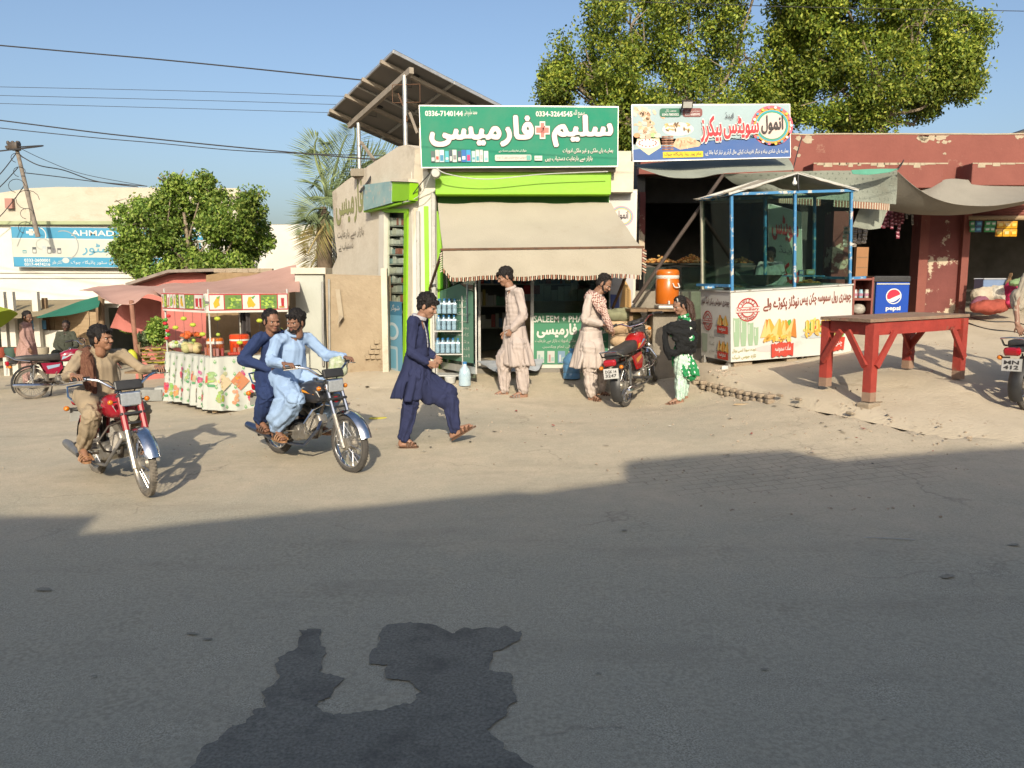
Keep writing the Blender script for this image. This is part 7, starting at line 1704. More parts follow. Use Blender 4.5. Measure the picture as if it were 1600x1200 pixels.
# low wall and gate post left of the pharmacy
def low_wall():
 D = 12.9; t = thing('boundary_wall','low crumbling plaster wall between the juice stall and the pharmacy','wall',P(550,580,D)); m = mat('crumbling_plaster',(.47,.38,.26),(.38,.30,.20),3,.95,.5,20,stain=(.28,.19,.12),ssc=2.6,sthr=.60,swid=.1)
 a,b = P(508,430,D),P(600,432,12.55); zt = (a.z + b.z) / 2; zb = -.1; n = (b - a).normalized().cross(Vector((0,0,1)))
 mb = MB(m); vs = [Vector((a.x,a.y,zb)),Vector((b.x,b.y,zb)),Vector((b.x,b.y,zt)),Vector((a.x,a.y,zt + .03))]; mb.add(vs + [v - n*.22 for v in vs],[(0,1,2,3),(7,6,5,4),(0,4,5,1),(1,5,6,2),(2,6,7,3),(3,7,4,0)]); mb.build('wall',t)
 mb = MB(m); rg = random.Random(5)
 for r in range(4):
  for k in range(1 + (r < 3) + (r < 1)): p = P(592 - k*9 - 3*(r % 2),558 - r*8,12.6); mb.box((p.x,p.y + k*.025 - .02,p.z),(.085,.05,.065),rot=.32,bev=.008)
 mb.build('bare_bricks',t)
 mb = MB(M_PLAST); p = P(602,500,12.45); mb.box((p.x,p.y,.9),(.09,.12,2.1)); mb.build('end_post',t)
 mb = MB(mat('poster_paper',(.50,.43,.32),(.42,.35,.25),6,.9)); q = [P(524,452,12.78),P(531,452,12.76),P(537,498,12.74),P(530,502,12.76)]; mb.add(q,[(3,2,1,0)]); mb.add([P(530,492,12.75),P(537,494,12.66),P(527,508,12.7)],[(0,1,2)]); ps = mb.build('torn_poster',t)
 t2 = thing('gate_pillar','pale grey washed pillar between the juice stall roof and the low wall','pillar',P(488,570,13)); mb = MB(mat('grey_wash',(.56,.58,.52),(.48,.50,.44),2,.9,.2,15,stain=(.38,.34,.27),ssc=2,sthr=.58,swid=.2)); a,b = P(463,500,13.0),P(507,500,13.0); zt = P(485,428,13).z; mb.box(((a.x + b.x) / 2,13.2,(zt - .3) / 2),(b.x - a.x,.4,zt + .3)); mb.build('shaft',t2)
 mb = MB(M_PLAST); mb.box(((a.x + b.x) / 2,13.2,zt + .05),(b.x - a.x + .1,.5,.1)); mb.build('cap',t2); mb = MB(M_STEEL); mb.tube([P(504,440,12.95),P(505,572,12.95)],.02); mb.tube([P(514,436,12.85),P(515,575,12.85)],.018); mb.build('pipe',t2)
 # far cream wall seen over the market between the small tree and the palm
low_wall()
def parasol():
 p = P(4,492,15.5); t = thing('parasol','lime green parasol with an orange panel at the far left edge','parasol',(p.x - .3,15.5,g(p.x,14)))
 c = p + Vector((-.72,0,.10)); mb = MB(vcol_mat('parasol_cloth',.8,.05,trl=.3)); n = 8; Rr = .78
 M3 = Matrix.Rotation(-.5,3,'Y')
 for k in range(n):
  col = ((.42,.52,.04),(.46,.56,.05),(.60,.20,.04))[(k + 2) % 3 if k % 4 == 1 else k % 2]; vs = []; fs = []
  for i in range(5):
   a0 = 2*PI*k / n;
   for j in range(4):
    a = a0 + (2*PI / n)*j / 3; s = i / 4; r = Rr*s*(1 - .06*math.sin(PI*j / 3)); vs.append(c + M3 @ Vector((r*math.cos(a),r*math.sin(a),-.42*s*s)))
  for i in range(4):
   for j in range(3): fs.append((i*4 + j,i*4 + j + 1,(i + 1)*4 + j + 1,(i + 1)*4 + j))
  mb.add(vs,fs,col=col,smooth=True)
 mb.build('canopy',t); mb = MB(M_STEEL); mb.tube([c,Vector((c.x + .1,c.y,g(c.x,14) - .1))],.02); mb.build('pole',t)
parasol()
# utility pole and wires
def pole():
 D = 21.0; a = P(55,352,D); b = P(25,228,D); t = thing('utility_pole','leaning wooden utility pole with tangled wires above the white building','utility pole',a)
 mb = MB(mat('grey_pole_wood',(.22,.19,.16),(.14,.12,.10),8,.9,.4,30)); mb.tube([a - (b - a).normalized()*.3,a,b],[.06,.055,.045],seg=12); mb.build('shaft',t)
 mb = MB(M_DKMET); mb.bar(b + Vector((-.25,0,-.05)),b + Vector((.1,0,.08)),.08,.08); mb.box(b + Vector((.0,-.05,-.02)),(.22,.2,.2),bev=.02)
 for k in range(3): mb.lathe([(0,0),(.03,0),(.04,.04),(.03,.09),(0,.1)],b + Vector((-.2 + .12*k,0,.03)),seg=8)
 mb.build('head',t)
 mb = MB(M_WIRE); rg = random.Random(4)
 for k in range(6):
  c = b + Vector((rg.uniform(-.05,.25),-.05,-.3 - .35*k)); r = rg.uniform(.12,.35); mb.tube([c + Vector((r*math.cos(x),0,r*.8*math.sin(x))) for x in [q*.5 for q in range(10)]],.008,seg=4)
 mb.build('wire_coils',t)
pole()
wire('topmost black wire running from the left edge to the solar panels',[(-900,-10,14.5),(0,71,13.3),(280,96,13.0),(565,125,12.9)],.011)
wire('faint upper wire of the trio crossing left of the solar panels',[(-900,118,30),(200,140,30),(520,150,30),(600,152,30)],.009); wire('faint middle wire of the trio crossing left of the solar panels',[(-900,128,30),(200,154,30),(515,163,30),(600,165,30)],.009); wire('faint lowest wire of the trio crossing left of the solar panels',[(-900,138,30),(200,167,30),(515,176,30),(600,178,30)],.009)
wire('black wire dropping from the left edge behind the palm, the thicker of the pair',[(-900,70,14),(0,188,14),(250,218,14),(545,246,14),(640,250,14)],.011); wire('thinner black wire just below the thick one behind the palm',[(-900,100,15),(0,200,15),(250,224,15),(400,237,15),(640,245,15)],.008)
wire('wire from the pole head dipping over the beige wall to the small tree',[(30,242,21),(60,258,21),(100,266,21.5),(150,283,22),(215,292,22)],.014); wire('straight wire from the pole falling towards the small tree',[(38,270,21),(90,276,21.5),(150,284,22),(230,291,22)],.012); wire('thin slack wire from the pole top towards the small tree',[(32,232,21),(70,250,21.5),(130,272,22),(230,291,22)],.008)
wire('black wire from the pole head out of the left edge',[(25,230,21),(0,236,20),(-900,330,18)],.018); wire('upper guy wire sloping from the pole down to the left edge',[(25,240,21),(0,272,20.5),(-40,310,20)],.012); wire('lower guy wire sloping from the pole to the left edge',[(28,262,21),(0,292,20.5),(-40,325,20)],.012); wire('cable from the pole to the pink meter box and down to the left',[(38,290,21),(22,312,21.5),(0,338,21.5),(-30,362,21.5)],.012)
wire('thin pale wire across the right sky in front of the tree tops',[(200,-50,9),(880,-4,9),(1100,6,9),(1400,14,9),(2400,30,9)],.004)
wire('slack white cable from the round lamp along the green fascia',[(681,262,11.45),(700,272,11.45),(760,280,11.5),(850,272,11.5),(950,268,11.5)],.007,group='cables on the pharmacy front'); wire('loose cable from the round lamp down to the side wall',[(676,266,11.5),(655,290,11.7),(640,310,11.8),(628,318,11.7)],.007,group='cables on the pharmacy front'); wire('second loose cable crossing the white corner pillar',[(674,270,11.5),(660,300,11.7),(645,312,11.8),(630,316,11.7)],.006,group='cables on the pharmacy front')
wire('rope tied from the red parapet down past the bakery signboard',[(1253,214,13.6),(1246,238,13.0),(1240,262,12.5),(1238,270,12.4)],.008,group='ropes holding the tarpaulins')
# motorcycles (x forward, y left, z up; rear axle over the origin)
M_GREYMET = mat('grey_engine',(.36,.34,.30),(.25,.22,.18),18,.5,.2,50,metal=.6)
M_SEAT = mat('seat_vinyl',(.03,.03,.032),(.05,.048,.045),9,.5,.15,60)
M_REDLENS = mat('red_lens',(.45,.008,.02),rough=.15,coat=.6); M_AMBER = mat('amber_lens',(.75,.22,.01),rough=.15,coat=.6)
M_HEADL = mat('headlamp_glass',(.62,.66,.68),(.5,.52,.54),40,.1,metal=.5)
def motorcycle(name,label,rear,front,paint,steer=0.0,lean=0.0,dusty=.5,plate=None,visor=True,lower=False,dark=M_DKMET,fender='chrome',forkc=None,stripes=None,silencer='chrome',headshape='box'):
 WB = 1.2; Rr = .275
 r0 = Vector((*rear,g(*rear))); f0 = Vector((*front,g(*front))); x = (f0 - r0).normalized(); y = Vector((0,0,1)).cross(x).normalized(); z = x.cross(y)
 M = Matrix((x.to_4d(),y.to_4d(),z.to_4d(),r0.to_4d())).transposed(); M[3] = (0,0,0,1); M = M @ Matrix.Rotation(lean,4,'X')
 t = thing(name,label,'motorcycle',M=M,group='motorcycles in the street')
 head = Vector((.87,0,.80)); ax = Vector((-.43,0,.90)).normalized()
 S = Matrix.Translation(head) @ Matrix.Rotation(steer,4,ax) @ Matrix.Translation(-head)
 ft = mat('tyre_%s' % ('dusty' if dusty > .5 else 'plain'),(.045,.043,.04),(.26,.225,.18) if dusty > .5 else (.10,.09,.08),14,.95,.3,70,c2w=.6 if dusty > .5 else .8)
 L = dict(local=True); black = M_BLACK
 def fin(mb,nm,par=None,st=False,**k):
  if st: mb.xf(S)
  return mb.build(nm,par or t,local=True,**k)
 def wheel(cx,st):
  c = (cx,0,Rr); mb = MB(M_GREYMET); mb.lathe([(.012,-.075),(.012,-.06),(.055,-.055),(.06,-.02),(.048,.0),(.06,.03),(.07,.035),(.065,.055),(.012,.06),(.012,.08)],c,(0,1,0),seg=20); w_ = fin(mb,'wheel',st=st)
  mb = MB(ft); pr = []
  for k in range(13): a = 2*PI*k / 12; pr.append((.245 + .030*math.cos(a),.030*math.sin(a)))
  mb.lathe(pr,c,(0,1,0),seg=40,cap=False)
  for k in range(60):
   a = 2*PI*k / 60;
   for s in (-1,1): q = Vector((cx + .270*math.cos(a),s*.012,Rr + .270*math.sin(a))); mb.box(q,(.012,.016,.012),rot=Matrix.Rotation(-a,3,'Y'))
  fin(mb,'tyre',w_,st)
  mb = MB(M_CHROME if dusty < .5 else M_ALU); mb.lathe([(.218,-.022),(.212,-.012),(.212,.012),(.218,.022),(.224,.022),(.222,0),(.224,-.022),(.218,-.022)],c,(0,1,0),seg=36,cap=False); fin(mb,'rim',w_,st)
  mb = MB(M_CHROME)
  for k in range(36):
   a = 2*PI*k / 36; b = a + (.35 if (k // 2) % 2 else -.35); s = -1 if k % 2 else 1
   mb.tube([(cx + .05*math.cos(b),s*.04,Rr + .05*math.sin(b)),(cx + .214*math.cos(a),s*.004,Rr + .214*math.sin(a))],.0022,seg=4)
  fin(mb,'spokes',w_,st); return w_
 wheel(0,False); wheel(WB,True)
 # fenders
 def fender(cx,a0,a1,r,w_,m,nm,st,flare=0.0):
  n = 18; rows = []
  for i in range(n + 1):
   a = R(a0 + (a1 - a0)*i / n); rr = r + flare*(i / n) ** 3; row = []
   for k in range(9):
    q = -1 + 2*k / 8; row.append(Vector((cx + (rr - .028*q*q)*math.cos(a),w_*q,Rr + (rr - .028*q*q)*math.sin(a))))
   rows.append(row)
  mb = MB(m); V = [p for r_ in rows for p in r_]; fs = [(i*9 + k,i*9 + k + 1,(i + 1)*9 + k + 1,(i + 1)*9 + k) for i in range(n) for k in range(8)]
  N = len(V); V2 = [p + (Vector((cx,0,Rr)) - p).normalized()*.004 for p in V]
  mb.add(V + V2,fs + [tuple(N + k for k in reversed(f)) for f in fs] + [(k,N + k,N + k + 1,k + 1) for k in range(8)] + [(n*9 + k + 1,N + n*9 + k + 1,N + n*9 + k,n*9 + k) for k in range(8)],smooth=True); return fin(mb,nm,st=st)
 fm = {'chrome': M_CHROME,'blue': paint}.get(fender,M_CHROME)
 fender(WB,18,140,.318,.058,fm,'front_fender',True); fender(0,205,62,.325,.070,black if fender != 'blue' else paint,'rear_fender',False)
 # fork
 fk = forkc or M_ALU
 for s in (-1,1):
  mb = MB(M_ALU); a0 = Vector((WB,s*.075,Rr)); d = Vector((-.40,0,.90)).normalized(); mb.tube([a0 - d*.03,a0 + d*.30],.023); mb.tube([a0 + d*.30,a0 + d*.60],.019 if forkc is None else .026,m=(M_CHROME if forkc is None else forkc)); fin(mb,'fork_leg',st=True)
 mb = MB(black); d = Vector((-.40,0,.90)).normalized()
 for q in (.44,.60): c = Vector((WB,0,Rr)) + d*q; mb.box(c,(.05,.20,.025),rot=Matrix.Rotation(-.42,3,'Y'),bev=.006)
 mb.box((WB - .15,0,Rr + .33),(.03,.15,.015)); fin(mb,'fork_yoke',st=True)
 # head lamp, instruments, handlebar
 hl = Vector((1.00,0,.80)) if headshape == 'box' else Vector((1.0,0,.80))
 if headshape == 'box':
  mb = MB(black); mb.box(hl - Vector((.05,0,0)),(.09,.16,.115),bev=.02); h_ = fin(mb,'headlamp',st=True); mb = MB(M_CHROME); mb.box(hl,(.02,.175,.125),bev=.008); fin(mb,'rim',h_,True)
  mb = MB(M_HEADL); mb.box(hl + Vector((.012,0,0)),(.016,.158,.108),bev=.007); fin(mb,'lens',h_,True)
 else:
  mb = MB(M_CHROME); mb.lathe([(0,-.1),(.05,-.09),(.085,-.02),(.09,.01),(.08,.015)],hl,(1,0,.05)); h_ = fin(mb,'headlamp',st=True); mb = MB(M_HEADL); mb.lathe([(.08,.005),(.06,.02),(0,.028)],hl,(1,0,.05)); fin(mb,'lens',h_,True)
 if lower: mb = MB(M_ALU); mb.lathe([(0,-.05),(.045,-.045),(.05,.0),(.045,.012),(0,.02)],hl + Vector((.0,0,-.145)),(1,0,0),m=mat('cream_lens',(.55,.52,.40),(.4,.38,.3),60,.2)); fin(mb,'fog_lamp',st=True)
 else:
  mb = MB(M_REDLENS); mb.lathe([(0,-.01),(.028,-.01),(.03,.01),(0,.015)],hl + Vector((.0,0,-.13)),(1,0,0)); mb.box(hl + Vector((-.03,0,-.125)),(.05,.12,.07),bev=.01,m=black); fin(mb,'horn',st=True)
 if visor: mb = MB(black); mb.box(hl + Vector((-.03,0,.115)),(.035,.22,.085),rot=Matrix.Rotation(-.35,3,'Y'),bev=.012); mb.box(hl + Vector((-.07,0,.12)),(.09,.12,.05),bev=.015); fin(mb,'meter_cowl',st=True)
 for s in (-1,1): mb = MB(M_AMBER); mb.ell(hl + Vector((-.05,s*.145,-.02)),(.022,.024,.022),seg=10,rings=6); mb.tube([hl + Vector((-.05,s*.07,-.02)),hl + Vector((-.05,s*.13,-.02))],.007,m=black,seg=6); fin(mb,'indicator',st=True)
 hb = [Vector(p) for p in ((.90,0,.885),(.90,.10,.89),(.87,.20,.965),(.80,.29,.985),(.73,.36,.975))]; full = [Vector((p.x,-p.y,p.z)) for p in reversed(hb)] + hb[1:]
 mb = MB(M_CHROME); mb.tube(full,.011,seg=8); h2 = fin(mb,'handlebar',st=True)
 grips = {}
 for s in (-1,1):
  a,b = Vector((.80,s*.285,.985)),Vector((.72,s*.375,.973)); mb = MB(black); mb.tube([a,b],.018,seg=10); fin(mb,'grip',h2,True); grips[s] = M @ (S @ a.lerp(b,.45))
  mb = MB(M_ALU); mb.tube([a + Vector((.03,0,-.01)),a + Vector((.055,s*.01,-.01)),b + Vector((.05,s*.02,-.012))],.005,seg=6); mb.box(a + Vector((.01,-s*.02,0)),(.03,.03,.035),m=black); fin(mb,'lever',h2,True)
 mb = MB(black)
 for s in (-1,1): mb.tube([(.80,s*.26,.98),(.93,s*.14,.96),(.95,s*.05,.86),(.85,s*.02,.74)],.005,seg=5)
 fin(mb,'cables',st=True)
 # frame
 mb = MB(dark)
 mb.tube([(.87,0,.82),(.82,0,.70),(.35,0,.62),(.12,0,.62)],.022); mb.tube([(.85,0,.72),(.74,0,.45),(.68,0,.26),(.40,0,.22),(.25,0,.30),(.30,0,.60)],.016)
 for s in (-1,1): mb.tube([(.32,s*.05,.62),(-.15,s*.09,.66)],.012); mb.tube([(.33,s*.06,.28),(0,s*.085,Rr),(-.02,s*.085,Rr)],.015)
 mb.tube([(.40,-.24,.27),(.40,.24,.27)],.012); fin(mb,'frame')
 for s in (-1,1):
  mb = MB(black); mb.tube([(.36,s*.17,.268),(.36,s*.27,.268)],.02,seg=8); fin(mb,'footrest'); mb = MB(black); mb.tube([(.14,s*.09,.34),(.14,s*.22,.33)],.016,seg=8); fin(mb,'footrest')
 for s in (-1,1):
  mb = MB(M_CHROME); a,b = Vector((0,s*.10,Rr + .01)),Vector((.06,s*.11,.60)); mb.tube([a,b],.012); mb.tube([a.lerp(b,.3),a.lerp(b,.9)],.024,m=(forkc or M_CHROME)); fin(mb,'shock_absorber')
 # engine
 mb = MB(M_ALU); mb.box((.50,0,.30),(.24,.16,.15),bev=.03); mb.lathe([(.0,-.10),(.075,-.10),(.085,-.08),(.085,.08),(.07,.10),(0,.10)],(.45,0,.29),(0,1,0)); mb.lathe([(0,-.11),(.055,-.11),(.065,-.08),(.065,.08),(.05,.1),(0,.1)],(.585,0,.30),(0,1,0))
 d = Vector((.80,0,.45)).normalized() if headshape == 'box' else Vector((.2,0,.98)).normalized(); c = Vector((.60,0,.36))
 for k in range(7): q = c + d*(.02 + k*.022); mb.box(q,(.008,.13,.12),rot=Matrix.Rotation(-math.atan2(d.z,d.x),3,'Y'),bev=.01,m=M_GREYMET)
 mb.tube([c,c + d*.17],.045); mb.box(c + d*.19,(.06,.10,.09),rot=Matrix.Rotation(-math.atan2(d.z,d.x),3,'Y'),bev=.015)
 eng = fin(mb,'engine'); mb = MB(M_ALU); mb.tube([(.42,-.10,.30),(.42,-.17,.31),(.36,-.19,.42),(.38,-.23,.44)],.009); fin(mb,'kick_lever',eng)
 mb = MB(M_GREYMET); mb.tube([c + d*.1 + Vector((-.02,.02,.02)),c + Vector((-.10,.02,.16)),(.42,.03,.52)],.03); fin(mb,'carburettor',eng)
 sm = {'chrome': M_CHROME,'blue': mat('bluish_chrome',(.10,.14,.24),(.2,.22,.28),6,.2,metal=.9),'grey': mat('grey_silencer',(.14,.15,.17),(.25,.23,.2),8,.4,metal=.5)}[silencer]
 mb = MB(sm); e0 = c + d*.20; mb.tube([e0 + Vector((.02,-.03,-.02)),e0 + Vector((.05,-.09,-.09)),(.66,-.13,.20),(.45,-.15,.19),(.25,-.155,.21)],.015); mb.tube([(.27,-.155,.21),(.20,-.158,.215),(.12,-.16,.225),(-.22,-.165,.27),(-.30,-.165,.28),(-.315,-.165,.282)],[.017,.034,.042,.042,.034,.018],seg=14); fin(mb,'silencer')
 mb = MB(dark); mb.box((.20,.10,.29),(.46,.03,.09),bev=.012); fin(mb,'chain_case')
 # tank: superellipse sections
 tk = []
 for (xx,hw,z0,z1) in ((.47,.055,.62,.72),(.50,.085,.61,.765),(.58,.115,.60,.80),(.68,.128,.60,.825),(.78,.118,.61,.82),(.85,.085,.64,.79),(.88,.05,.67,.74)):
  row = []
  for k in range(20):
   a = 2*PI*k / 20; ca,sa = math.cos(a),math.sin(a); e = .62; row.append(Vector((xx,hw*abs(ca) ** e*(1 if ca > 0 else -1),(z0 + z1) / 2 + (z1 - z0) / 2*abs(sa) ** e*(1 if sa > 0 else -1))))
  tk.append(row)
 mb = MB(paint); mb.loft(tk,smooth=True); tank = fin(mb,'fuel_tank',sharp=60); mb = MB(M_CHROME); mb.lathe([(.03,0),(.03,.012),(.02,.02),(0,.02)],(.68,0,.825)); fin(mb,'fuel_cap',tank)
 if stripes:
  mb = MB(M_GLOSSP)
  for s in (-1,1):
   for (pts,col,o) in ((((.50,.64),(.62,.70),(.86,.68),(.84,.735),(.66,.765),(.52,.70)),stripes[0],.0),(((.54,.655),(.66,.715),(.82,.70),(.64,.74)),stripes[1],.003)):
    q = [Vector((a,s*(float(np.interp(a,[.47,.50,.58,.68,.78,.85,.88],[.055,.085,.115,.128,.118,.085,.05]))*(1 - 1.8*abs(b - .71) ** 1.4) + .008 + o),b)) for a,b in pts]; mb.add(q if s < 0 else list(reversed(q)),[tuple(range(len(q)))],col=col)
  fin(mb,'tank_decal',tank)
 for s in (-1,1):
  mb = MB(paint); q = [(.16,.62),(.48,.60),(.50,.50),(.40,.40),(.24,.42)]; mb.prism(q,Matrix.Translation((0,s*.125 + .012,0)) @ Matrix.Rotation(PI / 2,4,'X'),.024); sc_ = fin(mb,'side_cover')
  if stripes: mb = MB(M_GLOSSP); mb.add([(a,s*(.139 if s > 0 else .139),b) for a,b in ((.24,.56),(.46,.575),(.44,.53),(.26,.50))],[(0,1,2,3)],col=stripes[0]); fin(mb,'cover_decal',sc_)
 # seat
 st_ = []
 for (xx,hw,z0,z1) in ((-.24,.08,.70,.745),(-.22,.105,.685,.775),(-.05,.12,.67,.785),(.15,.125,.655,.775),(.35,.12,.64,.765),(.47,.10,.63,.77),(.51,.06,.65,.75)):
  row = []
  for k in range(18):
   a = 2*PI*k / 18; ca,sa = math.cos(a),math.sin(a); e = .5; row.append(Vector((xx,hw*abs(ca) ** e*(1 if ca > 0 else -1),(z0 + z1) / 2 + (z1 - z0) / 2*abs(sa) ** e*(1 if sa > 0 else -1))))
  st_.append(row)
 mb = MB(M_SEAT); mb.loft(st_,smooth=True); fin(mb,'seat',sharp=60)
 # tail
 mb = MB(M_CHROME); mb.tube([(.0,.13,.67),(-.22,.14,.72),(-.33,.11,.80),(-.35,0,.81),(-.33,-.11,.80),(-.22,-.14,.72),(.0,-.13,.67)],.010,seg=8); fin(mb,'grab_rail')
 mb = MB(black); mb.box((-.24,0,.68),(.14,.15,.06),bev=.02); tl = fin(mb,'tail_unit'); mb = MB(M_REDLENS); mb.box((-.33,0,.665),(.06,.17,.085),bev=.03); fin(mb,'tail_lamp',tl)
 for s in (-1,1): mb = MB(M_AMBER); mb.ell((-.31,s*.135,.60),(.032,.028,.026),seg=12,rings=7); mb.tube([(-.28,s*.05,.60),(-.30,s*.12,.60)],.008,m=black,seg=6); fin(mb,'indicator',tl)
 mb = MB(M_WHITEP); Mp = Matrix.Translation((-.345,0,.53)) @ Matrix.Rotation(.18,4,'Y'); mb.box((0,0,0),(.006,.20,.13)); mb.xf(Mp); pl = fin(mb,'number_plate')
 if plate:
  c = Canvas(lambda u,v,off: Mp @ Vector((-.004 - off,.095 - u,v - .06)),M_PRINT); c.rect(.0,.0,.19,.12,(.72,.72,.70)); c.text(plate[0],.02,.065,.17,.105,(.05,.05,.06),bold=.03); c.text(plate[1],.02,.015,.17,.055,(.05,.05,.06),bold=.03); fin(c.mb,'plate_text',pl)
 # crash bar, stand, leg guard
 mb = MB(M_CHROME if not lower else M_DKMET); mb.tube([(.80,0,.60),(.82,.14,.56),(.80,.22,.44),(.74,.16,.34),(.70,.05,.30)],.010); mb.tube([(.80,0,.60),(.82,-.14,.56),(.80,-.22,.44),(.74,-.16,.34),(.70,-.05,.30)],.010); fin(mb,'crash_bar')
 mb = MB(dark); mb.tube([(.34,.12,.24),(.30,.22,.02),(.27,.23,.012)] if lean else [(.34,.12,.24),(.10,.16,.20)],.010); fin(mb,'side_stand')
 return dict(M=M,grips=grips,S=S,t=t)
def gxy(x,y,dd=None):
 p = ghit(x,y); return (p.x,p.y)
def ahead(r,px,d): X = (px - 800) / 1250*d; return (X,d)
PT_RED = mat('red_tank_paint',(.42,.012,.03),(.36,.012,.026),3,.25,coat=.3,stain=(.30,.20,.14),ssc=6,sthr=.56,swid=.3)
PT_BLACK = mat('black_tank_paint',(.02,.022,.03),(.03,.03,.035),3,.3,coat=.3,stain=(.12,.105,.08),ssc=9,sthr=.56,swid=.25); PT_BLUE = mat('blue_fender_paint',(.08,.16,.34),(.10,.18,.36),3,.25,coat=.5)
PT_RED2 = mat('bright_red_tank_paint',(.50,.02,.02),(.45,.018,.018),3,.18,coat=.8); PT_MAR = mat('maroon_tank_paint',(.32,.015,.05),(.28,.012,.04),3,.25,coat=.5)
BK1 = motorcycle('motorcycle','dusty red motorcycle ridden by the man in khaki at the left',(-3.90,7.36),(-3.12,6.58),PT_RED,steer=-.08,dusty=1,lower=True,forkc=mat('red_fork',(.40,.02,.03),(.3,.03,.03),5,.4),stripes=((.62,.60,.55),(.5,.03,.04)),silencer='grey')
BK2 = motorcycle('motorcycle','black motorcycle with blue fenders carrying the two men in blue',(-2.41,8.10),(-1.57,7.36),PT_BLACK,steer=-.05,dusty=0,fender='blue',stripes=((.75,.74,.70),(.75,.30,.02)),silencer='blue',headshape='box');
BK3 = motorcycle('motorcycle','bright red motorcycle leaning on its stand before the scarfed man',(1.50,10.30),(2.06,11.38),PT_RED2,steer=.35,lean=-.13,dusty=0,plate=('DGK 14','3247'),stripes=((.80,.35,.06),(.2,.4,.65)),visor=True)
BK4 = motorcycle('motorcycle','maroon motorcycle parked beside the man in the pink shirt at far left',(-8.48,14.05),(-7.55,14.82),PT_MAR,steer=.1,lean=-.08,dusty=1,stripes=((.35,.50,.65),(.65,.62,.6)),silencer='chrome',visor=False)
BK5 = motorcycle('motorcycle','motorcycle cut off by the right edge with maroon tail lamp and silver mudguard',(5.45,8.30),(6.5,8.9),PT_MAR,dusty=0,lean=-.05,fender='chrome',plate=('MN','412'))
# people
M_SKIN = {}
def skin(k,c):
 m = mat('skin_' + k,c,tuple(q*.82 for q in c),14,.5,.1,120,spec=.35); return m
M_HAIR = mat('black_hair',(.006,.005,.005),(.014,.011,.010),60,.6,.4,160,spec=.25); M_EYEW = mat('eye_white',(.28,.25,.22),rough=.4); M_EYED = mat('eye_dark',(.02,.012,.01),rough=.2); M_LIP = mat('lip',(.22,.09,.07),rough=.5); M_BROWN_SOLE = mat('brown_leather',(.11,.055,.03),(.07,.035,.02),20,.6)
def cloth(name,c,sc=50,k=.86): return mat(name,c,tuple(q*k for q in c),5,.9,.25,sc,bd=.004)
def obj_vf(name,V,F,m,parent,mats=None,fm=None):
 o = mesh_np_poly(name,V,F,m,parent)
 if mats:
  for q in mats: o.data.materials.append(q)
  o.data.polygons.foreach_set('material_index',fm)
 return o
def folds(V,N,amp,seed,bones=(),ends=.45):
 """cloth creases: long folds that run down the limb they wrap, cross creases at its joints, and a little random slack"""
 best = np.full(len(V),1e9); S_ = np.zeros(len(V))
 for n_,(a,b,cnt,am) in enumerate(bones):
  a = np.array(a); b = np.array(b); ax = b - a; L_ = np.linalg.norm(ax) + 1e-9; ax = ax / L_; r = V - a; t = np.clip(r @ ax,-.05,L_ + .05); q = r - t[:,None]*ax; d = np.linalg.norm(q,axis=1)
  u = np.cross(ax,(0.31,.9,.2)); u /= np.linalg.norm(u); w = np.cross(ax,u); th = np.arctan2(q @ w,q @ u); ph = seed*1.7 + n_
  f = np.sin(cnt*th + 2.2*np.sin(t*9 + ph) + ph)*.7 + np.sin((cnt*2 + 1)*th + 3*np.sin(t*6 + ph*2))*.3
  for e in (0,L_): f = f + ends*np.exp(-((t - e) / .07) ** 2)*np.sin(t*95 + 2.0*th + ph)
  m = d < best; best[m] = d[m]; S_[m] = (f*am)[m]
 out = V.copy()
 for i in range(len(V)):
  p = V[i]; b = noise.noise(Vector((p[0]*5 + seed,p[1]*5,p[2]*5))); d = noise.noise(Vector(((p[0] + p[2])*13,p[1]*9,(p[2] - p[0])*4 + seed)))
  out[i] = p + N[i]*(amp*(.5*b + .55*d + .62*S_[i]))
 return out
def skirt_sheet(parent,rows,fw,rt,m,seed):
 """flared shirt tail below the waist: a thin pleated shell with side slits and a clean hem"""
 nth = 76; nv = 22; mb = MB(m); pts = []
 for j in range(nv + 1):
  u = j / nv*(len(rows) - 1); k = min(int(u),len(rows) - 2); f = u - k; c = rows[k][0].lerp(rows[k + 1][0],f); w_ = rows[k][1]*(1 - f) + rows[k + 1][1]*f; d_ = rows[k][2]*(1 - f) + rows[k + 1][2]*f; v = j / nv; row = []
  for i in range(nth):
   a = 2*PI*i / nth; rp = .026*v ** .8*math.sin(8*a + seed + 1.6*math.sin(v*2.5 + a*2)) + .012*v*math.sin(19*a + seed*2 + 2*v) + .012*noise.noise(Vector((math.cos(a)*2,math.sin(a)*2,v*3 + seed)))
   hemz = .012*math.sin(a*3 + seed)*v; row.append(c + rt*math.cos(a)*(w_ + rp) + fw*math.sin(a)*(d_ + rp) + Vector((0,0,hemz)))
  pts.append(row)
 V = [p for r in pts for p in r]; fs = []
 for j in range(nv):
  for i in range(nth):
   if j > nv*.55 and i in (0,nth // 2): continue
   fs.append((j*nth + i,(j + 1)*nth + i,(j + 1)*nth + (i + 1) % nth,j*nth + (i + 1) % nth))
 mb.add(V,fs,smooth=True); o = mb.build('shirt_tail',parent,sharp=0); md = o.modifiers.new('thickness','SOLIDIFY'); md.thickness = .004; md.offset = 0; return o
def frame_of(face,up=(0,0,1)):
 f = Vector(face).normalized(); u = Vector(up); s = u.cross(f).normalized(); u = f.cross(s).normalized()      # s = the person's left
 return Matrix((f,s,u)).transposed()
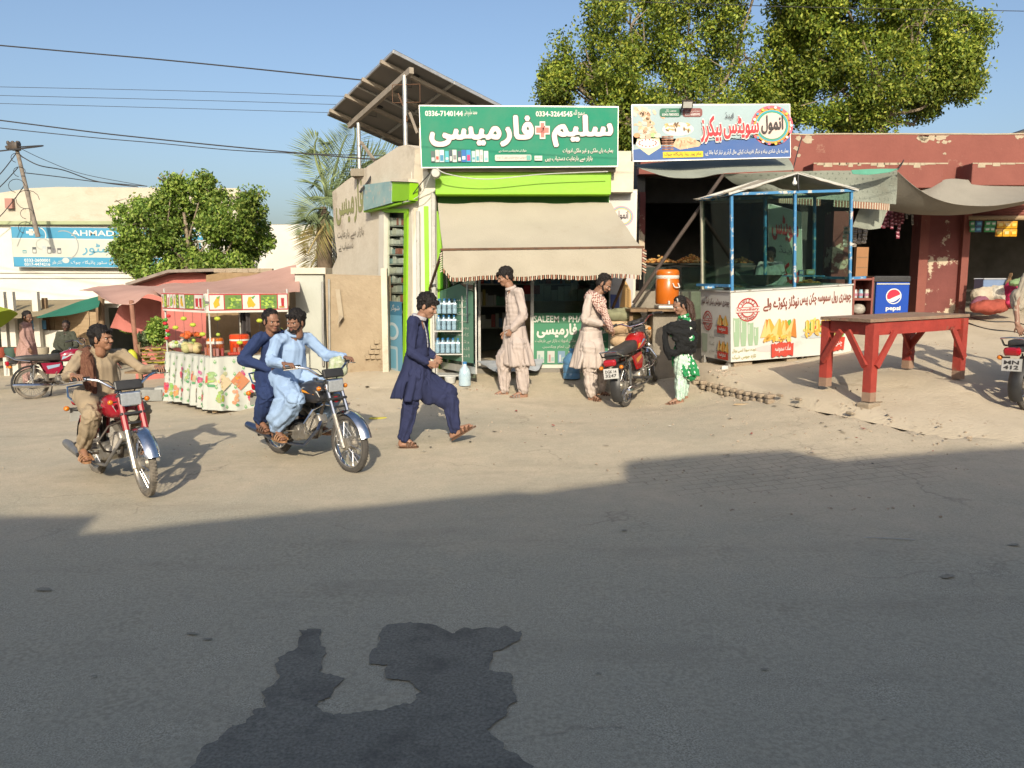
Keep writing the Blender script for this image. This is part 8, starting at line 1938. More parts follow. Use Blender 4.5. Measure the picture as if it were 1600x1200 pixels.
def head_mesh(c,face,h=.225,up=(0,0,1),jaw=1.0,seed=0):
 """skull, jaw, brow, nose, lips and ears fused into one skin; local x = forward, y = left, z = up, centre between the ears"""
 A = frame_of(face,up); k = h / .225; c = Vector(c)
 def L(x,y,z): return c + A @ Vector((x,y,z))*k
 mb = MB(M_HAIR); E_ = lambda x,y,z,r: mb.ell(L(x,y,z),tuple(q*k for q in r),A,seg=16,rings=12)
 E_(-.012,0,.030,(.094,.075,.083)); E_(.022,0,-.022,(.066,.062,.082)); E_(.052,0,-.078,(.034,.036,.030)); E_(-.018,0,-.045,(.060,.062,.050)); E_(.070,0,.020,(.024,.052,.016))
 for s in (-1,1): E_(.060,s*.034,-.020,(.030,.024,.024)); E_(-.008,s*.076,-.010,(.018,.009,.031)); E_(.075,s*.017,.006,(.012,.012,.012)) if False else None
 mb.cap(L(.080,0,.012),.0075*k,L(.103,0,-.024),.0125*k,seg=10)
 for s in (-1,1): E_(.092,s*.012,-.029,(.011,.008,.008))
 E_(.083,0,-.050,(.012,.024,.0065)); E_(.081,0,-.060,(.012,.020,.0075))
 mb.cap(L(-.010,0,-.04),.052*k,L(-.022,0,-.13),.050*k,seg=14)
 V,F,N = fuse(mb,.0042,2)
 # eye hollows
 loc = (V - np.array(c)) @ np.array(A) / k
 for s in (-1,1):
  d2 = ((loc - np.array((.078,s*.031,.002))) ** 2 / np.array([.018 ** 2,.015 ** 2,.010 ** 2])).sum(1); V = V - np.array(A @ Vector((1,0,0)))[None]*(np.exp(-d2)*.010*k)[:,None]
 fm = []
 cen = np.array([np.mean([loc[i] for i in f],axis=0) for f in F]); lip = (np.abs(cen[:,2] + .055) < .0085) & (np.abs(cen[:,1]) < .021) & (cen[:,0] > .085)
 ey = [(Vector(L(.0655,s*.031,.002)),.0125*k) for s in (-1,1)]
 return V,F,lip.astype(int).tolist(),A,k,ey,L
def hair_mesh(c,A,k,style,rng):
 mb = MB(M_HAIR); c = Vector(c)
 def B(x,y,z,r): mb.ell(c + A @ Vector((x,y,z))*k,tuple(q*k for q in (r if isinstance(r,tuple) else (r,r,r))),A,seg=9,rings=6)
 v = style.get('vol',1.0)
 mb.ell(c + A @ Vector((-.026,0,.044 + .012*(v - 1)))*k,(.093*v*k,.080*(v*.6 + .4)*k,.084*v*k),A,seg=22,rings=14); mb.ell(c + A @ Vector((-.045,0,-.012))*k,(.068*k,.073*k,.070*k),A,seg=18,rings=12)
 for s_ in (-1,1): B(.014,s_*.070,.010,(.016,.010,.032))
 for i in range(style.get('n',150)):
  th = rng.uniform(-PI,PI); ph = math.asin(rng.uniform(-.1,1)); x,y,z = math.cos(ph)*math.cos(th),math.cos(ph)*math.sin(th),math.sin(ph)
  if x > .2 and z < .62: continue
  if z < .1 and x > -.3: continue
  B(-.026 + x*.090*v,y*.077*(v*.6 + .4),.044 + z*.083*v,rng.uniform(.009,.016))
 for i in range(style.get('fringe',0)):
  y = rng.uniform(-.05,.05); B(.070 + rng.uniform(0,.014),y,.066 + rng.uniform(-.014,.02),(.016,.013,.014))
 V,F,N = fuse(mb,.0055,1); out = V.copy()
 for i in range(len(V)):
  l = A.transposed() @ (Vector(V[i]) - c); out[i] = V[i] + N[i]*(.0045*noise.noise(Vector((l.x*40,l.y*140,l.z*40))) + .004*noise.noise(l*60))
 return out,F
def beard_mesh(c,A,k,spots):
 mb = MB(M_HAIR); c = Vector(c)
 for (x,y,z,r) in spots: mb.ell(c + A @ Vector((x,y,z))*k,tuple(q*k for q in r),A,seg=9,rings=6)
 V,F,N = fuse(mb,.004,1); out = V.copy()
 for i in range(len(V)): out[i] = V[i] + N[i]*.003*noise.noise(Vector(V[i])*180)
 return out,F
MOUST = [(.089,s*y,-.040 - y*.14,(.005,.007,.0042)) for s in (-1,1) for y in (.004,.012,.019)]
BEARD = MOUST + [(.074 - abs(y)*.28,y,-.083 + abs(y)*.22,(.019,.014,.014)) for y in (-.03,-.02,-.01,0,.01,.02,.03)] + [(.04 - i*.017,s*(.048 + i*.006),-.058 + i*.018,(.014,.013,.019)) for s in (-1,1) for i in range(4)] + [(.080,s*.020,-.066,(.010,.010,.014)) for s in (-1,1)]
def hand_prims(mb,wr,fwd,palm,side,curl=.4,size=.175,spread=1.0,thumb=.5):
 """palm, five separate fingers; fwd = along the palm, palm = direction the palm faces, side = +1 when the thumb lies towards palm x fwd"""
 f = Vector(fwd).normalized(); n = Vector(palm); n = (n - f*n.dot(f)).normalized(); s = n.cross(f).normalized()*side; k = size / .18; w_ = Vector(wr)
 for q in (-1.5,-.5,.5,1.5): a = w_ + s*q*.010*k; b = w_ + f*.085*k + s*q*.019*k; mb.cap(a,.0135*k,b,.0115*k,seg=8)
 mb.cap(w_ - f*.03*k,.021*k,w_ + f*.01*k,.020*k,seg=10)
 for i,(q,L_,r) in enumerate(((1.5,.066,.0078),(.5,.075,.0082),(-.5,.070,.0078),(-1.5,.054,.0068))):
  p = w_ + f*(.088 - .006*(i in (0,3)) - .006*(i == 3))*k + s*q*.0192*k*spread; c = curl*(1 + .12*i); d = f; ang = c*.55
  for j,fr in enumerate((.45,.31,.24)):
   d = (f*math.cos(ang) + n*math.sin(ang)).normalized(); e = p + d*L_*fr*k; mb.cap(p,r*k*(1 - .1*j),e,r*k*(.9 - .1*j),seg=8); p = e; ang += c*.95
 p = w_ + f*.022*k + s*.026*k; d = (f*.62 + s*.62 + n*thumb).normalized(); e = p + d*.038*k; mb.cap(p,.0115*k,e,.0095*k,seg=8); d = (f*.85 + s*.15 + n*thumb*1.2).normalized(); e2 = e + d*.030*k; mb.cap(e,.0093*k,e2,.0078*k,seg=8)
def foot_prims(mb,an,toe,up=Vector((0,0,1)),w_=.5):
 a = Vector(an); t = Vector(toe); d = (t - a); d.z = 0; L_ = d.length; f = (t - (a - Vector((0,0,a.z - t.z)))).normalized() if L_ > 0 else Vector((1,0,0)); s = Vector((0,0,1)).cross(f).normalized()
 heel = Vector((a.x,a.y,0)) - Vector((f.x,f.y,0)).normalized()*.035 + Vector((0,0,a.z - .065)); f = (t + Vector((0,0,.012)) - heel).normalized(); ball = t - f*.055
 mb.cap(a + Vector((0,0,.04)),.033,heel + Vector((0,0,.01)),.028,seg=10); mb.cap(a,.032,ball + Vector((0,0,.012)),.024,seg=10); mb.cap(heel,.026,ball,.026,seg=10)
 for i,q in enumerate((-1.6,-.8,0,.75,1.5)):
  b = ball + s*q*.017 - f*abs(q)*.004; e = b + f*(.052 - .005*i) - Vector((0,0,.004)); mb.cap(b,.011,e,.0085 if i else .011,seg=7)
 return heel,ball,f,s
def sandal(parent,heel,ball,toe,f,s,m,nm='sandal'):
 """sole plus two crossing straps"""
 mb = MB(m); up = s.cross(f).normalized(); up = up if up.z > 0 else -up; h = heel - f*.03 - up*.028; e = toe + f*.012 - up*.016; e = h + f*(e - h).dot(f)
 n = 16; top = []
 for k in range(n):
  a = 2*PI*k / n; u = .5 - .5*math.cos(a); wd = .036 + .010*math.sin(PI*u) ** .5*u; top.append(h.lerp(e,u) + s*(wd*(1 if math.sin(a) >= 0 else -1)*abs(math.sin(a)) ** .55))
 mb.loft([[p - up*.018 for p in top],top]); o = mb.build(nm,parent); mb = MB(m)
 for (u,hh,w2) in ((.52,.058,.05),(.66,.048,.052),(.80,.034,.05)):
  c = h.lerp(e,u); pts = [c + s*(w2*math.cos(a)) + up*(hh*math.sin(a)) for a in [PI*k / 8 for k in range(9)]]; mb.tube(pts,.008,seg=6,flat=1.6)
 mb.build('strap',o); return o
def person(name_label,J,face,skinc,top_m,bot_m,shirt=None,hem=None,opts=None,group=None):
 """J: joints in world space. Body is one skin; hair, clothes and sandals are its children"""
 o = opts or {}; seed = o.get('seed',1); rg = random.Random(seed); base = o.get('base') or J['pelvis']
 t = thing('person',name_label,'person',Vector((J['pelvis'].x,J['pelvis'].y,g(J['pelvis'].x,J['pelvis'].y))),group=group)
 ms = skin(o.get('tone','a'),skinc); sc_ = o.get('scale',1.0)
 # ---- body
 mb = MB(ms); S_ = lambda a,ra,b,rb: mb.cap(J[a] if isinstance(a,str) else a,ra*sc_,J[b] if isinstance(b,str) else b,rb*sc_,seg=12)
 chest = J['chest']; S_('pelvis',.095,'chest',.09); S_('chest',.09,'neck',.045); S_('neck',.05,J['head'] - Vector((0,0,.05)),.048)
 for s in 'RL':
  S_(J['neck'].lerp(J['chest'],.25),.035,'sh' + s,.036); S_('sh' + s,.038,'el' + s,.032); S_('el' + s,.032,'wr' + s,.024)
  S_('pelvis',.10,'hip' + s,.09); S_('hip' + s,.085,'kn' + s,.055); S_('kn' + s,.052,'an' + s,.034)
 V,F,N = fuse(mb,.011,3); Vs = [V]; Fs = list(F); fm = [0]*len(F); nb = len(V)
 Vh,Fh,lip,A,k,eyes,L = head_mesh(J['head'],face,o.get('head',.225),o.get('up',(0,0,1)))
 Vs.append(Vh); Fs += [tuple(nb + i for i in f) for f in Fh]; fm += lip; nb += len(Vh)
 mb = MB(ms)
 for s in 'RL':
  w_,f_,p_,sd = J['hand' + s]; hand_prims(mb,w_,f_,p_,sd,o.get('curl' + s,.5),o.get('hand',.17))
 feet = {}
 for s in 'RL': feet[s] = foot_prims(mb,J['an' + s],J['toe' + s])
 V,F,N = fuse(mb,.0036,2); Vs.append(V); Fs += [tuple(nb + i for i in f) for f in F]; fm += [0]*len(F); nb += len(V)
 mb = MB(M_EYEW)
 for (p,r) in eyes:
  mb.ell(p,r,seg=10,rings=7); mb.ell(p + A @ Vector((r*.50,0,0)),r*.68,seg=8,rings=6,m=M_EYED)
 Vs.append(np.array(mb.v)); Fs += [tuple(nb + i for i in f) for f in mb.f]; fm += [2 + q for q in mb.fm]
 body = obj_vf('body',np.concatenate(Vs),Fs,ms,t,[M_LIP,M_EYEW,M_EYED],fm)
 # ---- hair
 V,F = hair_mesh(J['head'],A,k,o.get('hair',{}),rg); obj_vf('hair',V,F,M_HAIR,t)
 mb = MB(M_HAIR)
 for s in (-1,1): mb.tube([L(.080,s*.018,.017),L(.083,s*.032,.022),L(.070,s*.048,.016)],.0042*k,seg=6,flat=1.3)
 mb.build('eyebrows',t)
 if o.get('beard'): V,F = beard_mesh(J['head'],A,k,BEARD); obj_vf('beard',V,F,M_HAIR,t)
 elif o.get('moustache'): V,F = beard_mesh(J['head'],A,k,MOUST); obj_vf('moustache',V,F,M_HAIR,t)
 # ---- loose trousers
 mb = MB(bot_m); b = o.get('baggy',1.0)
 for s in 'RL':
  H_,K_,A_ = J['hip' + s],J['kn' + s],J['an' + s]; m1 = H_.lerp(K_,.5); m2 = K_.lerp(A_,.45); cuff = K_.lerp(A_,o.get('cuff',.93)); dr = Vector((0,0,-.03*b))
  mb.cap(J['pelvis'],.135*sc_,H_,.125*b*sc_,seg=14); mb.cap(H_,.12*b*sc_,m1 + dr,.115*b*sc_,seg=14); mb.cap(m1 + dr,.115*b*sc_,K_,.092*b*sc_,seg=14); mb.cap(K_,.092*b*sc_,m2 + dr*.5,.090*b*sc_,seg=14); mb.cap(m2 + dr*.5,.088*b*sc_,cuff,.068*b*sc_,seg=14)
 if o.get('web'):
  a = J['hipR'].lerp(J['hipL'],.5);
  for q in (.3,.55): mb.cap(J['hipR'].lerp(J['knR'],q) + Vector((0,0,-.05)),.09,J['hipL'].lerp(J['knL'],q) + Vector((0,0,-.05)),.09,seg=12)
 for (a,ra,b_,rb) in o.get('bot_extra',[]): mb.cap(a,ra,b_,rb,seg=14)
 V,F,N = fuse(mb,.0125,5); V = folds(V,N,o.get('tamp',.017),seed,bones=[(J['hip' + q],J['kn' + q],6,1.0) for q in 'RL'] + [(J['kn' + q],J['an' + q],6,1.0) for q in 'RL']); obj_vf('trousers',V,F,bot_m,t)
 # ---- long shirt: torso, sleeves, skirt rows
 mb = MB(top_m); tr = o.get('torso',1.0)*sc_; C_ = o.get('cs',1.0)
 rt = (J['shL'] - J['shR']).normalized();
 def row(c,w_,d_,fwd):
  mb.ell(c,(d_,w_,.075),Matrix((fwd,rt - fwd*rt.dot(fwd),Vector((0,0,1)))).transposed(),seg=18,rings=8)
 fw = rt.cross(Vector((0,0,1))).normalized(); fw = fw if fw.dot(A @ Vector((1,0,0))) > -.2 else -fw
 nk = J['neck']; n = 9
 for i in range(n + 1):
  u = i / n; c = J['chest'].lerp(J['pelvis'],u); mb.ell(c,(.125*tr + .026*u,.160*tr + .016*u,.08),Matrix((fw,rt,Vector((0,0,1)))).transposed(),seg=18,rings=8)
 for i in range(5): u = i / 4; mb.ell(nk.lerp(J['chest'],.35 + .65*u) - Vector((0,0,.03*(1 - u))),((.075 + .05*u)*tr,(.10 + .065*u)*tr,.06),Matrix((fw,rt,Vector((0,0,1)))).transposed(),seg=18,rings=8)
 for s in 'RL':
  sh,el,wr = J['sh' + s],J['el' + s],J['wr' + s]; mb.cap(nk.lerp(sh,.35) - Vector((0,0,.025)),.054*sc_,sh,.058*sc_,seg=12); mb.cap(sh,.060*sc_,el,.054*sc_*C_,seg=12); mb.cap(el - Vector((0,0,.012)),.054*sc_*C_,el.lerp(wr,.9) - Vector((0,0,.004)),.043*sc_*C_,seg=12)
 for (a,ra,b_,rb) in (shirt or []): mb.cap(a,ra,b_,rb,seg=14)
 V,F,N = fuse(mb,.0125,4); V = folds(V,N,.012,seed + 5,bones=[(J['neck'],J['pelvis'],7,.7)] + [(J['sh' + q],J['el' + q],4,.9) for q in 'RL'] + [(J['el' + q],J['wr' + q],4,.8) for q in 'RL'])
 shirt_o = obj_vf('long_shirt',V,F,top_m,t)
 if hem and not o.get('seated'): skirt_sheet(shirt_o,[(J['chest'].lerp(J['pelvis'],.62),.168*tr + .006,.142*tr + .004)] + hem,fw,rt,top_m,seed)
 def on_front(r_,z,off=.005):      # point on the front of the shirt
  l = V - np.array(nk); a = l @ np.array(rt); f_ = l @ np.array(fw); ok = (np.abs(a - r_) < .016) & (np.abs(V[:,2] - z) < .018)
  if not ok.any(): return None
  k_ = np.where(ok)[0][np.argmax(f_[ok])]; return nk + rt*r_ + fw*(float(f_[k_]) + off) + Vector((0,0,z - nk.z))
 def patch(rs,zs,nm,m_):
  mb = MB(m_); g_ = [[on_front(r_,z) for r_ in rs] for z in zs]
  if any(q is None for r_ in g_ for q in r_): return
  for _ in range(12):
   for a_ in range(1,len(g_) - 1):
    for i_ in range(len(rs)): g_[a_][i_] = (g_[a_ - 1][i_] + g_[a_][i_]*2 + g_[a_ + 1][i_]) / 4 + fw*.0003
  for a_,b_ in zip(g_,g_[1:]):
   for i_ in range(len(rs) - 1): mb.add([a_[i_],a_[i_ + 1],b_[i_ + 1],b_[i_]],[(0,1,2,3)],smooth=True)
  q_ = mb.build(nm,shirt_o); md = q_.modifiers.new('thickness','SOLIDIFY'); md.thickness = .005
 z0 = nk.z - .045; z1 = J['chest'].z - .14
 if not o.get('seated'): patch([-.014,.014],[z0 + (z1 - z0)*i_ / 7 for i_ in range(8)],'placket',o.get('trim') or top_m)
 if o.get('pocket'): patch([.05,.085,.12],[J['chest'].z + .03 - .03*i_ for i_ in range(5)],'pocket',top_m)
 cm = o.get('trim') or top_m; mb = MB(cm); fwd = fw
 if o.get('collar',True):
  c = nk + Vector((0,0,.012)) ; mb.tube([c + rt*(.062*math.cos(a)) + fwd*(.062*math.sin(a)) + Vector((0,0,-.022*math.sin(a))) for a in [PI*.5 + 2*PI*q / 14 for q in range(15)]],.014,seg=8,flat=1.5); mb.build('collar',shirt_o)
 if o.get('barefoot') is None:
  for s in 'RL': heel,ball,f_,s_ = feet[s]; sandal(t,heel,ball,J['toe' + s],f_,s_,o.get('sole',M_BROWN_SOLE))
 return t,dict(fw=fw,rt=rt,A=A,k=k,L=L)
def jt(d,**kw): return {k: P(v[0],v[1],d + (v[2] if len(v) > 2 else 0)) for k,v in kw.items()}
X_ = Vector((1,0,0)); Y_ = Vector((0,1,0)); Z_ = Vector((0,0,1))
# --- boy in navy striding to the right
def boy():
 d = 8.1
 J = jt(d,head=(668,479),neck=(655,497),chest=(652,521),pelvis=(651,578,.02),shR=(645,502,-.13),shL=(661,501,.15),elR=(642,548,-.17),elL=(664,545,.17),wrR=(668,567,-.15),wrL=(678,557,.08),hipR=(650,585,-.07),hipL=(651,584,.09),
   knR=(641,632,-.05),knL=(702,612,.08),anR=(631,685,-.04),anL=(711,672,.08),toeR=(652,694.5,-.06),toeL=(740,663,.04))
 J['handR'] = (J['wrR'],Vector((.9,.05,-.25)),Vector((0,1,.2)),1); J['handL'] = (J['wrL'],Vector((.85,-.3,-.5)),Vector((0,-1,0)),-1)
 nv = cloth('navy_cotton',(.020,.026,.075))
 px = lambda x,y,z=0: P(x,y,d + z)
 hem = [(J['pelvis'],.17,.15),(px(645,600),.185,.17),(px(640,622),.20,.165)]
 sh = [(px(660,590,.05),.12,px(690,608,.08),.085),(px(655,600,-.05),.11,px(670,622,0),.075),(px(690,608,.08),.09,px(699,614,.08),.075)]
 person('boy in a navy shirt striding right with head bowed, fiddling with his hands',J,(.93,-.25,-.42),(.40,.22,.145),nv,nv,sh,hem,dict(seed=3,tone='boy',head=.225,trim=cloth('pale_grey_trim',(.50,.50,.54)),hair=dict(vol=1.13,fringe=26),baggy=.92,torso=.88,scale=.93,curlR=.9,curlL=.8,cuff=.95,up=(.2,0,1),
   bot_extra=[(px(655,598,0),.12,px(690,622,.06),.10),(px(690,622,.06),.10,px(704,628,.08),.085)]))
boy()
# --- man in pale pinkish beige by the open glass door
def cream_man():
 d = 10.9; px = lambda x,y,z=0: P(x,y,d + z)
 J = jt(d,head=(789,433),neck=(798,451),chest=(804,472),pelvis=(806,531,.02),shL=(811,456,-.14),shR=(797,455,.16),elL=(818,493,-.17),elR=(797,490,.2),wrL=(799,515,-.16),wrR=(790,518,.1),hipL=(809,538,-.09),hipR=(803,538,.09),
   knL=(816,576,-.08),knR=(788,575,.06),anL=(818,612,-.07),anR=(788,610,.06),toeL=(797,619.5,-.12),toeR=(768,618.5,.04))
 J['handL'] = (J['wrL'],Vector((-.5,-.05,-.85)),Vector((-.3,.9,0)),1); J['handR'] = (J['wrR'],Vector((-.3,0,-.9)),Vector((0,-1,0)),-1)
 c = cloth('pinkish_beige_cotton',(.56,.475,.43))
 hem = [(J['pelvis'],.178,.165),(px(809,550),.195,.185),(px(812,570),.205,.195)]
 sh = [(px(800,535,.05),.12,px(789,550,.05),.08)]
 person('man in a pale beige suit standing at the glass door looking down to his left',J,(-.93,-.25,-.38),(.36,.195,.125),c,c,sh,hem,dict(seed=8,tone='cream',head=.228,moustache=True,hair=dict(vol=1.10,fringe=22),baggy=.98,torso=.92,cs=1.15,web=True,curlL=1.1,curlR=.8,up=(-.15,0,1),sole=mat('grey_shoe',(.20,.17,.14),(.15,.13,.11),20,.7),
   bot_extra=[(px(801,545,.03),.13,px(787,556,.05),.10),(px(787,556,.05),.10,px(787,578,.06),.09)]))
cream_man()
# --- man with a checked scarf looking down at the red motorcycle
def scarf_mat(name,c1,c2,sc):
 m = bpy.data.materials.new(name); m.use_nodes = True; nt = m.node_tree; L = nt.links; b = nt.nodes['Principled BSDF']; tc = nn(nt,'ShaderNodeTexCoord'); v = nn(nt,'ShaderNodeTexChecker'); v.inputs['Scale'].default_value = sc; mp = nn(nt,'ShaderNodeMapping'); mp.inputs['Rotation'].default_value = (.5,.6,.7)
 v.inputs[1].default_value = (*c1,1); v.inputs[2].default_value = (*c2,1); L.new(tc.outputs['Object'],mp.inputs[0]); L.new(mp.outputs[0],v.inputs[0]); L.new(v.outputs[0],b.inputs[0]); b.inputs['Roughness'].default_value = .95; MATS[name] = m; return m
def drape(parent,name,paths,r,m,seed,fl=1.0,vox=.011,amp=.012):
 mb = MB(m)
 for pts in paths:
  for a,b in zip(pts,pts[1:]): mb.cap(a[0],a[1],b[0],b[1],seg=12)
 V,F,N = fuse(mb,vox,3); V = folds(V,N,amp,seed,bones=[(a[0],b[0],5,1.0) for pts in paths for a,b in zip(pts,pts[1:])],ends=0); return obj_vf(name,V,F,m,parent)
def scarf_man():
 d = 10.8; px = lambda x,y,z=0: P(x,y,d + z)
 J = jt(d,head=(944,444),neck=(932,461),chest=(926,482),pelvis=(921,537,.03),shR=(921,466,-.16),shL=(934,464,.17),elR=(914,498,-.19),elL=(936,500,.2),wrR=(940,506,-.14),wrL=(953,512,.08),hipR=(920,544,-.10),hipL=(924,544,.10),
   knR=(922,581,-.10),knL=(938,578,.12),anR=(925,616,-.12),anL=(938,611,.14),toeR=(940,625.5,-.20),toeL=(957,619,.08))
 J['handR'] = (J['wrR'],Vector((.75,.2,-.35)),Vector((.2,.2,-1)),-1); J['handL'] = (J['wrL'],Vector((.5,-.2,-.7)),Vector((-.3,-.6,-.5)),-1)
 c = cloth('light_beige_cotton',(.62,.53,.47))
 hem = [(J['pelvis'],.18,.17),(px(921,555),.20,.20),(px(918,573),.21,.215)]
 sh = [(px(926,540,-.05),.14,px(937,562,-.02),.10)]
 t,q = person('man in a light beige suit and checked scarf bending over the red motorcycle',J,(.80,-.35,-.55),(.33,.18,.115),c,c,sh,hem,dict(seed=12,tone='scarf',head=.232,beard=True,hair=dict(top=.01,thick=.95,line=.55),baggy=.98,torso=.96,cs=1.12,curlR=.8,curlL=.8,up=(.25,0,1),web=True))
 m = scarf_mat('checked_scarf',(.20,.10,.085),(.58,.42,.36),46)
 drape(t,'scarf',[[(px(922,458,.10),.05),(px(922,462,-.08),.06),(px(930,462,-.16),.06),(px(940,474,-.20),.055),(px(945,492,-.19),.05),(px(952,508,-.17),.04),(px(955,516,-.15),.03)],[(px(922,462,.1),.055),(px(934,458,.14),.05),(px(943,472,.06),.04)],[(px(919,464,-.1),.055),(px(930,470,-.19),.05),(px(938,484,-.2),.045)]],.05,m,4)
scarf_man()
# --- girl in the black shawl
def girl():
 d = 10.4; px = lambda x,y,z=0: P(x,y,d + z)
 J = jt(d,head=(1062,478),neck=(1068,495),chest=(1070,513),pelvis=(1066,558,.02),shL=(1074,501,-.11),shR=(1064,500,.12),elL=(1080,527,-.14),elR=(1060,530,.14),wrL=(1052,513,-.13),wrR=(1048,520,.05),hipL=(1066,562,-.06),hipR=(1066,562,.07),
   knL=(1064,591,-.05),knR=(1068,590,.07),anL=(1062,622,-.06),anR=(1069,617,.09),toeL=(1040,631.5,-.10),toeR=(1050,625.5,.10))
 J['handL'] = (J['wrL'],Vector((-.9,0,.15)),Vector((0,.8,-.5)),-1); J['handR'] = (J['wrR'],Vector((-.8,-.1,0)),Vector((0,-1,0)),1)
 gm = bpy.data.materials.new('green_spotted'); gm.use_nodes = True; nt = gm.node_tree; L = nt.links; b = nt.nodes['Principled BSDF']; tc = nn(nt,'ShaderNodeTexCoord'); v = nn(nt,'ShaderNodeTexVoronoi'); v.inputs['Scale'].default_value = 18; v.inputs['Randomness'].default_value = .45; L.new(tc.outputs['Object'],v.inputs['Vector'])
 r = nn(nt,'ShaderNodeMapRange'); r.inputs[1].default_value = .36; r.inputs[2].default_value = .40; r.inputs[3].default_value = 1; r.inputs[4].default_value = 0; L.new(v.outputs[0],r.inputs[0]); mx = nn(nt,'ShaderNodeMix',data_type='RGBA'); mx.inputs[6].default_value = (.01,.19,.06,1); mx.inputs[7].default_value = (.68,.72,.64,1); L.new(r.outputs[0],mx.inputs[0]); L.new(mx.outputs[2],b.inputs[0]); b.inputs['Roughness'].default_value = .85
 pm = scarf_mat('pale_green_check',(.52,.62,.54),(.30,.46,.38),70)
 hem = [(J['pelvis'],.14,.13),(px(1070,572),.15,.14),(px(1076,586,-.03),.14,.11)]
 t,q = person('girl in a spotted green dress holding a black shawl around herself',J,(-.90,-.35,-.35),(.36,.20,.13),gm,pm,[(px(1070,565),.12,px(1078,584,-.03),.10)],hem,dict(seed=15,tone='girl',head=.215,scale=.78,hair=dict(top=.01,thick=1.05,line=.40),baggy=.98,torso=.98,curlL=1.0,curlR=.8,up=(-.12,0,1),hand=.145))
 hm = mat('brown_hair',(.035,.016,.010),(.06,.03,.02),30,.5,.5,120); drape(t,'ponytail',[[(px(1070,468),.03),(px(1078,476),.045),(px(1080,490),.055),(px(1080,504),.045),(px(1076,512),.02)]],.05,hm,9,vox=.008)
 mb = MB(M_WHITEP); p = px(1058,466,-.10); mb.tube([p,p + Vector((.01,0,-.04))],.008,seg=6); mb.build('hair_clip',t)
 bk = cloth('black_shawl',(.007,.008,.009)); drape(t,'shawl',[[(px(1041,512,-.13),.03),(px(1050,508,-.17),.045),(px(1066,507,-.16),.06),(px(1080,508,-.08),.065),(px(1080,512,.08),.06)],[(px(1047,516,-.16),.05),(px(1060,520,-.17),.065),(px(1074,520,-.13),.075),(px(1082,526,-.04),.07),(px(1080,546,-.03),.06)],
   [(px(1056,528,-.16),.05),(px(1068,532,-.15),.07),(px(1078,536,-.08),.07)],[(px(1060,540,-.16),.045),(px(1070,545,-.13),.055),(px(1076,552,-.06),.05)],[(px(1062,526,-.17),.06),(px(1066,546,-.15),.05)],[(px(1039,512,-.13),.028),(px(1039,530,-.14),.035),(px(1042,548,-.14),.045),(px(1046,560,-.12),.03)],[(px(1043,550,-.14),.04),(px(1054,552,-.15),.04),(px(1064,546,-.15),.045)],[(px(1076,512,.1),.06),(px(1078,540,.08),.07)]],.05,bk,11)
girl()
# --- riders, posed in the frame of their motorcycle
def rider(BK,label,skinc,top,bot,pel=(.28,0,.83),lean=.10,head_dir=(1,0,0),opts=None,hands=True,wide=1.0,hgt=1.0,headfwd=.06,knee=(.66,.22,.68),foot=(.40,.26,.36),onpeg=True,handpos=None,hem=None,chestup=.33,headoff=(0,0)):
 M = BK['M']; W_ = lambda x,y,z: M @ Vector((x,y,z)); D3 = M.to_3x3(); px_,py_,pz = pel; o = dict(opts or {})
 J = {'pelvis': W_(*pel),'chest': W_(px_ + lean*.7,py_,pz + chestup*hgt),'neck': W_(px_ + lean,py_,pz + .50*hgt),'head': W_(px_ + lean + headfwd + headoff[0],py_ + headoff[1],pz + .635*hgt)}
 for s,k in (('R',-1),('L',1)):
  J['sh' + s] = W_(px_ + lean,py_ + k*.175*wide,pz + .445*hgt); J['hip' + s] = W_(px_ + .02,py_ + k*.10,pz - .01); J['kn' + s] = W_(knee[0],k*knee[1],knee[2]); J['an' + s] = W_(foot[0] - .04,k*(foot[1] - .02),foot[2]); J['toe' + s] = W_(foot[0] + .15,k*foot[1],foot[2] - .075)
  if hands:
   gp = BK['grips'][k]; f_ = D3 @ Vector((.86,k*-.15,-.12)); w_ = gp - f_.normalized()*.075 + Vector((0,0,.022)); J['wr' + s] = w_ - f_.normalized()*.02; J['hand' + s] = (w_,f_ + Vector((0,0,.12)),D3 @ Vector((-.1,0,-1)),-k)
   e = J['sh' + s].lerp(J['wr' + s],.47) + D3 @ Vector((-.06,k*.06,-.09)); J['el' + s] = e
  else:
   J['wr' + s] = W_(px_ + .20,py_ + k*.16,pz + .08); J['hand' + s] = (J['wr' + s],D3 @ Vector((.8,-k*.2,-.3)),D3 @ Vector((0,0,-1)),-k); J['el' + s] = W_(px_ - .06,py_ + k*.30*wide,pz + .20*hgt)
 hm = [(W_(px_ - .02,py_,pz + .04),.19,.16),(W_(px_ - .05,py_,pz - .06),.20,.17)]
 if o.get('shirt_side'): pass
 fd = D3 @ Vector(head_dir)
 sh = [(W_(px_,k*.12,pz),.12,W_(px_ + .22,k*.17,pz - .06),.09) for k in (-1,1)] + [(W_(*a),ra,W_(*b),rb) for (a,ra,b,rb) in o.pop('sh_local',[])]
 o['bot_extra'] = [(W_(*a),ra,W_(*b),rb) for (a,ra,b,rb) in o.pop('bot_local',[])]
 t,q = person(label,J,fd,skinc,top,bot,sh,hm,dict(o,seated=1)); return t,q,J,W_
kh = cloth('khaki_cotton',(.42,.33,.22))
t1,q1,J1,W1 = rider(BK1,'man in khaki with a brown shawl riding the red motorcycle, face turned right',(.29,.15,.09),kh,kh,pel=(.25,0,.76),hgt=.82,lean=.06,head_dir=(.78,.62,.0),knee=(.64,.21,.64),foot=(.44,.25,.33),opts=dict(seed=21,tone='khaki',moustache=True,head=.213,hair=dict(vol=1.06,fringe=12),torso=.88,cs=.82,baggy=.80,fold=(9,9,4),sole=mat('tan_sandal',(.42,.22,.11),(.33,.17,.08),20,.6)))
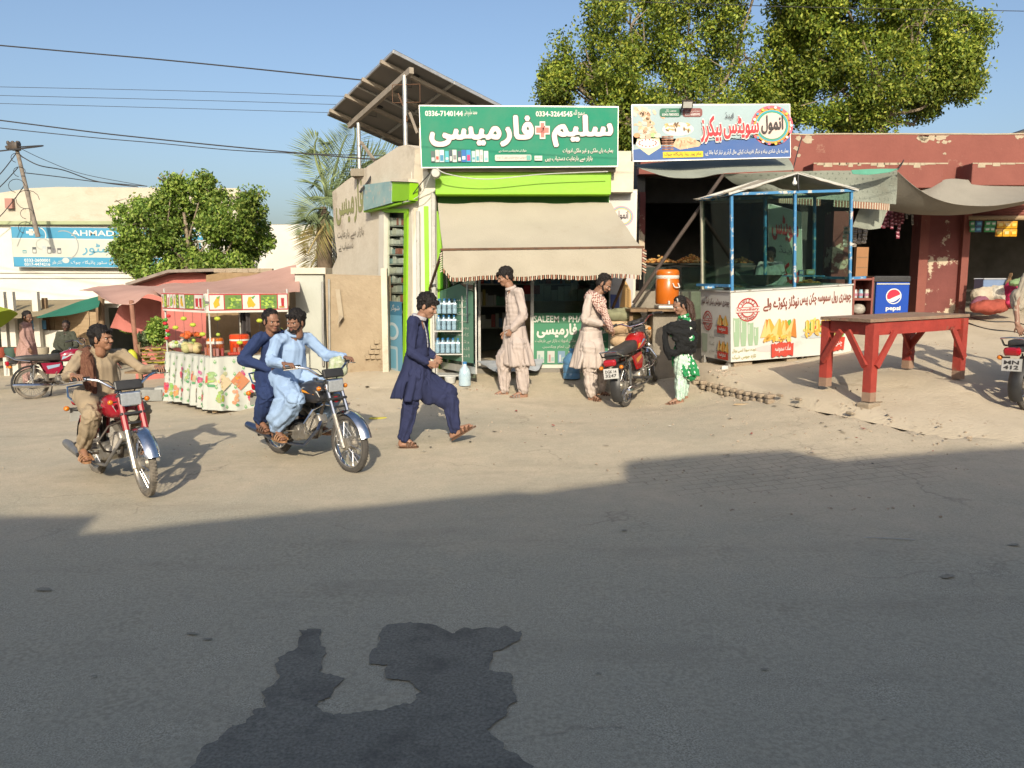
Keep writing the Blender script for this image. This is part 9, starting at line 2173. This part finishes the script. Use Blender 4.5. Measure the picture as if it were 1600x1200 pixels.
M_SHAWL = mat('brown_striped_shawl',(.085,.028,.02),(.17,.085,.05),30,.95,.3,60,stretch=(4,4,.4))
drape(t1,'shawl',[[(W1(.24,.0,1.15),.035),(W1(.27,-.10,1.17),.045),(W1(.37,-.14,1.13),.045),(W1(.41,-.13,1.02),.045),(W1(.42,-.12,.92),.04),(W1(.42,-.11,.82),.03)],[(W1(.22,-.12,1.15),.045),(W1(.17,-.15,1.05),.04),(W1(.16,-.15,.95),.03)],[(W1(.38,-.17,1.08),.035),(W1(.41,-.17,.95),.035),(W1(.41,-.15,.86),.03)]],.05,M_SHAWL,6,amp=.014)
lb = cloth('light_blue_cotton',(.38,.54,.80)); nvb = cloth('deep_blue_cotton',(.016,.032,.10))
t2,q2,J2,W2 = rider(BK2,'man in light blue riding the black motorcycle, face turned to the left',(.22,.115,.075),lb,lb,pel=(.26,0,.80),hgt=.88,lean=.05,head_dir=(.35,-.95,-.12),knee=(.66,.22,.66),foot=(.38,.26,.33),opts=dict(seed=25,tone='blue',beard=True,head=.218,trim=None,hair=dict(vol=1.10,fringe=16),baggy=1.02,torso=.92,fold=(9,9,3),sole=mat('tan_sandal'),cs=1.05,
  sh_local=[((.34,-.14,.78),.11,(.46,-.22,.66),.08)],bot_local=[((.5,-.22,.6),.12,(.42,-.25,.46),.11)]))
mb = MB(mat('white_vest',(.6,.6,.56),(.5,.5,.46),9,.9)); c_ = J2['neck'] + Vector((0,0,.01)); mb.tube([c_ + q2['rt']*(.056*math.cos(a)) + q2['fw']*(.058*math.sin(a)) + Vector((0,0,-.026*math.sin(a))) for a in [2*PI*q / 16 for q in range(17)]],.012,seg=8,flat=1.6); mb.build('vest_collar',t2)
t3,q3,J3,W3 = rider(BK2,'man in dark blue sitting behind the rider in light blue, face half hidden',(.33,.17,.11),nvb,nvb,pel=(.0,0,.82),hgt=.85,lean=.03,head_dir=(.98,-.05,-.1),hands=False,knee=(.26,.27,.66),foot=(.12,.27,.38),opts=dict(seed=28,tone='pillion',head=.212,hair=dict(top=.0,thick=.85,line=.55),baggy=1.0,torso=1.0,cs=1.1),headoff=(0,-.09),wide=1.1)
p_ = W2(.64,.30,.92); tt = thing('plastic_bag','clear bag of green vegetables hanging from the handlebar behind the light blue rider','bag',p_); mb = MB(mat('bag_of_greens',(.35,.45,.2),(.6,.62,.52),30,.3,.4,40)); mb.ell(p_,(.10,.08,.12)); V,F,N = fuse(mb,.012,1); V = V + N*np.array([[.02*noise.noise(Vector(v)*18)] for v in V]); obj_vf('contents',V,F,MATS['bag_of_greens'],tt)
# --- people further off
def standing(label,d,x,yf,yh,face,skinc,c,tone,seed,seated=False,lite=True):
 s = (yf - yh) / 1.70; px = lambda a,b,z=0: P(x + a*s,yh + b*s,d + z)
 J = {'head': px(.02*face[0],.13),'neck': px(0,.27),'chest': px(0,.45),'pelvis': px(0,.86),'shR': px(-.10,.31,-.15*face[0]),'shL': px(.06,.31,.15*face[0]),'elR': px(-.10,.60,-.2*face[0]),'elL': px(.06,.60,.2),'wrR': px(.05,.82,-.2*face[0]),'wrL': px(.10,.8,.15),'hipR': px(-.02,.90,-.09),'hipL': px(.02,.90,.09),'knR': px(0,1.25,-.1),'knL': px(.04,1.25,.1),'anR': px(-.02,1.6,-.1),'anL': px(.05,1.6,.1),'toeR': px(.12*face[0],1.68,-.15),'toeL': px(.17*face[0],1.68,.1)}
 J['handR'] = (J['wrR'],Vector((.3*face[0],0,-.9)),Vector((0,1,0)),1); J['handL'] = (J['wrL'],Vector((.3*face[0],0,-.9)),Vector((0,-1,0)),-1)
 hem = [(J['pelvis'],.18,.16),(px(0,1.05),.20,.18),(px(-.01,1.18),.19,.18)]
 return person(label,J,face,skinc,c,c,None,hem,dict(seed=seed,tone=tone,hair=dict(top=.0,thick=.9,line=.55,n=120)))
standing('man in a long pink shirt standing behind the parked maroon motorcycle',16.2,42,603,487,(.85,-.2,-.25),(.16,.085,.055),cloth('pink_cotton',(.48,.30,.27)),'pinkman',31)
def sitter(label,d,x,y,face,skinc,c,tone,seed,s):
 px = lambda a,b,z=0: P(x + a*s,y + b*s,d + z)
 J = {'head': px(0,.13),'neck': px(0,.27),'chest': px(0,.45),'pelvis': px(0,.80,.05),'shR': px(-.17,.31),'shL': px(.17,.31),'elR': px(-.25,.58,-.05),'elL': px(.25,.58,-.05),'wrR': px(-.12,.74,-.28),'wrL': px(.12,.74,-.28),'hipR': px(-.1,.82),'hipL': px(.1,.82),'knR': px(-.25,.78,-.4),'knL': px(.25,.78,-.4),'anR': px(-.12,1.15,-.42),'anL': px(.12,1.15,-.42),'toeR': px(-.12,1.22,-.58),'toeL': px(.12,1.22,-.58)}
 J['handR'] = (J['wrR'],Vector((.4,-.8,-.2)),Vector((0,0,-1)),1); J['handL'] = (J['wrL'],Vector((-.4,-.8,-.2)),Vector((0,0,-1)),-1)
 return person(label,J,face,skinc,c,c,None,None,dict(seed=seed,tone=tone,hair=dict(top=.0,thick=.95,line=.55,n=120)))
sitter('seated man in dark clothes in the shade under the green tarpaulin',18.2,103,501,(.2,-1,-.1),(.07,.04,.03),cloth('dark_olive_cotton',(.05,.055,.04)),'sitter',35,66)
sitter('cook in pale clothes crouching behind the wok, seen through the cart glass',13.15,1204,388,(-.5,-1,-.35),(.12,.07,.045),cloth('offwhite_cotton',(.48,.48,.45)),'cook',37,84)
def edge_man():
 d = 8.9; px = lambda x,y,z=0: P(x,y,d + z)
 J = jt(d,head=(1650,400),neck=(1640,425),chest=(1634,450),pelvis=(1632,530,.05),shR=(1606,432,-.05),shL=(1662,435,.1),elR=(1588,478,-.05),elL=(1685,480,.05),wrR=(1590,508,-.12),wrL=(1670,520,-.05),hipR=(1620,535,0),hipL=(1645,535,.1),knR=(1665,555,-.15),knL=(1680,555,.3),anR=(1655,612,-.15),anL=(1670,605,.3),toeR=(1680,622,-.15),toeL=(1695,615,.3))
 J['handR'] = (J['wrR'],Vector((.45,-.1,-.8)),Vector((.3,.9,0)),1); J['handL'] = (J['wrL'],Vector((.4,-.1,-.8)),Vector((-.3,.9,0)),-1)
 c = cloth('cream_cotton',(.52,.46,.36)); person('man in cream at the right edge, only his rolled sleeve and bare forearm in view',J,(.8,-.4,-.2),(.36,.20,.14),c,c,[(px(1592,462),.085,px(1590,476),.07)],None,dict(seed=41,tone='edge',hair=dict(n=80),cs=.6))
edge_man()
